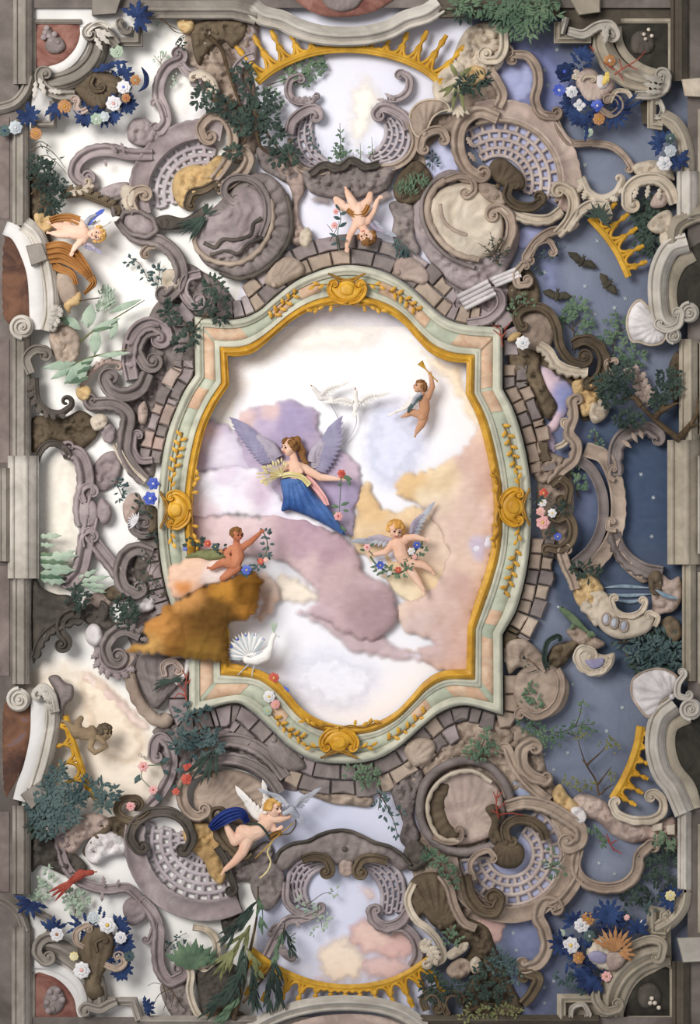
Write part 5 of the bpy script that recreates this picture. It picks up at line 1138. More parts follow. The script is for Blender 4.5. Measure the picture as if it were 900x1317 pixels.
plant('conifer_bush', 'dense blue green conifer bush in front of the gilt railing on the left', ['40 1050 64 1036 96 1024 128 1026', '48 1058 76 1044 104 1040'], '56 1052 13 48 1036 12 66 1042 12 74 1004 12 66 1016 13 82 1036 12 100 1020 10 110 1012 9 130 1014 10 138 1024 9 146 1018 6 58 1068 10 88 1050 10 62 1028 12 96 1034 9 76 990 7 132 1034 8 72 1058 10', 'leaf_slate', 48, 9, 3.4, 40, (3, 1.2))
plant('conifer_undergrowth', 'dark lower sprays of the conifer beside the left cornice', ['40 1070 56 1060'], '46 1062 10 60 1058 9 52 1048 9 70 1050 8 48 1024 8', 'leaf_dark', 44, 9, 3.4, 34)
rock('cream and pink crag under the conifer bush', '70 1080 86 1068 100 1052 118 1046 136 1050 142 1062 124 1074 108 1082 96 1098 80 1094', 'stone_pink', 16, 12, 9, .1, 10, seed=12)
rock('dark brown crags below the conifer on the left wall', '40 1070 60 1072 84 1092 104 1104 112 1118 92 1128 70 1120 52 1112 40 1120', 'stone_dark', 12, 12, 9, .09, 12, seed=13)
rock('brown crags between the conifer and the small lattice arch', '126 1060 146 1050 168 1056 178 1072 170 1090 156 1080 140 1078 128 1090 116 1104 106 1096 116 1078', 'stone_umber', 12, 11, 9, .1, 10, seed=14)
t = rock('pale grey wet rock with water plants beside the lower left lattice', '110 1090 124 1072 146 1070 162 1082 160 1098 140 1102 124 1112 112 1106', 'stone_pale', 18, 9, 8, .12, 8, seed=15)
SC('brown coiled volute with a pink flower under the mauve ruffles', '194 1046 178 1056 158 1052 150 1040 158 1028 174 1026', 9, 'stone_umber', None, (1, 9, 1.2), 26)
SC('mauve ruffled column with a curled head beside the rose vine', '196 972 198 956 206 948 216 956 222 976 218 1000 206 1022 192 1036', 13, 'stone_mauve', (-1, 6, 1), None, 14, wav=(.3, 7, 1))
rock('grey mauve cliff between the ruffled column and the frame', '196 940 214 930 240 928 262 936 256 960 244 984 236 1004 228 1016 220 1000 218 972 204 950', 'stone_grey', 6, 10, 7, .08, 12, seed=16)
spray('pink rose vine hanging beside the mauve ruffled column', '214 982 200 984 186 986 182 1000 194 1014 200 1024', '180 996 120 14 7 206 980 -20 14 7 200 1020 60 14 8 182 1002 180 10 6 210 990 40 10 6', [(184, 986, 7, 'petal_pink'), (197, 1016, 6, 'petal_pink')], 'leaf_slate', 32)
spray('red rose vine trailing between the cliff and the round dish', '262 968 252 984 242 996 232 1012 226 1020', '246 980 170 12 6 236 992 190 12 6 252 990 20 10 6 228 1010 150 10 5', [(241, 986, 6, 'petal_red'), (240, 1002, 7.5, 'petal_red'), (226, 1018, 5, 'petal_red')], 'leaf_slate', 38)
flower('single pink flower on the brown coiled volute', 168, 1037, 6, 40, 'petal_pink', 'petal_red', 7, 2)
tb = plant('tall_leaf_plant', 'dark blue green plant with long drooping leaves above the round dish', ['272 1000 270 976 264 956 266 936', '268 966 246 952 232 944', '264 944 252 924 240 918'], '236 916 8 246 922 7 232 946 9 242 954 8 258 950 10 270 946 9 276 958 9 254 964 9 228 958 7 262 918 6', 'leaf_slate', 46, 9, 5, 26, (2.4, 1), lobes=1)
bigleaves(tb, '274 966 100 44 5 276 964 112 52 5 272 966 125 48 5 278 966 90 34 5 270 968 140 44 5', 'leaf_dark', 50, lobes=0)
# round dish cartouche, lower left
B = T('rocaille_cartouche', 'round warm grey dish cartouche behind the child with a navy cloth', 'cartouche', 292, 1024, 14)
puff('dish', '250 1036 252 1012 268 996 294 990 322 996 342 1010 352 1028 346 1050 320 1062 290 1058 264 1052', 18, 9, 'stone_warm', B, R=10, step=2.8, dish=6, flute=(262, 1048, 40, 1.6)); scroll('rim_scroll', '262 990 242 1000 234 1018 238 1038 252 1050 264 1046', 13, 26, 'stone_warm', B, None, (-1, 6, 1)); scroll('upper_rim', '244 1000 262 984 290 976 320 982 344 998 360 1020', 14, 24, 'stone_grey', B, None, None, wav=(.2, 10, -1))
SC('upper grey shell arch over the round dish', '256 972 272 958 296 952 322 958 348 976 366 1000', 18, 'stone_grey', (-1, 6, .8), None, 16)
# lattice shell lower left
SC('dark scroll arch over the lower left lattice shell', '176 1092 168 1076 176 1058 196 1046 220 1046 238 1058 246 1078 240 1094', 12, 'stone_dark', (-1, 7, 1), (1, 6, 1), 26, wav=(.25, 8, -1))
sweep('shell_moulding', cr(arc(264, 1080, 92, 62, 192), 4), 26, 14, 10, SKW, prof='bowl', wav=(.12, 16, 1), label='broad mauve moulding curving under the white holed shell beside the navy cloth', cat='moulding')
trellis('openwork lattice shell with white holes around the small peach rocaille', 264, 1080, 24, 80, 62, 196, 11, 'lattice_pale', 12, 4.6, arcs=(34, 45, 57, 69))
rock('pale peach rocaille hood in the lower left lattice shell', '236 1078 238 1062 256 1056 276 1064 286 1082 282 1100 292 1120 284 1138 270 1126 262 1108 248 1094', 'stone_ochre', 13, 8, 5, .1, 8, seed=18)
SC('mauve C-scroll with a red bird perched on it at the lower left', '76 1086 84 1112 98 1130 118 1140 140 1144 164 1142 182 1158', 12, SKW, (1, 8, .9), None, 18, leaf='134 1142 -95 16 8 132 1146 95 14 7 150 1140 -70 10 6')
rock('mauve rocaille boss at the corner of the lower left lattice shell', '160 1180 158 1164 168 1154 184 1160 190 1176 180 1188 166 1190', SKW, 16, 9, 4, .1, 8, name='rocaille_boss', rings=(174, 1172, 8, 3), crack=None)
SC('mauve S-scroll sweeping down towards the thistle leaves', '180 1156 196 1174 204 1196 203 1222 206 1246 218 1262 234 1256', 15, SKW, None, (-1, 10, 1), 16); SC('small mauve hook curl above the thistle leaves', '200 1186 196 1200 192 1210', 7, SKW, None, (1, 5, .9), 18)
bird('red_bird', 'red brown bird with a long tail perched on the mauve C-scroll', (104, 1124), (118, 1122), (68, 1152), [((108, 1124), (92, 1136), 6, 14, -1, 20)], 'coral', 34, 6.5)
plant('pale_shrub', 'pale olive shrub behind the lower left bouquet', ['96 1180 98 1160 96 1146'], '92 1152 10 104 1158 10 96 1168 10 60 1132 9 54 1146 9 64 1120 6 50 1158 8', 'leaf_pale', 16, 6, 4, 30)
# lower left corner bracket and bouquet
cb = corner('curved scroll bracket framing the dim red medallion below the white rose bouquet', '44 1318 44 1256 62 1254 80 1264 94 1282 98 1300 98 1318', '42 1252 42 1318', '42 1312 100 1312', '44 1240 64 1242 88 1254 104 1274 110 1310', '56 1216 78 1222 104 1240 122 1264 128 1300', 'cornice_left', None, None, 'marble_red')
slab('plaster_ground', '38 1176 64 1176 70 1200 90 1210 130 1250 140 1290 176 1292 190 1316 38 1316', 12, 8, 'plaster_white', cb, inset=.5)
scroll('volute', '74 1206 60 1206 50 1214 48 1226 56 1236', 12, 40, 'cornice_left', cb, None, (-1, 8, 1.1)); scroll('volute', '150 1288 140 1292 128 1298 112 1294', 11, 40, 'cornice_left', cb, None, (-1, 7, 1)); sweep('step_moulding', dens('42 1170 64 1182 64 1206', 6, False), 10, 28, 12, 'cornice_left', cb, prof='cornice'); sweep('step_moulding', dens('138 1288 172 1288 180 1312', 6, False), 12, 28, 12, 'cornice_left', cb, prof='cornice')
mt = shell('grey flower relief on the dim red medallion below the white rose bouquet', '56 1296 58 1280 66 1268 76 1270 84 1284 78 1300 66 1304', (68, 1298), 18, 'stone_grey', 26, 7, 2, name='medallion_relief')
bq = T('bouquet_urn', 'grey scrolled urn holding the white rose bouquet at the lower left', 'urn', 118, 1226, 34)
puff('urn_body', '100 1218 108 1200 120 1190 138 1194 148 1208 146 1226 138 1244 130 1260 134 1280 118 1286 108 1270 112 1248 102 1236', 34, 16, 'stone_umber', bq, R=13, step=2.6, flute=(120, 1280, 26, 3)); foliage('bouquet_leaves', '148 1198 11 156 1222 11 150 1240 10 110 1194 9 128 1184 9', 'leaf_blue', bq, 40, 11, 6, 14, lobes=1); scroll('volute', '108 1218 98 1212 98 1198 110 1190', 7, 46, 'stone_warm', bq, None, (1, 6, 1)); scroll('volute', '134 1240 150 1246 160 1238 156 1228', 8, 46, 'stone_warm', bq, None, (-1, 5, 1)); scroll('volute', '124 1224 122 1212 132 1206', 5, 55, 'stone_umber', bq, None, (1, 4, 1.1))
G2 = 'leaf sprays of the lower left white rose bouquet'
for lb, r in (('dark blue lobed leaf spray above the biggest white rose at the lower left', fan(152, 1192, -110, 40, 6, 18, 9)), ('dark blue lobed leaf spray beside the grey urn volute at the lower left', fan(156, 1214, -40, 120, 7, 20, 10)), ('dark blue small lobed leaf hanging off the lower left bouquet', fan(162, 1246, -60, 140, 5, 12, 7)), ('dark blue lobed leaf bunch under the grey urn at the lower left', fan(156, 1248, 60, 160, 5, 16, 8)), ('slim blue leaves curving above the grey urn at the lower left', '108 1194 -160 24 6 106 1190 -140 22 6 100 1192 150 18 5'), ('dark blue upright leaves on the lower left bracket', fan(68, 1198, -140, -30, 5, 22, 8)), ('blue leaves hanging on the left cornice above the lower left bracket', fan(40, 1160, 20, 200, 7, 24, 8)), ('blue leaves on the step of the bottom cornice', fan(186, 1296, -90, 60, 6, 16, 7))): blueleaf(lb, r)
for lb, x, y, r, c, cc in (('biggest white rose of the lower left bouquet', 138, 1190, 11, 'petal_white', 'yellow'), ('white rose just outside the grey urn of the lower left bouquet', 155, 1206, 8, 'petal_white', 'petal_grey'), ('white rose hanging on the bracket of the lower left bouquet', 105, 1248, 11, 'petal_white', 'petal_pink'), ('white rose on the lower left bracket beside upright blue leaves', 73, 1202, 9, 'petal_white', 'petal_orange'), ('grey blossom at the top of the lower left bouquet', 120, 1180, 8, 'petal_grey', 'petal_white'), ('small buff blossom on the bracket beside the hanging white rose', 95, 1230, 6, 'wheat', 'petal_white'), ('slate blue blossom at the edge of the lower left bouquet', 166, 1230, 7, 'leaf_slate', 'leaf_blue')): flower(lb, x, y, r, 54, c, cc, 8, 3)
# thistle, acorn shells, bare shrub
leafbunch('grey green thistle leaves inside the scroll at the lower left', fan(246, 1246, -150, -30, 8, 40, 14), 'leaf_green', 34, 'thistle_leaves', None, 1, 'plant'); leafbunch('small grey green thistle leaves beside the cream pillar', fan(262, 1240, -100, -20, 4, 26, 10), 'leaf_green', 34, 'thistle_leaves', None, 1, 'plant')
plant('faint_vine', 'faint pale vine above the thistle leaves', ['214 1220 228 1206 240 1200'], '222 1212 6 234 1206 6 226 1222 5 212 1216 4', 'leaf_slate', 14, 5, 3, 24, (1, .6))
SC('warm C-scroll to the side of the thistle leaves', '248 1192 266 1196 278 1210 278 1232 264 1246', 9, 'stone_cream', None, (1, 5, .8), 24); SC('cream rippled pillar under the thistle leaves', '238 1238 246 1252 244 1274 250 1296 260 1312', 9, 'stone_cream', None, None, 26)
rock('dark scaly mound of overlapping shells beside the cream pillar', '252 1252 268 1240 288 1236 306 1244 312 1264 306 1290 286 1304 262 1306 256 1282', 'stone_dark', 18, 11, 2, .1, 10, seed=20, crack=(.11, 6), name='shell_mound')
rock('grey boulders under the thistle scroll at the bottom', '206 1268 224 1262 240 1264 246 1290 250 1310 230 1314 214 1296', 'stone_grey', 8, 9, 7, .1, 9, seed=21)
plant('bare_shrub', 'thin bare shrub growing from the bottom boulders', ['236 1296 218 1272 200 1264 190 1268', '218 1272 204 1280 196 1296', '224 1278 220 1296', '210 1268 214 1284 210 1300'], '', 'leaf_dark', 30, sw=(1.6, .6))

rock('grey stone bank between the winding stem scroll and the frame stones', '196 486 216 506 204 560 198 612 184 606 172 580 166 540 150 514 172 504', 'stone_grey', 2, 6, 6, .07, 8, seed=95)
rock('grey stone bank behind the hollow scroll and the rolling volute', '160 708 198 696 210 740 222 784 240 828 214 846 180 848 164 820 150 800 168 776 156 750', 'stone_grey', 2, 6, 7, .07, 9, seed=96)
rock('mauve stone bank between the frame corner and the ruffled column', '204 920 236 922 300 920 330 944 370 984 384 1016 350 1010 310 990 262 984 240 1000 224 1016 206 980', 'stone_mauve', 2, 6, 6, .07, 9, seed=97)
rock('grey stone bank above the ribbed scroll by the crescent leaf frame corner', '206 386 250 396 250 484 226 500 200 486 180 470 184 430', 'stone_grey', 2, 6, 6, .07, 9, seed=98)

for (x, y) in ((60, 1290), (64, 1276), (74, 1274), (80, 1286), (70, 1284), (62, 1300)): g = G(); ball(g, x, y, 33, 4.4, 4); g.build('fruit', 'stone_mauve', [o for o in bpy.data.objects if o.name.startswith('medallion_relief')][-1])
# lettering painted on the sky above the pink rose
fc = bpy.data.curves.new('lettering', 'FONT'); fc.body = 'CLAD'; fc.size = 5.4; fc.offset = .04; fo = bpy.data.objects.new('lettering', fc); COL.objects.link(fo)
fm = fo.evaluated_get(bpy.context.evaluated_depsgraph_get()).to_mesh(); ca, sa = math.cos(math.radians(30)), math.sin(math.radians(30))
mk('painted_lettering', [(177+v.co.x*ca+v.co.y*sa, 971+v.co.x*sa-v.co.y*ca, 7) for v in fm.vertices], [tuple(p.vertices) for p in fm.polygons], 'ink', label='small grey painted letters on the cream sky above the pink rose', cat='lettering', smooth=False)
bpy.data.objects.remove(fo)
# ---------------------------------------------------------------- top opening
mm = shell('grey carved shell on the red marble parapet panel at the top', '414 -10 418 6 428 13 440 15 452 13 462 6 466 -10', (440, -4), 30, 'stone_grey', 34, 7, 2.5, name='shell_relief')
balustrade('upper gilt railing arching under the bowed parapet', '330 106 352 89 380 75 410 66 445 63 480 66 515 75 545 89 568 107', 14, [48, 46, 40, 30, 18, 9, 6, 6, 9, 18, 30, 40, 46, 48], 'gilt', 20, flip=-1, w=8, bw=6)
plant('pale_tree', 'pale grey green tree crown under the upper gilt railing', ['344 110 372 100 400 88', '372 100 386 108'], '396 82 11 408 78 9 384 92 11 404 92 9 372 100 10 392 102 8 412 86 7 356 130 8 348 122 8', 'leaf_green', 12, 6, 3.4, 30, (1.6, .8))
ML = 'stone_mauve'
SC('mauve hook scroll on the left horn of the top opening', '384 98 373 104 371 120 380 130 396 132', 9, ML, (1, 5, .9), None, 14, leaf='384 132 -40 14 7 392 134 -20 14 7')
acanthus('mauve acanthus spray above the left top lattice', '376 128 388 132 400 130 408 126', 9, ML, 16, 5, -1, tip=(-1, 4, .7))
SC('mauve volute heading the left top lattice', '372 172 376 156 390 144 404 140 410 146', 13, ML, None, (1, 6, 1), 16)
trellis2('left crescent lattice of the top opening', '384 152 376 168 377 190 388 208 408 218', '400 150 400 172 406 194 420 208', 3, 6, 'lattice_pale', 12, 3.4)
SC('mauve hook scroll on the right horn of the top opening', '516 93 526 100 525 116 514 126 498 128', 9, ML, (-1, 5, .9), None, 14, leaf='508 128 210 16 7 498 130 190 14 7')
SC('mauve volute heading the right top lattice', '526 166 520 152 506 142 492 138 484 144', 13, ML, None, (-1, 6, 1), 16)
trellis2('right crescent lattice of the top opening', '516 154 526 170 524 190 512 206 490 212', '492 152 497 170 490 188 472 202', 4, 6, 'lattice_pale', 12, 3.4)
SC('mauve scroll rim outside the right top lattice', '528 160 534 182 526 202 508 214 484 216', 9, 'stone_warm', (1, 6, .9), None, 18)
SC('mauve scroll rim outside the left top lattice', '374 178 374 198 384 214 402 222 424 220', 8, 'stone_warm', None, None, 18)
rock('long dark grey ledge joining the two top lattices', '388 216 412 214 432 208 452 206 476 210 500 212 514 214 506 228 500 242 476 252 450 256 424 254 400 248 390 232', 'stone_grey', 14, 10, 7, .1, 10, seed=30, rings=(448, 230, 12, 3))
SC('dark wavy crest on the ledge between the top lattices', '398 224 416 212 436 216 452 206 470 214 488 210', 9, 'stone_dark', None, None, 26, wav=(.5, 7, 1))
plant('small_fir', 'small dark fir tree standing on the top ledge', ['438 206 438 190 437 158'], '438 200 6 434 194 5 442 192 5 437 182 4 437 172 3 446 200 5 430 202 5', 'leaf_green', 18, 6, 2.4, 40, (1.6, .6))
plant('tiny_fir', 'tiny pale fir shoots beside the dark fir on the top ledge', ['464 206 463 184', '479 204 478 176', '454 206 454 196'], '463 192 3 464 200 3 479 190 3 479 198 3', 'leaf_pale', 14, 5, 2, 40, (1, .5))
plant('thin_vine', 'thin slate vine climbing the left top lattice', ['404 190 398 172 402 158'], '400 166 4 404 182 5 410 192 5 396 176 3', 'leaf_slate', 22, 5, 2.4, 24, (1, .6))
cloud('cream_cloud', 'faint cream cloud in the top opening between the lattices', '450 96 480 92 500 130 484 170 456 200 436 160', 1, .6, (250, 243, 232), soft=26, seed=41, lump=0, step=3)
# putto diving through the top opening
c7 = figure('person', 'child tumbling head down through the opening below the top ledge', 462, 285, 46,
  ['468 294 47 4.8 464 290 46 5.2', '458 288 45 6 464 286 46 7.5 472 284 45 6', '463 285 46 9 460 276 46 9.5 461 268 45 9', '458 288 47 4.8 450 302 48 4.2 446 316 49 3', '472 284 46 4.8 480 272 46 4 485 258 46 3', '457 268 46 7.4 452 258 48 5.8 448 250 48 4.4 446 246 48 3.4', '466 266 45 7 474 258 44 5.4 476 250 42 4', '440 262 40 5 432 256 40 4 436 266 42 4.6 450 268 44 6'],
  'skin', ((471, 303, 49), 10.5, (-.35, -.05, .95), (.25, 1, 0)), [(446, 317, 49, 95, 2.6), (486, 256, 46, -30, 2.4)], [(446, 246, 48, -110, 2.5)], 'hair_brown', dz=-12)
wing(c7, (476, 286), (496, 298), 8, 16, 6, 'wing_grey', 30, -1, 40)
drape('loin_cloth', '446 270 456 276 468 274 474 264', 7, 40, 4, 'cloth_orange', c7, 2)
spray('grey leaved rose branch held by the tumbling child', '436 322 434 300 438 282 436 266', '434 304 200 12 4 436 292 -30 12 5 438 282 200 10 5 437 276 -20 10 5 434 312 160 10 4 438 306 20 8 4 436 270 -120 9 4', [(430, 290, 4.5, 'petal_pink'), (432, 272, 4, 'petal_pink')], 'leaf_slate', 44)
plant('dark_twig', 'dark little twig tuft against the stones under the tumbling child', ['424 310 432 296 436 284', '428 298 420 288'], '', 'leaf_dark', 40, sw=(1, .5))
cloud('grey_ledge_hollow', 'soft grey hollow stone under the top ledge', '400 250 426 256 450 258 476 252 500 244 504 256 488 262 440 262 404 262', 8, 4, (150, 136, 132), soft=5, seed=43)  # soft-edged grey sheet laid below the ledge
# right neighbours of the top opening
hood = shell('brown ribbed hood shell beside the right top lattice', '530 166 527 148 536 134 552 128 570 130 578 140 566 144 556 152 548 168 538 176', (546, 172), 24, 'stone_warm', 20, 9, 3, rimm='stone_cream')
SC('brown scroll with small curls under the ribbed hood shell', '540 190 544 176 556 168 568 168 574 178', 11, 'stone_warm', (-1, 6, .9), (1, 5, 1), 24)
rock('brown rock with grass beside the tumbling child opening', '520 214 534 206 548 214 556 232 548 252 528 262 510 258 506 240', 'stone_umber', 14, 10, 8, .12, 9, seed=31)
plant('grass_tuft', 'dry dark grass tuft on the brown rock', ['520 250 528 236', '540 246 538 230', '530 252 532 238'], '520 240 7 532 232 8 544 238 7 528 248 7 512 246 6', 'leaf_green', 34, 9, 1.6, 40, (1, .5), dirs=-80)
plant('slate_sprig', 'slate sprig in the lavender gap beside the big warm cartouche', ['556 220 556 206 557 196'], '556 200 5 552 208 4 560 210 4', 'leaf_slate', 14, 6, 3, 30, (1, .6))
rock('grey stone pier right of the tumbling child', '500 262 520 258 534 270 532 300 540 322 528 338 512 322 504 300 506 282', 'stone_grey', 8, 9, 7, .09, 10, seed=32)
plant('hanging_grass', 'pale blue grass hanging on the stones right of the tumbling child', [], '516 318 8 510 310 6 524 324 6', 'leaf_slate', 26, 9, 1.8, 40, dirs=80)
shell('pinkish shell stone right of the top gold mask', '506 352 510 334 526 330 542 340 552 356 544 366 530 362 518 360', (512, 350), 14, 'stone_pink', 24, 8, 2)
# grass bundle under railing end
rock('cream and grey crag at the right end of the upper railing', '556 118 560 96 574 84 592 78 600 96 594 116 580 132 566 134', 'stone_cream', 18, 11, 7, .1, 9, seed=33)
lb = leafbunch('bundle of dark crossed blades tied at the end of the upper railing', '588 104 100 40 6 590 104 80 42 6 586 106 130 26 6 592 104 50 26 6 590 100 -40 22 7 588 98 -120 20 7 586 110 160 24 5', 'leaf_olive', 46, 'blade_bundle', None, 0, 'plant')
leafbunch('white daisy-like leaf fan under the crossed blades', fan(590, 136, 40, 150, 5, 18, 6), 'stone_cream', 44, 'pale_leaf_fan', None, 0, 'leaf ornament')
# cream crag and conifer clump
rock('cream crag with ochre foot below the conifer clump', '584 70 594 46 606 34 630 28 648 36 652 60 646 84 630 96 614 90 600 92 590 84', 'stone_cream', 12, 12, 8, .09, 10, seed=34)
SC('cream volute curling on the crag below the conifer clump', '648 40 648 62 640 76 626 78', 11, 'stone_cream', None, (1, 9, 1.2), 30)
rock('ochre broken stone under the cream volute', '596 92 610 84 624 90 622 104 608 110 596 106', 'stone_ochre', 24, 8, 6, .14, 6)
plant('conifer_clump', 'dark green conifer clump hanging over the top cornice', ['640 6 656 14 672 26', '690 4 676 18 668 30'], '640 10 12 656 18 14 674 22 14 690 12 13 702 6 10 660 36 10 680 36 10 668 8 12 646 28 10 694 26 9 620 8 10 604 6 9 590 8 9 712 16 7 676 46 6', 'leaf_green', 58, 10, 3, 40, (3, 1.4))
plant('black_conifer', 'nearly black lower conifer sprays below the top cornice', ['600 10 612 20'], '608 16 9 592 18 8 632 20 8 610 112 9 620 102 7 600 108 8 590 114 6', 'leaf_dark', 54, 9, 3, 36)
# lavender window
cloud('lilac_sky_patch', 'pale lilac sky patch framed by scrolls below the conifer clump', '640 90 656 74 680 80 688 100 682 124 664 134 648 124', 1, 1, (176, 180, 218), soft=5, seed=44)
cloud('lilac_sky_gap', 'lavender sky gap beside the big warm cartouche', '536 200 552 184 572 178 590 190 588 222 560 236 544 222', 1, 1, (206, 208, 236), soft=4, seed=45)
SC('warm mauve scroll on the near side of the lilac sky patch', '648 62 634 72 630 90 638 104 646 122 640 138', 13, 'stone_warm', (1, 7, 1), None, 18)
SC('warm mauve scroll on the far side of the lilac sky patch', '660 70 678 72 690 88 692 108 688 128 696 146 714 150', 12, 'stone_warm', (-1, 7, .9), (-1, 6, 1), 18)
SC('warm scroll trailing under the blue bouquet towards the corner', '714 152 722 170 736 184 760 184 786 188 802 200 812 214', 9, 'stone_warm', (1, 5, .8), (1, 5, .8), 16)
rock('warm rock shoulder under the cream crag', '604 112 628 108 640 120 638 146 620 142 604 148 592 138', 'stone_warm', 8, 9, 6, .1, 9, seed=35)

rock('warm stone bank under the ribbed hood shell', '530 176 546 160 566 148 590 150 588 176 566 176 552 190 548 206 560 236 600 226 600 236 560 244 540 270 528 262 506 250 524 214', 'stone_warm', 2, 6, 6, .07, 9, seed=94)
# ---------------------------------------------------------------- warm lattice dome, upper right
sweep('shell_moulding', cr(arc(641, 234, 94, -108, 24), 4), 24, 12, 10, 'stone_pink', prof='bowl', wav=(.12, 16, -1), label='broad pinkish moulding arching over the blue holed dome', cat='moulding')
sweep('shell_moulding', cr(arc(641, 234, 80, -112, 18), 4), 7, 14, 8, 'stone_warm', prof='tube', wav=(.3, 18, -1), label='thin knobbly inner moulding of the blue holed dome', cat='moulding')
flat('lilac_backing', [(641, 234)]+arc(641, 234, 82, -125, 22), 1.2, 'sky_lilac', label='lilac blue sky seen through the warm lattice dome', cat='sky')
trellis('warm lattice dome with lilac blue holes around the dark ribbed boss', 641, 234, 34, 78, -125, 20, 12, 'lattice_warm', 12, 4, arcs=(44, 55, 66))
SC('big warm C-scroll embracing the side of the blue holed dome', '640 152 618 144 600 152 590 170 590 194 600 216 616 228', 16, 'stone_warm', None, (-1, 8, 1.1), 22, leaf='600 176 60 16 8 602 196 50 16 8')
shell('dark ribbed boss at the heart of the blue holed dome', '628 218 634 206 648 204 662 214 674 228 674 242 662 246 646 240 634 230', (640, 240), 16, 'stone_umber', 24, 10, 3)
SC('dark umber scroll under the ribbed boss', '656 236 652 252 664 264 684 266 696 258', 12, 'stone_umber', (1, 6, 1), (-1, 6, 1), 28)  # umber stone, darker than its neighbours
SC('long cream scroll below the dark umber scroll', '634 244 650 266 676 280 704 282 722 270', 13, 'stone_cream', (-1, 6, .8), None, 22, wav=(.25, 9, 1))
# big warm cartouche
Cc = T('rocaille_cartouche', 'big oval cream cartouche with crinkled rim right of the tumbling child', 'cartouche', 602, 284, 10)
puff('stone_border', '532 262 546 240 566 222 590 220 640 246 664 280 668 310 656 340 640 364 612 376 586 368 560 346 540 316 532 290', 8, 10, 'stone_mauve', Cc, R=14, step=3, lump=6, lsc=.07, crack=(.06, 6), seed=3)
puff('plate', '552 270 560 250 580 238 604 236 630 252 646 278 646 306 634 326 612 334 586 326 564 304', 22, 6, 'stone_cream', Cc, R=8, step=2.8, dish=4, rings=(604, 272, 13, 2.4))
sweep('crinkled_rim', cr('606 232 584 228 562 238 550 260 552 286 568 312 590 328 616 334', 2.5), 8, 24, 8, 'stone_warm', Cc, prof='tube', wav=(.5, 11, -1))
sweep('outer_rim', cr('590 224 562 230 544 254 544 284 558 312 580 332 610 344', 2.5), 6, 22, 7, 'stone_grey', Cc, prof='tube')
scroll('volute', '572 232 590 226 606 230 610 244 602 252', 8, 30, 'stone_warm', Cc, None, (1, 6, 1.1)); scroll('volute', '644 326 656 304 656 282 644 268 632 270', 12, 28, 'stone_warm', Cc, None, (-1, 7, 1.1), wav=(.3, 5, 1))
sweep('inner_lip', cr('566 262 570 282 584 296 600 302', 2.5), 5, 27, 4, 'stone_warm', Cc, prof='tube', wav=(.5, 5, 1))
rock('warm scrolled block joining cartouche and dome', '614 238 630 236 648 250 650 264 634 262 620 252', 'stone_warm', 30, 8, 4, .12, 6)
plant('dry_shrub', 'dry dark shrub sprouting on the rim of the cream cartouche', ['640 340 628 322 614 312', '640 340 634 314 630 298', '640 340 644 318 650 304', '634 328 620 326', '640 330 652 322'], '628 318 5 638 310 5 646 320 5 634 330 6 642 334 6', 'leaf_dark', 42, 6, 1.4, 36, (1.8, .6))
# broken column
bc = T('broken_column', 'white broken fluted column lying across the stones by the frame corner', 'column', 622, 372, 20)
for k in range(4):
    a = np.array((588+k*3.2, 382+k*5)); b = a+np.array((40, -20)); sweep('flute', dens([tuple(a), tuple(b)], 5, False), 6.5, 26, 6, 'stone_pale', bc, prof='tube')
for k in range(3):
    a = np.array((630+k*3, 360+k*4)); b = a+np.array((34, -14)); sweep('flute', dens([tuple(a), tuple(b)], 5, False), 5.5, 27, 5, 'stone_pale', bc, prof='tube')
SC('mauve C-scroll beside the broken white column', '600 416 628 410 644 394 642 378 628 374', 12, 'stone_mauve', None, (-1, 6, 1), 22)
rock('mauve rock with carved bosses behind the broken column', '560 350 586 368 612 378 640 366 660 350 668 370 660 396 640 408 606 410 580 394', 'stone_mauve', 5, 9, 5, .08, 10, seed=41)
SC('warm small scroll between broken column and bats', '672 340 664 352 666 366 678 366', 9, 'stone_warm', (1, 5, .8), (-1, 6, 1.1), 26)
rock('olive brown rock under the small warm scroll', '656 352 676 344 690 360 694 386 682 402 660 404 652 386', 'stone_umber', 10, 9, 7, .1, 9, seed=42)
plant('olive_sprigs', 'olive green sprigs on the rock beside the frame corner', ['664 404 668 386', '676 396 680 380'], '664 392 6 672 384 6 682 388 6 658 400 5', 'leaf_green', 30, 6, 3, 26, (1, .6))
# cream scrollwork
SC('cream upright volute where the scrollwork leaves the dome', '716 302 732 284 738 264 734 248 722 240', 14, 'stone_cream', None, (-1, 7, 1.1), 26)
acanthus('cream acanthus trough hanging between the dome and the corner', '746 228 756 248 774 256 792 248 800 232', 13, 'stone_cream', 26, 6, 1, tip=(-1, 5, .8))
SC('cream scroll with black hollow at the head of the gilt railing', '728 296 742 276 758 264 776 264 782 276', 12, 'stone_cream', None, (1, 6, 1), 30)
SC('broad cream shell arch over the dark foliage by the right wall', '806 262 808 244 822 232 844 230 860 242 868 262', 15, 'stone_cream', (-1, 8, 1), None, 28, leaf='820 240 110 18 8 834 238 100 18 8 848 242 95 16 8')
SC('pale S-scroll crossing from the cartouche to the cream volute', '676 330 690 310 708 298 728 294 742 284', 11, 'stone_warm', (-1, 7, .9), None, 24, wav=(.3, 7, 1))
SC('small warm hook over the bats', '682 330 690 314 706 310 714 322', 7, 'stone_warm', None, (1, 5, 1), 26)
cloud('lilac_sky_gap', 'lilac gap between the long cream scroll and pale S-scroll', '662 300 680 290 706 288 700 300 680 316 664 320', 1, 1, (170, 174, 212), soft=4, seed=47)
leafbunch('black feathery leaves stuffed in the railing head scroll', fan(770, 280, -170, 40, 9, 22, 4), 'leaf_dark', 40, 'black_leaves', None, 0)
balustrade('upper right gilt railing curving towards the dark foliage', '758 280 776 300 792 322 802 342 808 356', 5, [34, 36, 34, 30, 26], 'gilt', 22, flip=-1, w=7, bw=5.5)
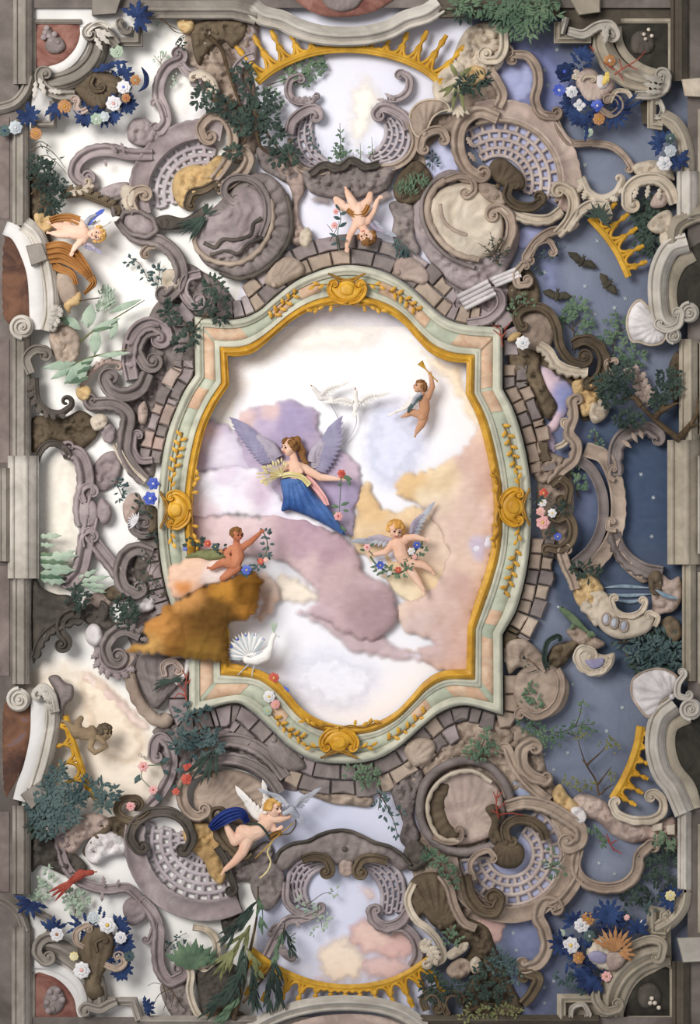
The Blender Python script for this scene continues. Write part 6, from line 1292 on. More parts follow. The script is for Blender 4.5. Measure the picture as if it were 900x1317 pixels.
plant('black_foliage', 'nearly black foliage behind the upper right gilt railing', ['830 300 826 280 832 262'], '826 270 12 836 284 13 844 262 9 820 284 8 836 304 12 842 320 10 828 296 10 848 340 8 826 314 8', 'leaf_dark', 18, 8, 4, 34)
for lb, o, m_ in (('flesh pink stone face under the cream shell arch', '840 252 850 244 858 252 856 264 844 268 836 264', 'stone_pink'), ('cream lumpy rock beside the dark foliage', '832 290 844 276 860 270 866 284 858 298 842 300', 'stone_cream'), ('cream dripping rock on the wall step', '850 298 862 292 862 312 854 320 848 310', 'stone_cream')): rock(lb, o, m_, 30, 9, 6, .13, 7)
rock('cream block under the white blossoms of the right wall', '812 214 838 206 860 214 868 232 850 228 826 230', 'stone_cream', 18, 9, 5, .1, 8)
plant('slate_vine', 'slate leaved vine hanging under the small warm hook', ['684 320 690 340 694 356', '716 318 704 330 694 332'], '690 326 5 686 340 5 692 350 5 704 328 5 714 322 5 720 318 4', 'leaf_slate', 18, 5, 3.4, 26, (1, .6))
# bats
def bat(label, x, y, a, span, group=None):
    t = T('bat', label, 'bat', x, y, 8, group); g = G(); ca, sa = math.cos(math.radians(a)), math.sin(math.radians(a))
    def L(u, v): return (x+u*ca-v*sa, y+u*sa+v*ca)
    p, q = L(0, -6), L(0, 6); conesg(g, [p+(13, 1.8), (x, y, 13, 3.6), q+(13, 2)]); V, F = remeshed(g, .5, 2); mk('body', V, F, 'bat', t)
    for s in (-1, 1):
        o = [L(s*1, -3), L(s*span*.25, -7), L(s*span*.5, -2), L(s*span*.42, 1), L(s*span*.34, 3), L(s*span*.22, 3.5), L(s*span*.12, 6), L(s*1, 4)]
        puff('wing', o, 11, 2.4, 'bat', t, R=3, step=2, smoothline=False, flute=(L(s*span*.2, -6)[0], L(s*span*.2, -6)[1], 14, .6), skirt=1)
        g = G(); conesg(g, [L(s*1.2, -7)+(14, .9), L(s*1.8, -10)+(14, .3)], 6); g.build('ear', 'bat', t)
    return t
bat('dark bat with outspread wings nearest the pale S-scroll', 748, 336, 28, 44); bat('dark bat diving beside the gilt railing', 781, 366, 52, 36); bat('small dark bat gliding above the pale rock scroll', 716, 380, 10, 40)
for k, (x, y) in enumerate(((752, 368), (700, 350), (790, 318), (768, 310), (804, 384), (735, 400), (765, 404), (712, 310), (790, 396), (700, 30+60), (716, 64), (704, 110), (742, 24+30), (770, 190), (752, 212), (830, 150))):
    g = G()
    for i in range(6): leafg(g, x, y, 1.6, 60*i+k*11, 3.6, 1.1, 0)
    g.build('painted_star', 'petal_grey', label='small pale star dotted on the upper right night sky', cat='star', group='stars on the upper right night sky')
# corner piece upper right
cr_ = corner('curved scroll bracket framing the dark panel by the blue flower bouquet', '798 30 862 30 862 96 844 94 822 84 806 66 798 48', '798 27 862 27', '862 26 862 98', '794 34 796 54 806 72 826 88 858 98', '772 40 776 62 788 84 808 100 836 108', 'cornice_right', None, None, 'panel_dark')
slab('plaster_ground', '722 8 862 8 862 120 838 126 836 160 826 160 822 118 790 96 770 60 764 40 722 40', 12, 8, 'cornice_dark', cr_, inset=.5)
scroll('volute', '730 40 750 44 768 34 784 32 792 42', 12, 40, 'cornice_light', cr_, None, (1, 7, 1)); scroll('volute', '816 122 838 122 854 114 858 98', 11, 40, 'cornice_light', cr_, None, (-1, 8, 1.1)); bigleaves(cr_, '774 32 70 22 9 780 34 95 24 9 784 32 120 20 8 850 112 190 24 9 852 106 200 28 10 850 118 180 22 8', 'cornice_light', 54, 'acanthus_lobe')
sweep('step_moulding', dens('718 28 718 50 760 50', 6, False), 12, 28, 14, 'cornice_right', cr_, prof='cornice'); sweep('step_moulding', dens('838 124 838 160 852 162', 6, False), 12, 28, 14, 'cornice_right', cr_, prof='cornice'); scroll('volute', '838 150 848 150 852 140 848 130', 6, 34, 'cornice_light', cr_, None, (-1, 4, .9)); sweep('step_moulding', dens('728 22 722 44', 6, False), 9, 30, 12, 'cornice_light', cr_, prof='cornice')
mt = shell('dark carved shell with pale drops on the dark panel beside the blue flower bouquet', '812 66 812 48 822 40 836 44 842 58 836 68 822 70', (826, 44), 16, 'stone_dark', 24, 8, 2, name='medallion_relief')
for (x, y) in ((828, 44), (834, 38), (830, 50), (838, 46)): g = G(); ball(g, x, y, 36, 2.6, 2.4); g.build('drop', 'stone_cream', mt)
# bouquet upper right
bq = T('bouquet_urn', 'peach shell urn with a carved mask holding the blue flower bouquet', 'urn', 760, 112, 34)
puff('urn_body', '738 96 750 88 764 90 774 100 788 104 790 116 780 126 770 132 756 132 746 122', 34, 15, 'stone_pink', bq, R=12, step=2.6, flute=(768, 104, 22, 2.6)); foliage('bouquet_leaves', '738 128 11 752 140 12 780 142 11 738 106 10 746 86 10 768 148 10 800 140 7', 'leaf_blue', bq, 38, 11, 6, 14, lobes=1); puff('mask', '766 100 774 96 782 102 780 112 770 114', 51, 5, 'stone_pale', bq, R=5, step=2); scroll('volute', '772 140 786 148 798 138 794 126 782 124', 8, 44, 'stone_warm', bq, None, (-1, 5, .9)); scroll('volute', '748 104 752 98 762 98', 5, 53, 'stone_cream', bq, None, (1, 4, 1)); scroll('volute', '784 132 792 118 806 118 812 126', 6, 46, 'stone_cream', bq)
G3 = 'blue petals of the upper right bouquet'
for lb, r in (('dark blue lobed leaves at the foot of the blue flower bouquet', fan(746, 146, 40, 190, 8, 20, 10)), ('dark blue leaves between the two white blossoms of the blue bouquet', fan(734, 134, 60, 220, 6, 16, 8)), ('dark blue leaf sprays beside the orange blossom of the blue bouquet', fan(790, 146, -60, 110, 7, 24, 7)), ('dark blue leaves at the top of the blue flower bouquet', fan(748, 74, -130, 20, 6, 18, 9)), ('long dark blue blade leaves pointing at the right corner', '796 140 -40 34 5 800 142 -25 32 5 790 136 -70 22 6'), ('dark blue leaf hanging from the blue bouquet', '756 160 100 24 6 752 158 80 16 6')): blueleaf(lb, r)
for lb, x, y, r, c, cc in (('big blue blossom at the head of the upper right bouquet', 726, 92, 12, 'leaf_blue', 'petal_blue'), ('white blossom highest in the blue flower bouquet', 735, 118, 8, 'petal_white', 'petal_grey'), ('white four petalled blossom low in the blue flower bouquet', 745, 135, 8, 'petal_white', 'petal_grey'), ('small starry blue flower at the tip of the blue bouquet', 719, 116, 8, 'petal_blue', 'petal_white'), ('orange brown blossom under the peach urn', 770, 153, 8, 'petal_orange', 'gilt'), ('bright blue blossom under the peach urn', 768, 136, 8, 'petal_blue', 'petal_white'), ('pale green blossom hanging below the blue bouquet', 757, 170, 6, 'leaf_pale', 'petal_grey'), ('peach blossom on the corner bracket near the red coral', 784, 78, 8, 'petal_orange', 'petal_white'), ('cream dotted blossom beside the carved mask', 740, 96, 7, 'stone_cream', 'petal_white')): flower(lb, x, y, r, 44, c, cc, 8 if 'four' not in lb else 4, 3)
coral('dark red coral twigs over the corner bracket of the blue bouquet', ['790 96 804 86 818 78 830 66', '800 90 796 76', '808 84 820 90', '796 94 802 104', '790 90 776 80', '764 66 758 58'], h=52, w=2.2)
leafbunch('yellow leaf beside the carved mask of the peach urn', '782 92 110 20 9 780 94 80 12 7', 'yellow', 54, 'yellow_leaf', None, 1)
# right wall blossoms
for lb, r in (('dark blue leaf cluster on the right wall moulding', fan(852, 184, 120, 300, 7, 20, 9)), ('dark blue leaf cluster below the white blossoms of the right wall', fan(872, 204, -40, 200, 7, 18, 9))): blueleaf(lb, r)
flower('white blossom lower on the right wall moulding', 854, 210, 10, 50, 'petal_white', 'petal_grey', 6, 3); flower('grey white blossom higher on the right wall moulding', 862, 194, 8, 50, 'petal_grey', 'petal_white', 8, 3); flower('slate blossom between the leaf clusters of the right wall', 862, 178, 7, 50, 'leaf_slate', 'petal_grey', 8, 3)
# arch volutes on the right wall
SC('cream capital curls where the right arch meets the shell', '846 420 858 424 872 418 876 404', 9, 'cornice_light', (1, 5, .8), (-1, 6, 1), 50); ionic('cream coiled volute on the right arch beside the pale shell', 886, 402, 13, 'cornice_light', 48, -1)
shell('pale scalloped shell hanging on the right arch', '812 438 806 418 810 398 822 386 834 396 846 412 858 424 852 440 836 444 822 440', (848, 418), 20, 'stone_pale', 34, 10, 3, rimm='stone_cream'); ionic('cream double coil under the pale scalloped shell', 866, 432, 10, 'cornice_light', 50, 1)
# ---------------------------------------------------------------- right side
rock('beige carved stone behind the white rose by the frame corner', '664 414 676 402 694 400 708 410 714 430 706 448 690 452 672 444', 'stone_warm', 14, 9, 3, .08, 9, crack=None)
SC('dark brown scroll arching over the beige carved stone', '668 420 664 408 672 398 690 394 706 402 716 420 720 444 732 462 748 468', 11, 'stone_umber', (-1, 5, .9), (-1, 10, 1.3), 28)
SC('cream lobed border curling to the snail volute', '692 442 706 452 716 468 734 476 756 478', 12, 'stone_cream', None, None, 24, wav=(.7, 8, 1)); SC('rippled brown shell ridge behind the snail volute', '736 444 752 438 768 446 776 462 772 482 760 494', 14, 'stone_umber', None, (1, 5, .8), 22, wav=(.3, 7, -1))
flower('white rose on the beige carved stone at the right frame corner', 672, 441, 9, 44, 'petal_white', 'petal_grey', 8, 3); rock('small orange shell beside the white rose', '652 436 660 428 670 428 666 436 656 440', 'stone_ochre', 36, 5, 1, .1, 4, name='orange_shell', cat='shell', crack=None)
coral('rust coral twigs at the upper right frame corner', ['646 446 644 430 640 416', '644 436 652 424', '644 432 634 424', '648 424 656 416', '641 422 632 418'], h=48, w=1.8)
cloud('pink_lilac_cloud', 'pink and lilac cloud seen between the right stones and the cream rocks', '688 466 702 470 724 488 740 500 738 520 722 540 712 560 716 580 700 574 704 548 712 520 696 494', 3, 4, (196, 178, 200), [(700, 490, 12, (222, 196, 204)), (716, 545, 12, (220, 192, 198)), (728, 510, 12, (132, 142, 190))], soft=3, seed=51)
rock('brown craggy rocks along the right stones below the white rose', '654 452 676 446 692 456 696 480 704 500 716 522 704 540 694 520 684 500 672 484 660 478', 'stone_umber', 10, 10, 8, .1, 9, seed=51)
rock('cream ochre crag under the snail volute', '736 492 752 486 768 494 772 512 764 528 750 536 744 522 738 508', 'stone_ochre', 18, 10, 7, .12, 8, seed=52); rock('warm crag beside the leaning tree crown', '756 520 772 512 784 522 778 538 762 544', 'stone_cream', 20, 9, 6, .12, 7, seed=53)
acanthus('pale pink acanthus plume behind the leaning tree', '838 520 826 500 820 484 810 476', 15, 'stone_pink', 12, 5, 1, tip=(-1, 5, .8), both=True); SC('small warm curl at the tree crown', '792 482 782 476 780 466 790 462', 6, 'stone_warm', None, (1, 4, .8), 26)
tr = plant('leaning_tree', 'green tree leaning out from the right wall step', ['874 566 852 548 830 528 812 508 800 496', '842 538 856 516 864 500', '874 562 886 548 896 532 897 512', '886 548 898 546', '824 522 816 512 800 514', '848 530 862 522 872 518'], '790 486 12 802 478 11 782 502 12 796 506 11 776 492 9 808 496 9 856 488 11 864 500 11 850 506 11 846 518 9 868 484 8 808 536 10 818 540 8 798 540 8 782 516 8', 'leaf_dark', 44, 7, 4, 36, (9, 2.4), cat='tree')
plant('blue_tree', 'slender blue green tree rising into the night sky below the bats', ['736 452 738 430 736 408 740 392', '738 426 726 414', '738 420 752 408'], '738 398 9 728 406 8 748 404 9 756 420 8 722 414 6 744 388 7 750 424 6', 'leaf_green', 12, 7, 3.6, 30, (2, .8), cat='tree'); plant('blue_tree', 'second slender blue green tree beside the pale scalloped shell', ['786 474 790 440 796 412', '790 436 780 424', '792 430 804 422'], '784 420 8 796 410 8 778 432 7 804 428 7 790 440 7 806 452 10 820 460 9 798 462 8', 'leaf_green', 12, 7, 3.6, 28, (2, .8), cat='tree')
rock('red brown rock against the right pilaster behind the tree', '860 470 870 452 878 462 878 500 868 520 860 496', 'stone_umber', 10, 8, 5, .1, 7)
# ring arch
ra = T('ring_arch', 'broad grey brown ring arch with frilled branches before the deep blue sky', 'moulding', 778, 650, 8)
sweep('outer_ring', cr('752 578 776 588 790 616 795 650 791 684 776 712 752 736', 3), 19, 12, 9, 'stone_warm', ra, prof='bowl', wav=(.12, 14, -1)); sweep('inner_ring', cr('742 590 760 604 772 628 776 654 772 682 760 706 738 726', 3), 14, 14, 8, 'stone_grey', ra, prof='bowl'); scroll('upper_branch', '792 612 790 590 794 570 808 556 832 550 848 560', 17, 14, 'stone_grey', ra, None, (1, 6, .8), wav=(.3, 7, 1)); scroll('lower_branch', '790 686 796 704 808 720 828 732 852 736', 17, 14, 'stone_grey', ra, None, None, wav=(.4, 7, 1)); scroll('volute', '790 618 782 612 784 602', 6, 22, 'stone_warm', ra, None, (1, 5, 1)); scroll('volute', '792 682 782 680 782 670', 6, 22, 'stone_warm', ra, None, (1, 5, 1))
puff('frill', '788 690 800 706 818 724 836 742 826 750 806 736 794 722 784 706', 12, 6, 'stone_warm', ra, R=6, step=2.6, lump=5, lsc=.15); bigleaves(ra, '812 556 60 16 6 822 552 70 14 6 800 566 40 16 6', 'stone_warm', 28, 'frill_lobe', 0)
SC('warm frilled scroll winding down to the pink flowers', '736 516 738 536 732 556 742 572 738 592 722 606 708 624', 12, 'stone_warm', (1, 6, .9), None, 24, wav=(.5, 10, 1)); SC('pale hook in the blue gap beside the right stones', '724 546 732 556 726 570 714 576', 7, 'stone_cream', (1, 5, .8), None, 22); SC('brown volute above the pink flowers', '708 624 720 616 732 626 730 644', 10, 'stone_umber', None, (1, 8, 1.2), 28)
plant('green_sprig', 'green sprig inside the ring arch', ['744 640 740 622 742 608'], '742 606 7 748 618 7 738 624 6 746 630 5', 'leaf_green', 16, 6, 3.6, 28); plant('green_sprig', 'pale green sprig above the ring arch', ['764 580 766 566 764 552'], '764 558 5 768 568 4 772 572 4', 'leaf_green', 14, 5, 3, 28)
rock('warm craggy rocks between the right stones and ring arch', '694 560 706 580 726 590 716 606 704 622 690 618 684 596', 'stone_warm', 8, 9, 8, .1, 9, seed=54)
# pink flowers at the right clasp
for lb, x, y, r, c in (('red rose above the pale flowers at the right clasp', 699, 634, 6, 'petal_red'), ('palest pink flower just under the red rose', 697, 646, 6, 'petal_white'), ('small coral pink flower in the cluster at the right clasp', 695, 658, 6, 'petal_pink'), ('large blush flower at the foot of the cluster by the right clasp', 698, 672, 9, 'petal_pink'), ('white flower outermost in the cluster by the right clasp', 710, 660, 6, 'petal_white'), ('small blue flower under the cluster by the right clasp', 717, 690, 5, 'petal_blue')): flower(lb, x, y, r, 38, c, 'yellow', 7, 3)
plant('flower_leaves', 'dark leaves spreading behind the pink flower cluster', ['700 664 716 654 732 650'], '720 650 6 728 654 5 690 640 5 686 662 4 706 682 5', 'leaf_dark', 40, 7, 3, 30)
SC('brown C-scroll under the pink flower cluster', '718 668 730 664 737 678 734 696 720 706 704 704', 11, 'stone_umber', (1, 6, 1.1), (-1, 5, .7), 28); SC('pale ribbed scroll falling from the brown C-scroll', '722 710 728 728 736 744 740 758', 13, 'stone_warm', (1, 7, .9), None, 24)
# lower rocks, water, cream cartouche
rock('ochre brown crag beneath the ring arch', '738 744 756 738 770 748 776 760 764 776 748 782 738 768', 'stone_ochre', 16, 9, 8, .12, 8, seed=55); rock('cream crag over the three-holed cartouche', '752 766 768 758 784 768 780 790 766 806 756 792 746 784', 'stone_cream', 20, 9, 7, .12, 8, seed=56)
plant('dark_tuft', 'dark tuft of leaves at the foot of the ring arch', ['748 742 756 730 772 726'], '744 732 7 754 728 7 766 736 5 758 742 5', 'leaf_dark', 32, 9, 3, 34)
for lb, s in (('white stripe of falling water under the ring arch', '776 756 800 754 834 756'), ('second pale stripe of water under the ring arch', '780 764 806 766 838 764'), ('faint water stripe below the other two', '790 772 812 774 830 770')): sweep('water_stripe', cr(s, 3), lambda q: 1+4*math.sin(math.pi*q), 4, 1.5, 'water', prof='tube', label=lb, cat='water')
h3 = T('pierced_cartouche', 'cream curled cartouche with three dark oval holes', 'cartouche', 790, 798, 24)
puff('body', '766 788 772 772 784 768 794 782 808 790 824 790 838 784 842 798 834 812 816 820 796 822 778 814 768 802', 26, 9, 'stone_cream', h3, R=8, step=2.4, lump=2); scroll('crest', '786 772 792 786 806 792 822 788 830 776', 7, 34, 'stone_cream', h3, (1, 5, .9), (-1, 5, .9), wav=(.5, 6, 1)); scroll('volute', '842 806 846 794 836 788', 6, 34, 'stone_cream', h3, None, (-1, 5, 1))
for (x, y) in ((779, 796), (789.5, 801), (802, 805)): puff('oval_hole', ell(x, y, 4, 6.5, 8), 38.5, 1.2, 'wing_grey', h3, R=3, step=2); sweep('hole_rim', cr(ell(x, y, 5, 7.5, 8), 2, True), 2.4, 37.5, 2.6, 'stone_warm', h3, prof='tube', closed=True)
rock('pale flesh rock spout at the right wall above the pierced cartouche', '838 748 850 738 862 746 874 742 876 770 866 786 850 790 836 800 838 778', 'stone_pink', 18, 10, 7, .1, 9, seed=57); rock('brown hollow stones of the rock spout', '834 740 846 734 852 748 846 764 836 762', 'stone_umber', 30, 6, 4, .14, 6); rock('brown scroll stone under the rock spout', '850 800 862 792 874 802 876 818 866 826 856 814', 'stone_umber', 22, 8, 5, .1, 7)
sweep('water_stripe', cr('842 758 856 766 872 770', 3), lambda q: 1+5*math.sin(math.pi*q), 36, 2, 'water', prof='tube', label='white water running off the pink rock spout', cat='water')
# green bird-fish
gb = T('green_fish', 'slim green fish leaping beside the right stones', 'fish', 738, 798, 20); g = G(); conesg(g, P4('722 783 26 3.4 730 790 27 5 740 799 27 5 750 808 26 3 758 814 25 1.4')); V, F = remeshed(g, .6, 2); mk('body', V, F, 'fish', gb); bigleaves(gb, '756 812 30 12 6 756 812 70 10 5 738 802 120 9 5', 'fish', 27, 'fin', 0)
g = G(); ball(g, 723, 781, 29.5, 1, 1); g.build('eye', 'eye', gb); leafg(G(), 720, 782, 26, -150, 5, 3).build('mouth', 'petal_grey', gb)
# nautilus
nt_ = T('nautilus_shell', 'cream nautilus shell lying over blue water at the lower right', 'shell', 758, 842, 24)
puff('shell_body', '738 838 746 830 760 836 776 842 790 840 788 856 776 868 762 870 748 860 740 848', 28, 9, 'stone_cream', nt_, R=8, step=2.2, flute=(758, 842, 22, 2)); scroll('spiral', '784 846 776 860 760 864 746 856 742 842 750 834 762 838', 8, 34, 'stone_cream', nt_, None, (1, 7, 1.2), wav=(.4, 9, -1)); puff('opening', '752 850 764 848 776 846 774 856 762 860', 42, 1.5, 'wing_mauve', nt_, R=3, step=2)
rock('brown crag behind the nautilus shell', '702 850 710 832 726 826 742 822 760 818 776 826 770 834 748 830 736 842 722 858 708 862', 'stone_umber', 12, 10, 8, .12, 8, seed=58); rock('warm crag spit under the green fish', '728 812 742 806 760 816 778 828 762 836 742 828', 'stone_warm', 18, 8, 6, .12, 7, seed=59)
SC('dark curved frond enclosing the crag beside the nautilus', '716 818 704 826 700 846 704 862', 6, 'leaf_dark', (1, 5, .6), None, 26, cat='leaves', name='dark_frond')
pf = plant('dark_teal_reeds', 'dark teal reeds and foliage sweeping to the right wall below the pierced cartouche', ['786 828 820 822 850 808 872 800', '800 832 812 852 826 868'], '826 828 10 844 834 12 856 820 10 866 836 10 838 850 10 858 854 9 816 842 8 830 866 7 800 826 6 870 850 6', 'leaf_slate', 20, 10, 3.4, 34, (3, 1.2)); plant('black_reeds', 'blackish reed mass behind the teal reeds by the right wall', [], '836 838 12 854 838 12 846 824 10 862 852 9 824 854 8 862 812 8', 'leaf_dark', 14, 11, 3.4, 34)
shell('big pale scallop shell above the lower right arch', '820 908 812 892 814 874 828 864 846 860 862 864 874 876 866 892 852 902 844 918 832 922', (864, 896), 18, 'stone_pale', 36, 11, 3.4, rimm='stone_warm'); ionic('cream coiled volute at the top of the lower right arch', 888, 912, 14, 'cornice_light', 48, 1); SC('cream scroll tying the scallop shell to the lower right arch', '880 868 872 880 872 894 884 898', 8, 'cornice_light', (-1, 5, .9), (-1, 5, .9), 48)
# ---------------------------------------------------------------- lower right
ov = T('oval_scroll_panel', 'warm oval scroll panel with a painted sprig beside the lower right frame corner', 'cartouche', 692, 890, 12)
puff('panel_body', '662 872 676 858 700 854 720 862 732 882 726 908 708 922 684 924 668 912 660 892', 20, 8, 'stone_warm', ov, R=10, step=3, lump=2, dish=3); scroll('rim', '672 914 688 922 708 914 720 896 722 874 716 860', 10, 27, 'stone_warm', ov, (-1, 6, 1), None, wav=(.25, 8, -1)); foliage('sprig', '682 894 8 690 902 8 676 904 6 686 884 6', 'leaf_green', ov, 30, 6, 3, 28)
rock('warm brown rocks along the frame below the green fish', '650 830 672 822 694 838 704 858 690 866 668 858 654 866', 'stone_warm', 19, 8, 5, .1, 9, seed=60); plant('spiky_twigs', 'dark spiky twigs on the rocks beside the lower right frame corner', ['694 862 682 850 668 846', '700 866 712 852', '690 862 676 866'], '676 852 4 706 858 4', 'leaf_dark', 35, 7, 1.6, 30, (1.4, .6))
plant('trailing_branch', 'green leafy branch trailing across the night sky below the oval panel', ['672 926 690 936 706 942 726 940 748 932 764 932', '720 940 708 952', '740 934 746 918 748 902', '728 942 742 948'], '676 930 9 690 936 9 702 944 8 716 942 6 730 936 6 744 930 6 748 908 5 756 932 5 706 956 6 720 952 5 752 944 5 764 936 4 696 950 6', 'leaf_green', 22, 6, 3.4, 28, (1.6, .7))
plant('bare_tree', 'little bare brown tree with russet leaves on the cream rocks', ['770 1024 766 1004 754 984 746 962 742 944', '754 984 772 968 782 956', '768 1010 780 994 786 986', '772 1022 780 1014 790 1008', '756 986 748 976'], '744 946 5 750 942 4 776 958 5 784 954 5 790 962 5 788 996 5 786 1000 4 748 1010 7 736 1006 6 758 1008 6 730 1002 5', 'leaf_olive', 24, 5, 3, 28, (3, .8), cat='tree')
balustrade('lower right gilt railing with round openings beside the arch', '824 934 820 958 812 982 802 1004 788 1028', 6, [14, 16, 20, 24, 26, 26], 'gilt', 22, flip=-1, w=9, bw=5)
SC('cream curling scroll under the lower right gilt railing', '842 1020 852 1030 850 1046 836 1054 812 1054 794 1046 788 1034', 10, 'stone_cream', (-1, 7, 1), (1, 5, .8), 28, wav=(.3, 7, -1))
rock('cream and pink rock bank under the bare tree', '736 1030 748 1020 764 1024 780 1032 792 1048 818 1058 846 1056 868 1052 872 1090 856 1096 836 1082 812 1084 788 1074 768 1056 748 1050', 'stone_pink', 10, 11, 8, .08, 11, seed=61); rock('ochre and white broken stones at the end of the rock bank', '710 1020 720 1008 730 1022 744 1036 752 1054 742 1060 730 1044 716 1038', 'stone_ochre', 20, 9, 7, .13, 7, seed=62); rock('white stone chip among the broken stones', '734 1040 746 1038 754 1050 748 1060 738 1052', 'stone_pale', 30, 6, 3, .15, 4)
for k, (o) in enumerate(('838 1060 852 1058 852 1068 840 1070', '856 1062 868 1060 868 1074 858 1074', '842 1074 856 1072 854 1084 844 1082')): slab('cream_block', o, 22, 6, 'stone_cream', label='cream cut block in the rock bank by the right wall', cat='stone', group='cut blocks in the rock bank')
SC('warm acanthus scroll rising from the frame stones to the trailing branch', '684 956 672 964 672 984 684 998 700 1004', 15, 'stone_warm', (1, 7, 1), (-1, 5, .8), 22, wav=(.2, 6, 1)); SC('warm scroll with curled tip pointing at the ochre stones', '652 962 664 988 684 1012 706 1030', 13, 'stone_warm', (-1, 6, .8), None, 20); cloud('lilac_sky_gap', 'small lilac gap beside the red coral niche', '652 1004 660 1000 676 1016 690 1030 672 1032 660 1022', 3, 1.5, (176, 186, 214), soft=3, seed=61)
SC('warm ledge scroll ending in a curl under the white stone chip', '650 1038 676 1032 704 1038 728 1052 746 1066 746 1082 734 1090', 17, 'stone_warm', None, (1, 9, 1.1), 22); coral('dark red coral under the rock bank by the night sky', ['790 1094 782 1082 776 1074', '784 1086 794 1080', '780 1080 770 1082', '788 1092 800 1098', '784 1084 780 1072'], h=34, w=2)
plant('green_sprig', 'green sprig drooping beside the dark red coral', [], '762 1066 7 770 1074 6 776 1082 6 848 1076 8 860 1082 8', 'leaf_green', 34, 8, 2.6, 30, dirs=60)
SC('warm arch scroll framing a night sky gap below the rock bank', '744 1092 740 1116 752 1134 776 1142 802 1138 818 1122 822 1100 836 1086', 14, 'stone_warm', None, (1, 6, .9), 16, wav=(.2, 9, 1)); plant('dark_green_bank', 'dark green foliage bank against the lower right wall', ['862 1110 846 1118'], '838 1098 9 852 1094 9 862 1104 9 846 1112 10 832 1120 9 850 1130 9 862 1136 7 826 1152 8 840 1150 8 806 1154 7 858 1086 7', 'leaf_dark', 16, 9, 3.6, 32)
# round niche
D_ = T('rocaille_niche', 'round shadowed shell niche with crinkled rim holding red coral', 'cartouche', 604, 1040, 10)
puff('inner_shell', '552 1064 550 1030 566 1006 580 1010 572 1034 580 1060 604 1076 580 1082 562 1078', 14, 7, 'stone_umber', D_, R=6, step=2.8, flute=(610, 1030, 30, 1.4)); puff('hollow', '548 1048 552 1018 572 996 600 988 628 998 644 1020 650 1046 640 1070 610 1084 580 1086 558 1072', 14, 5, 'stone_pink', D_, R=8, step=2.8, dish=8, flute=(596, 1070, 30, 1.2)); sweep('outer_rim', cr('640 1086 600 1096 566 1088 546 1066 540 1040 546 1010 566 988 596 978 626 984 648 1006 658 1032', 2.5), 12, 18, 11, 'stone_grey', D_, prof='tube'); sweep('crinkled_lip', cr('590 1082 566 1078 552 1056 550 1030 562 1008 584 994 610 992 632 1006', 2.5), 5, 28, 6, 'stone_cream', D_, prof='tube', wav=(.6, 12, 1)); scroll('volute', '556 1076 576 1084 592 1080 594 1068', 6, 30, 'stone_warm', D_, None, (-1, 5, .9))  # umber crescent laid along one side of the pink hollow
coral('bright red coral branching on the rim of the round niche', ['641 1052 638 1036 640 1016', '639 1030 634 1018', '640 1040 650 1032', '641 1046 630 1042', '640 1026 646 1018', '642 1048 656 1046 672 1048'], h=40, w=2.2); rock('brown encrusted stone under the red coral', '624 1040 636 1034 644 1046 642 1066 648 1080 636 1088 628 1074 632 1056', 'stone_umber', 28, 8, 6, .15, 6)
# lattice dome lower right
flat('lilac_backing', [(656, 1098)]+arc(656, 1098, 70, -62, 178), 1.2, 'sky_lilac', label='lilac blue sky seen through the lower right lattice dome', cat='sky')
trellis('warm lattice dome with pale blue holes around the dark brown boss', 656, 1098, 30, 66, -58, 172, 15, 'lattice_warm', 12, 4.4, arcs=(41, 53)); sweep('shell_moulding', cr(arc(656, 1098, 79, -40, 176), 4), 21, 14, 10, 'stone_warm', prof='bowl', wav=(.12, 20, 1), label='broad warm moulding curving under the pale blue holed dome', cat='moulding')
shell('dark brown ribbed boss inside the lower right lattice dome', '632 1098 638 1082 656 1080 672 1088 674 1104 664 1116 646 1116 634 1108', (650, 1084), 18, 'stone_umber', 24, 9, 3); SC('brown C-scroll arching over the dark brown boss', '652 1082 650 1064 664 1054 684 1056 698 1068 702 1080', 12, 'stone_umber', (-1, 6, 1), None, 28); SC('pale thin C-scroll at the side of the lower right lattice dome', '610 1132 604 1114 612 1100 628 1094 636 1102', 7, 'stone_warm', None, (1, 5, .9), 30); SC('big brown volute under the lower right lattice dome', '598 1126 604 1152 618 1170 636 1172 642 1158', 15, 'stone_umber', None, (-1, 9, 1.2), 30)
plant('green_sprig', 'green sprig crossing the rim of the lower right lattice dome', ['700 1118 716 1112 726 1100'], '706 1112 6 714 1116 6 722 1120 5 712 1124 5 708 1098 5', 'leaf_green', 36, 6, 3, 26)
SC('warm S-scroll dropping from the lattice dome to the dark bush', '716 1162 700 1160 692 1178 700 1196 704 1218 694 1238 676 1246', 15, 'stone_warm', (1, 7, .9), (1, 8, .9), 18, wav=(.2, 9, 1)); SC('warm lower scroll of the dome reaching for the bottom bouquet', '744 1130 734 1146 722 1160 706 1168', 14, 'stone_warm', None, None, 18); SC('dark S-scroll foot above the bottom cornice', '676 1252 692 1258 684 1278 672 1292', 13, 'stone_umber', (-1, 6, .9), None, 20)
cloud('pink_patch', 'pinkish cloud behind the lattice dome foot', '612 1180 640 1182 650 1190 642 1210 624 1220 614 1204', 2, 2, (206, 170, 160), soft=5, seed=63)
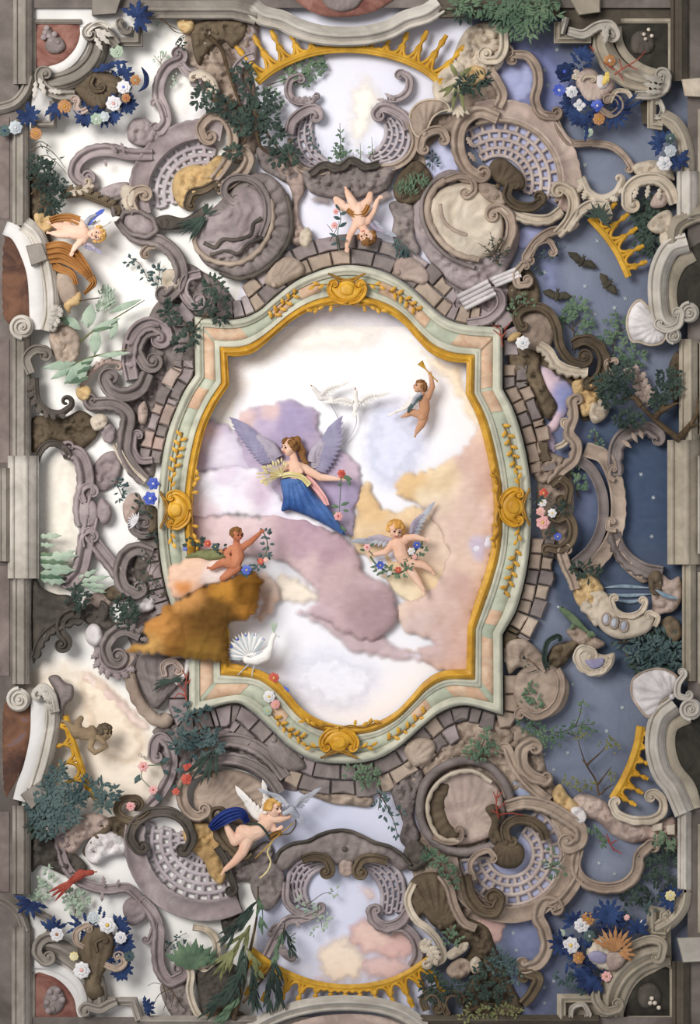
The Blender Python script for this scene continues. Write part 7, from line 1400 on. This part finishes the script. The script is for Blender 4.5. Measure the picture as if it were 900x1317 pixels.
# corner lower right and bouquet
cq = corner('curved scroll bracket framing the dark panel below the orange and blue bouquet', '806 1316 806 1290 818 1266 838 1252 862 1248 862 1316', '864 1246 864 1316', '806 1310 864 1310', '796 1312 798 1286 812 1258 834 1242 862 1236', '782 1308 784 1276 800 1248 826 1230 852 1224', 'cornice_right', None, None, 'panel_dark')
slab('plaster_ground', '722 1316 726 1284 760 1286 772 1250 800 1222 838 1196 836 1164 862 1170 866 1316', 12, 8, 'cornice_right', cq, inset=.5)
scroll('volute', '812 1216 836 1208 852 1214 850 1232', 11, 40, 'cornice_right', cq, None, (1, 6, 1)); scroll('volute', '768 1262 766 1284 778 1300 794 1298', 11, 40, 'cornice_right', cq, None, (-1, 7, 1)); sweep('step_moulding', dens('722 1312 722 1284 764 1284', 6, False), 12, 28, 12, 'cornice_right', cq, prof='cornice'); sweep('step_moulding', dens('838 1168 838 1200 856 1202', 6, False), 12, 28, 12, 'cornice_right', cq, prof='cornice'); scroll('volute', '734 1310 736 1296 750 1292 758 1304', 6, 34, 'cornice_light', cq, None, (1, 4, .8)); scroll('volute', '852 1180 860 1188 856 1198', 7, 34, 'cornice_right', cq, (1, 5, .9), None)
mt = shell('dark carved shell with cream drops on the dark panel below the orange and blue bouquet', '820 1286 822 1270 836 1264 848 1272 850 1288 838 1296 826 1296', (836, 1284), 16, 'stone_dark', 24, 8, 2, name='medallion_relief')
for (x, y) in ((838, 1284), (842, 1290), (847, 1296), (836, 1290)): g = G(); ball(g, x, y, 36, 3, 2.6); g.build('drop', 'stone_cream', mt)
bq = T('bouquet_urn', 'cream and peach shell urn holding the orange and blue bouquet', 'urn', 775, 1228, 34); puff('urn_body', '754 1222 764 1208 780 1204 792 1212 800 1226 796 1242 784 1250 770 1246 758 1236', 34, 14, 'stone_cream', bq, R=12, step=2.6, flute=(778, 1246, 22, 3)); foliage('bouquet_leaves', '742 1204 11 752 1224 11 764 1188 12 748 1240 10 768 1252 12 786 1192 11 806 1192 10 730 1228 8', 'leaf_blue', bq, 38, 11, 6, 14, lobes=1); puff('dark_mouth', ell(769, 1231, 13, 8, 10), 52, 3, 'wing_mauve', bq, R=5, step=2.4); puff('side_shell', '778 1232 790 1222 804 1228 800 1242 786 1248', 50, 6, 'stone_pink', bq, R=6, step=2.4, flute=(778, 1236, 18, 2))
for lb, r in (('dark blue starry leaf burst above the cream shell urn', fan(782, 1176, -180, 170, 13, 24, 8)), ('dark blue leaf tuft beside the white cluster at the lower right', fan(738, 1186, 150, 300, 5, 18, 8)), ('dark blue leaves left of the white lily at the lower right', fan(722, 1214, 60, 260, 7, 20, 7)), ('dark blue hanging leaf mass under the cream shell urn', fan(762, 1254, 60, 200, 8, 28, 11)), ('dark blue leaf group above the corner bracket at the lower right', fan(820, 1196, -200, 20, 7, 18, 8)), ('dark blue leaf pair pointing down from the white lily', '738 1240 70 20 6 730 1238 100 16 5')): blueleaf(lb, r)
for lb, x, y, r, c, cc in (('white lily at the near edge of the orange and blue bouquet', 734, 1216, 11, 'petal_white', 'yellow'), ('white cluster blossom in the orange and blue bouquet', 748, 1190, 10, 'petal_white', 'petal_grey'), ('ochre blossom at the top of the orange and blue bouquet', 756, 1182, 9, 'petal_orange', 'gilt'), ('slate blossom amid the orange and blue bouquet', 758, 1204, 8, 'leaf_slate', 'petal_grey'), ('orange drooping blossom under the white lily', 744, 1232, 8, 'petal_orange', 'gilt'), ('small white blossom above the corner bracket leaves', 826, 1188, 5, 'petal_white', 'petal_grey'), ('peach blossom hanging from the cream urn', 780, 1256, 7, 'petal_pink', 'petal_orange'), ('tiny pink blossom strung above the bracket leaves', 806, 1180, 4, 'petal_pink', 'petal_white'), ('pale green blossom beyond the white lily', 722, 1200, 5, 'leaf_pale', 'petal_white')): flower(lb, x, y, r, 44, c, cc, 7, 3)
leafbunch('russet feathery leaves rising from the cream shell urn', fan(790, 1224, -150, -40, 8, 34, 7)+' '+fan(796, 1226, -40, 30, 4, 24, 6), 'petal_orange', 57, 'russet_leaves'); blueleaf('dark blue leaf cluster on the lower right wall moulding', fan(864, 1156, 90, 320, 9, 20, 8)); flower('buff blossom in the leaf cluster of the lower right wall', 862, 1152, 7, 50, 'wheat', 'petal_white', 8, 3); plant('teal_fringe', 'dull teal fringe of leaves behind the orange and blue bouquet', [], '724 1256 8 740 1262 8 752 1270 7 806 1180 6 826 1206 5 836 1170 5', 'leaf_slate', 34, 8, 4, 26)
for k, (x, y) in enumerate(((716, 1140), (744, 1118), (770, 1110), (790, 1124), (700, 1290), (712, 1262), (660, 1200), (664, 1222), (700, 970), (730, 968), (712, 990), (780, 940), (800, 910), (736, 880), (700, 1270), (840, 640), (824, 610), (838, 690))):
    g = G()
    for i in range(6): leafg(g, x, y, 1.6, 60*i+k*11, 3.2, 1, 0)
    g.build('painted_star', 'petal_grey', label='small pale star dotted on the right and lower night sky', cat='star', group='stars on the lower night sky')

rock('warm stone bank running from the frame to the round niche and dome', '548 950 600 926 650 927 690 950 706 1000 730 1030 716 1046 690 1030 660 1022 624 1086 590 1110 600 1150 620 1190 560 1180 530 1120 540 1060 524 1000', 'stone_warm', 2, 6, 6, .06, 10, seed=91)
rock('warm stone bank between the pink flowers and the pierced cartouche', '700 590 730 600 738 650 728 700 745 735 770 745 780 790 760 800 744 770 722 728 700 700 690 640', 'stone_warm', 2, 6, 6, .07, 9, seed=92)
rock('umber stone bank behind the snail volute and cream crags', '654 456 690 450 720 466 760 484 776 500 770 530 748 540 738 500 700 474 690 480 700 540 706 580 690 610 676 560 664 510', 'stone_umber', 2, 6, 7, .07, 9, seed=93)
# ---------------------------------------------------------------- bottom opening
c8 = figure('person', 'winged child with a navy cloth and bow clasping a dove', 328, 1068, 46,
  ['349 1048 50 4.8 346 1054 50 5.4', '338 1052 49 6 344 1058 50 7.5 350 1064 49 6', '343 1060 50 9.5 334 1068 50 10 322 1072 50 11.5 312 1070 49 10', '346 1054 53 5 360 1054 54 4.4 372 1050 55 3.2', '348 1064 50 4.6 356 1070 52 4 362 1064 53 3', '314 1074 51 8.5 302 1082 52 6.6 296 1072 52 5.4 291 1062 51 3.6', '318 1080 50 8.5 312 1096 51 6.6 302 1108 51 5.2 290 1118 50 3.4'],
  'skin', ((351, 1040, 54), 10.8, (.8, .12, .55), (.1, -1, 0)), [(374, 1048, 55, -50, 2.7)], [(290, 1060, 51, -110, 2.6), (288, 1120, 50, 120, 2.7)], 'hair_gold', hairn=60, dz=-14)
wing(c8, (340, 1056), (316, 1030), 9, 24, 8, 'wing_white', 30, 1, 60, cov='wing_white'); wing(c8, (344, 1046), (342, 1022), 7, 20, 7, 'wing_white', 28, -1, 40, cov='wing_white')
drape('navy_cloth', '270 1066 282 1056 296 1048 310 1046 318 1058', lambda s: 9+9*math.sin(math.pi*min(1, s*1.1)), 42, 7, 'cloth_navy', c8, 4, 2); drape('quiver_strap', '318 1060 332 1060 342 1070 346 1078', 3, 47, 2, 'leaf_dark', c8, 1)
bird('dove', 'grey white dove clasped by the child with the navy cloth', (375, 1042), (366, 1046), (390, 1058), [((380, 1036), (398, 1022), 8, 18, 1, 60), ((370, 1036), (344, 1020), 7, 14, -1, 40)], 'wing_grey', 46, 6)
bw_ = T('bow_and_quiver', 'brown bow with quiver and trailing ribbons under the child', 'bow', 355, 1075, 46)
sweep('bow_stave', cr('346 1080 358 1074 372 1072 380 1062 380 1054', 2), 1.8, 44, 1.6, 'bark', bw_, prof='tube'); sweep('arrow', cr('328 1104 342 1090 356 1076 378 1058', 3), 1.2, 45, 1, 'gilt', bw_, prof='tube'); drape('quiver', '346 1078 354 1073 362 1071', 8, 42, 5, 'gilt_brown', bw_, 2); sweep('ribbon', cr('350 1082 344 1096 348 1108 344 1120 334 1130', 2), 2.2, 40, 1.4, 'wheat', bw_, prof='tube')
# gap plants and stones
SC('dark ribbed shell coil under the child with the navy cloth', '276 1050 284 1072 296 1088 310 1098 322 1094', 15, 'stone_umber', (1, 7, .9), None, 24, wav=(.4, 7, 1)); SC('lower dark scroll edge beside the left lattice of the bottom', '302 1142 294 1122 288 1104 278 1090', 9, 'stone_dark', (1, 7, 1), None, 27); rock('grey crag under the foot of the child with the navy cloth', '290 1124 306 1108 326 1092 344 1082 352 1098 340 1118 332 1140 316 1134 300 1136', 'stone_grey', 8, 9, 8, .1, 9, seed=71)
rock('grey fluted boulder left of the bottom lattice pair', '326 1122 344 1110 358 1112 366 1130 360 1156 344 1172 330 1160 322 1140', 'stone_grey', 14, 10, 5, .1, 9, seed=72, flute=(342, 1112, 14, 2)); rock('dark rock tongue beside the bottom opening', '292 1150 304 1140 308 1160 314 1182 302 1198 290 1204 284 1186 288 1168', 'stone_dark', 6, 9, 7, .1, 9, seed=73)
sc_ = T('shell_crest', 'grey scalloped shell crest over the bottom opening', 'moulding', 435, 1086, 10)
puff('crest_body', '352 1112 358 1096 374 1086 396 1082 412 1074 430 1069 448 1069 464 1076 480 1084 498 1088 514 1098 528 1112 516 1120 498 1108 480 1104 464 1108 448 1112 424 1112 404 1102 384 1106 366 1120', 14, 11, 'stone_grey', sc_, R=9, step=2.5, lump=3, lsc=.09, flute=(440, 1190, 40, 1.6)); sweep('scalloped_edge', cr('352 1110 360 1094 376 1085 396 1081 412 1073 430 1068 448 1068 466 1075 482 1083 500 1088 516 1098 528 1112', 2), 4, 22, 6, 'stone_dark', sc_, prof='tube', wav=(.8, 12, 1))
g = G(); ball(g, 443, 1092, 27, 4, 3); g.build('boss', 'stone_dark', sc_)
SC('dark paired volute turning to the left lattice of the bottom', '388 1106 404 1102 420 1106 426 1118', 11, 'stone_umber', None, (1, 8, 1.1), 28); SC('dark paired volute turning to the right lattice of the bottom', '498 1108 482 1104 466 1106 458 1118', 11, 'stone_umber', None, (-1, 8, 1.1), 28); rock('pinkish block between the paired dark volutes', '438 1106 452 1106 454 1122 446 1128 436 1122', 'stone_pink', 22, 7, 3, .15, 5)
trellis2('left crescent lattice of the bottom opening', '374 1158 370 1134 378 1114 396 1104 418 1104', '398 1168 392 1146 398 1128 410 1118 420 1116', 4, 7, 'lattice_pale', 12, 3.6); trellis2('right crescent lattice of the bottom opening', '516 1172 520 1146 514 1124 498 1110 474 1106', '490 1176 492 1152 486 1134 474 1120 466 1116', 4, 7, 'lattice_pale', 12, 3.6)
SC('mauve scroll closing the foot of the left bottom lattice', '368 1134 368 1158 380 1172 400 1178 414 1170', 9, 'stone_mauve', None, (-1, 5, .8), 18); SC('mauve scroll winding down from the left bottom lattice', '404 1176 388 1182 370 1184 358 1198 350 1214 342 1230', 11, 'stone_mauve', None, None, 16, leaf='352 1202 190 10 6 380 1184 60 12 6'); SC('small mauve curl on the scroll left of the bottom opening', '366 1190 354 1192 348 1200', 7, 'stone_mauve', None, (-1, 5, 1), 18); acanthus('mauve leaf tongue above the bottom gilt railing', '358 1216 366 1228 374 1234', 9, 'stone_mauve', 16, 4, -1, tip=(-1, 4, .8))
SC('mauve fluted tray at the foot of the right bottom lattice', '478 1172 482 1184 496 1192 514 1186 526 1170', 13, 'stone_mauve', (1, 5, .9), None, 18, wav=(.3, 8, 1)); SC('mauve trunk scroll falling to the bottom railing on the right', '502 1192 520 1194 534 1208 538 1228 530 1244', 13, 'stone_mauve', (-1, 5, .8), None, 15)
plant('pale_vine', 'pale green vine swinging from the left bottom lattice', ['384 1168 400 1160 414 1150 430 1146', '404 1166 412 1182 414 1196', '380 1200 370 1208'], '396 1166 6 408 1174 6 416 1184 6 412 1192 5 430 1146 5 420 1180 5 384 1160 6 374 1206 5 404 1200 4', 'leaf_pale', 22, 6, 3, 24, (1.2, .6))
for lb, o, b, sp in (('rosy cloud beside the foot of the right bottom lattice', '444 1196 462 1178 492 1182 516 1190 538 1212 528 1236 496 1236 470 1230 446 1216', (226, 188, 180), [(480, 1204, 14, (238, 206, 192))]), ('peach cloud in the middle of the bottom opening', '404 1226 424 1206 450 1200 466 1222 476 1250 446 1268 414 1260', (246, 226, 206), []), ('rose streak cloud above the bottom gilt railing', '452 1234 486 1224 516 1230 540 1244 514 1262 480 1266 458 1252', (228, 196, 192), []), ('pale salmon cloud hanging from the right bottom lattice', '458 1140 474 1136 482 1148 486 1162 472 1160 460 1152', (244, 216, 204), []), ('faint pink cloud low at the left of the bottom opening', '396 1254 414 1252 430 1264 420 1270 402 1266', (242, 222, 222), [])): cloud('rosy_cloud', lb, o, 1.2, 1.6, b, sp, soft=13, seed=len(lb), lump=1.4, bil=(6, 20))
balustrade('bottom gilt railing sagging towards the bowed parapet', '322 1222 346 1240 376 1256 410 1267 450 1271 490 1266 522 1254 552 1234', 14, [44, 44, 40, 34, 26, 16, 10, 9, 10, 18, 28, 36, 40, 40], 'gilt', 20, flip=1, w=8, bw=6)
# drooping palm
pm = T('drooping_palm', 'drooping palm with long shaggy dark fronds left of the bottom opening', 'tree', 316, 1240, 40)
g = G(); stemg(g, '300 1312 312 1270 320 1230 330 1180 332 1140', 6, 2, 48); stemg(g, '312 1290 334 1264 350 1240 362 1206 366 1190', 4, 1.6, 48); g.build('trunk', 'bark', pm)
fr = []
for (x0, y0, x1, y1, n_) in ((330, 1160, 288, 1212, 20), (332, 1152, 338, 1192, 12), (322, 1190, 280, 1250, 24), (318, 1220, 336, 1256, 20), (316, 1212, 300, 1290, 24), (312, 1250, 266, 1304, 24), (322, 1240, 330, 1300, 20), (352, 1230, 360, 1296, 20), (362, 1200, 352, 1240, 10), (366, 1196, 376, 1230, 8), (348, 1250, 344, 1300, 16), (310, 1280, 280, 1316, 16)):
    g = G(); d = math.degrees(math.atan2(y1-y0, x1-x0)); L = math.dist((x0, y0), (x1, y1)); stemg(g, [(x0, y0), ((x0+x1)/2+2, (y0+y1)/2-4), (x1, y1)], 2, .8, 52)
    for k in range(n_): f = random.random()*.8; leafg(g, x0+(x1-x0)*f+random.uniform(-3, 3), y0+(y1-y0)*f+random.uniform(-3, 3), 53+random.uniform(0, 4), d+random.uniform(-24, 24), L*random.uniform(.28, .45), 4, .1)
    g.build('frond', random.choice(['leaf_green', 'leaf_dark', 'leaf_dark', 'leaf_olive']), pm)
rock('brown stone pile under the drooping palm', '262 1306 280 1292 300 1296 318 1308 312 1320 270 1320', 'stone_umber', 26, 9, 6, .12, 7)
# right of bottom opening
hd = shell('big brown hood shell right of the bottom opening', '526 1172 522 1150 530 1130 548 1122 566 1124 576 1140 582 1162 588 1182 572 1196 556 1190 544 1176 536 1186', (566, 1192), 26, 'stone_umber', 16, 10, 3.4); SC('warm rim scroll of the big brown hood shell', '566 1124 578 1142 584 1164 596 1186 612 1194', 11, 'stone_warm', None, None, 26); SC('warm ridge scroll inside the brown hood shell', '532 1136 524 1158 534 1182 552 1196 566 1214 570 1232 558 1240', 9, 'stone_cream', None, (1, 5, .8), 26); acanthus('cream ruffled leaf scroll at the end of the bottom railing', '538 1216 550 1218 558 1230 552 1242', 12, 'stone_cream', 34, 6, -1, tip=(1, 5, .9), both=True)
rock('pale cream stone among dark bushes at the bottom', '604 1238 612 1230 620 1238 618 1250 608 1252', 'stone_cream', 26, 8, 2, .1, 7); rock('cream broken ledge under the brown hood shell', '574 1226 590 1214 602 1212 600 1222 586 1232 578 1234', 'stone_cream', 30, 6, 4, .14, 5); rock('dull cream boulder beside the end of the bottom railing', '574 1246 590 1232 606 1238 604 1252 590 1260 578 1256', 'stone_warm', 22, 9, 6, .12, 7, seed=74)
rock('dark brown craggy slope under the big brown volute', '556 1180 580 1174 606 1182 628 1194 636 1216 650 1244 660 1270 672 1300 640 1314 600 1314 596 1280 606 1256 596 1240 604 1216 580 1212', 'stone_umber', 6, 11, 9, .09, 11, seed=75); SC('brown coiled stone at the foot of the bottom railing', '548 1300 544 1286 554 1276 566 1282 568 1296', 10, 'stone_umber', None, (1, 6, 1), 30); SC('second brown coil beside the dark bush at the bottom', '576 1306 570 1290 578 1278 592 1280', 9, 'stone_umber', None, (1, 6, 1), 30)
for lb, st, sp, m_ in (('dark bush at the right end of the bottom railing', ['560 1296 556 1274 552 1254'], '554 1252 8 562 1262 9 550 1268 9 566 1276 8 576 1270 7 558 1282 7 584 1268 6 548 1280 6', 'leaf_dark'), ('dark olive bush with pale stems above the bottom cornice', ['590 1296 612 1270 624 1248', '604 1286 626 1282', '586 1310 612 1296 640 1296', '600 1302 622 1292 650 1290'], '620 1262 9 632 1272 9 612 1280 8 640 1262 8 626 1240 8 644 1246 8 612 1252 7 650 1280 7 606 1272 7 596 1284 7 634 1288 7', 'leaf_dark'), ('blue green bush crowning the dark slope by the warm S-scroll', ['640 1270 646 1250'], '648 1236 9 656 1246 9 640 1230 8 662 1256 7 636 1244 7', 'leaf_slate'), ('green bush tufts over the brown hood shell', ['570 1128 560 1110'], '552 1098 7 560 1104 8 568 1112 8 576 1120 7 582 1128 6 548 1108 6 590 1136 5', 'leaf_green'), ('green creeper hanging on the stones above the bottom opening', ['458 990 466 1004 472 1016'], '452 992 8 464 996 9 476 994 8 470 1006 6 486 1000 6', 'leaf_green'), ('thin dark willow twigs hanging above the right bottom lattice', ['484 1016 496 1034 506 1056 512 1078', '490 1020 486 1042', '512 1036 518 1056'], '488 1024 5 484 1038 4 496 1046 5 504 1060 4 510 1072 4 516 1044 5 494 1034 5', 'leaf_slate'), ('green plant on the rocks above the round niche', ['616 974 620 958 626 946'], '612 962 9 624 958 9 618 970 8 632 966 7 604 968 6 628 944 6', 'leaf_green'), ('olive grass tuft amid the brown hood shell', ['580 1210 584 1196'], '580 1200 6 586 1206 6 576 1208 5', 'leaf_green')): plant('bush', lb, st, sp, m_, 34, 7, 3.4, 30, (2, .8))
plant('yellow_green_bush', 'olive yellow undergrowth along the bottom cornice', [], '608 1300 8 626 1300 8 640 1304 7 652 1300 7 598 1308 6 664 1302 6', 'leaf_olive', 40, 6, 2.4, 34)
# stones between frame and bottom opening
rock('warm broken stone edge above the bottom opening', '384 1018 404 1014 430 1020 460 1022 480 1026 474 1038 450 1036 428 1034 406 1026', 'stone_warm', 8, 8, 7, .12, 7, seed=76); rock('grey pier between the bottom opening and the round niche', '502 1006 522 992 540 988 546 1004 536 1024 532 1052 540 1076 528 1092 514 1080 518 1056 508 1036', 'stone_grey', 8, 10, 8, .1, 9, seed=77); rock('dark boulder pair at the right of the bottom opening', '520 1092 530 1080 544 1086 552 1100 544 1116 528 1120 518 1108', 'stone_dark', 14, 10, 7, .12, 8, seed=78)
rock('warm rocky slope between frame and round niche', '556 950 580 934 610 926 640 932 660 944 652 962 632 974 600 972 570 984 550 1000 540 980', 'stone_warm', 5, 9, 8, .08, 11, seed=79)
shell('grey fluted shell on the stones left of the bottom gold mask', '344 958 352 948 368 958 388 976 392 988 374 992 356 984 346 972', (352, 952), 24, 'stone_grey', 24, 8, 2.4); shell('warm fluted shell on the stones right of the bottom gold mask', '520 962 534 950 552 950 560 960 552 978 534 986 524 976', (524, 984), 24, 'stone_warm', 24, 8, 2.4)
# ---------------------------------------------------------------- gold masks and clasps on the frame
def clasp(label, x, y, ang, k=1.0):
    """gold shield-shaped clasp with curled horns, leaf sprigs and crossed branches; ang turns its top outward"""
    t = T('gold_clasp', label, 'clasp', x, y, 44); ca, sa = math.cos(math.radians(ang)), math.sin(math.radians(ang))
    def R_(p): return [(x+(u*ca-v*sa)*k, y+(u*sa+v*ca)*k) for u, v in p]
    puff('shield', R_([(-22, -8), (-18, 6), (-8, 15), (0, 17), (8, 15), (18, 6), (22, -8), (14, -2), (8, -11), (0, -14), (-8, -11), (-14, -2)]), 48, 7, 'gold', t, R=6, step=2)
    for s in (-1, 1): scroll('horn', R_([(0, 18), (14*s, 14), (23*s, 2), (21*s, -8)]), 6, 50, 'gold', t, None, (-s, 5*k, 1))
    puff('boss', R_([(-9, -4), (0, -9), (9, -4), (8, 6), (0, 9), (-8, 6)]), 54, 4, 'gold', t, R=5, step=2)
    for s in (-1, 1): sweep('branch', cr(R_([(-24*s, -20), (-8*s, -14), (8*s, -11), (20*s, -19)]), 2), 3, 52, 3, 'gold_dark', t, prof='tube'); sweep('branch', cr(R_([(0, 18), (14*s, 22), (32*s, 20), (44*s, 28)]), 2), 2, 52, 2, 'gold_dark', t, prof='tube'); sweep('branch', cr(R_([(20*s, -6), (32*s, -6), (44*s, -4)]), 2), 2, 51, 2, 'gold_dark', t, prof='tube')
    for (u, v, a) in ((-30, 22, 150), (-44, 28, 190), (30, 22, 30), (44, 28, -10), (-20, 21, 100), (22, 21, 80), (-38, 24, 120), (38, 24, 60), (-36, -6, 200), (36, -6, -20), (-42, -4, 150), (42, -4, 30), (-30, -6, 140), (30, -6, 40)):
        q = R_([(u, v)])[0]; leafg(G(), q[0], q[1], 54, a+ang, 9*k, 6*k, .2, 1).build('gilt_leaf', 'gold', t)
    return t
clasp('gold shell clasp at the top of the quatrefoil frame', 446, 372, 0); clasp('gold shell clasp at the bottom of the quatrefoil frame', 436, 955, 180); clasp('gold shell clasp on the left of the quatrefoil frame', 226, 656, -90); clasp('gold shell clasp on the right of the quatrefoil frame', 661, 652, 90)
def sprig(label, path):
    p = cr(path, 2); t = T('gilt_sprig', label, 'leaf ornament', *p[len(p)//2], 36); sweep('stem', p, 2, 38, 2, 'gold_dark', t, prof='tube')
    for k in range(9):
        i = int((k+.5)/9*(len(p)-1)); a = math.degrees(math.atan2(p[min(i+1, len(p)-1)][1]-p[i][1], p[min(i+1, len(p)-1)][0]-p[i][0])); leafg(G(), p[i][0], p[i][1], 40, a+(60 if k % 2 else -60), 10, 6, .2, 1).build('gilt_leaf', 'gold', t)
    return t
for lb, s in (('gilt leaf sprig left of the top gold clasp', '348 410 358 398 370 386 382 374'), ('gilt leaf sprig right of the top gold clasp', '500 374 514 380 526 390 538 400'), ('gilt leaf sprig above the left gold clasp', '223 608 226 590 230 574 234 556'), ('gilt leaf sprig above the right gold clasp', '646 545 654 562 658 580 664 604'), ('gilt leaf sprig below the right gold clasp', '664 706 660 726 656 744 648 764'), ('gilt leaf sprig left of the bottom gold clasp', '352 922 364 934 376 944 390 950'), ('gilt leaf sprig right of the bottom gold clasp', '498 952 512 944 528 934 548 914')): sprig(lb, s)
# flowers lying on the frame
for lb, x, y, r, c in (('white rose lying on the lower left of the frame', 346, 896, 8, 'petal_white'), ('blush rose below the white rose on the frame', 354, 906, 6, 'petal_pink'), ('pale green blossom on the frame beside the gilt sprig', 344, 914, 6, 'leaf_pale'), ('red rose fallen beside the gold frame near the peacock', 352, 872, 7, 'petal_red'), ('lilac blossom hanging on the gold moulding', 366, 889, 6, 'petal_blue')): flower(lb, x, y, r, 44 if r != 6 or c != 'petal_blue' else 40, c, 'yellow', 8, 3)
# ---------------------------------------------------------------- labels name neighbours instead of picture sides
import re
LBL = [('upper left', 'crescent-leaf-side'), ('upper right', 'blue-bouquet-side'), ('lower left', 'white-rose-side'), ('lower right', 'orange-bouquet-side'), ('on top of', 'crowning'), ('top of the rocaille', 'head of the rocaille'),
       (r'((on|at) the )?left of', 'on the cream-sky side of'), (r'((on|at) the )?right of', 'on the night-sky side of'), (r'(on|at) the left$', 'on the cream-sky side'), (r'(on|at) the right$', 'on the night-sky side'),
       ('left', 'cream-sky'), ('right', 'night-sky'), ('at the top of', 'heading'), ('at the top', 'at the fir-tree end'), ('top', 'fir-end'), ('at the bottom of', 'closing'), ('at the bottom', 'at the palm-tree end'), ('bottom', 'palm-end'),
       ('upper gilt', 'fir-end gilt'), ('upper railing', 'fir-end railing'), ('lower night', 'orange-bouquet-side night')]
for o in bpy.data.objects:
    if '_o' in o: del o['_o']
    if 'label' in o:
        l = o['label']
        for a, b in LBL: l = re.sub(r'\b'+a+(r'\b' if a[-1] != '$' else ''), b, l)
        o['label'] = l
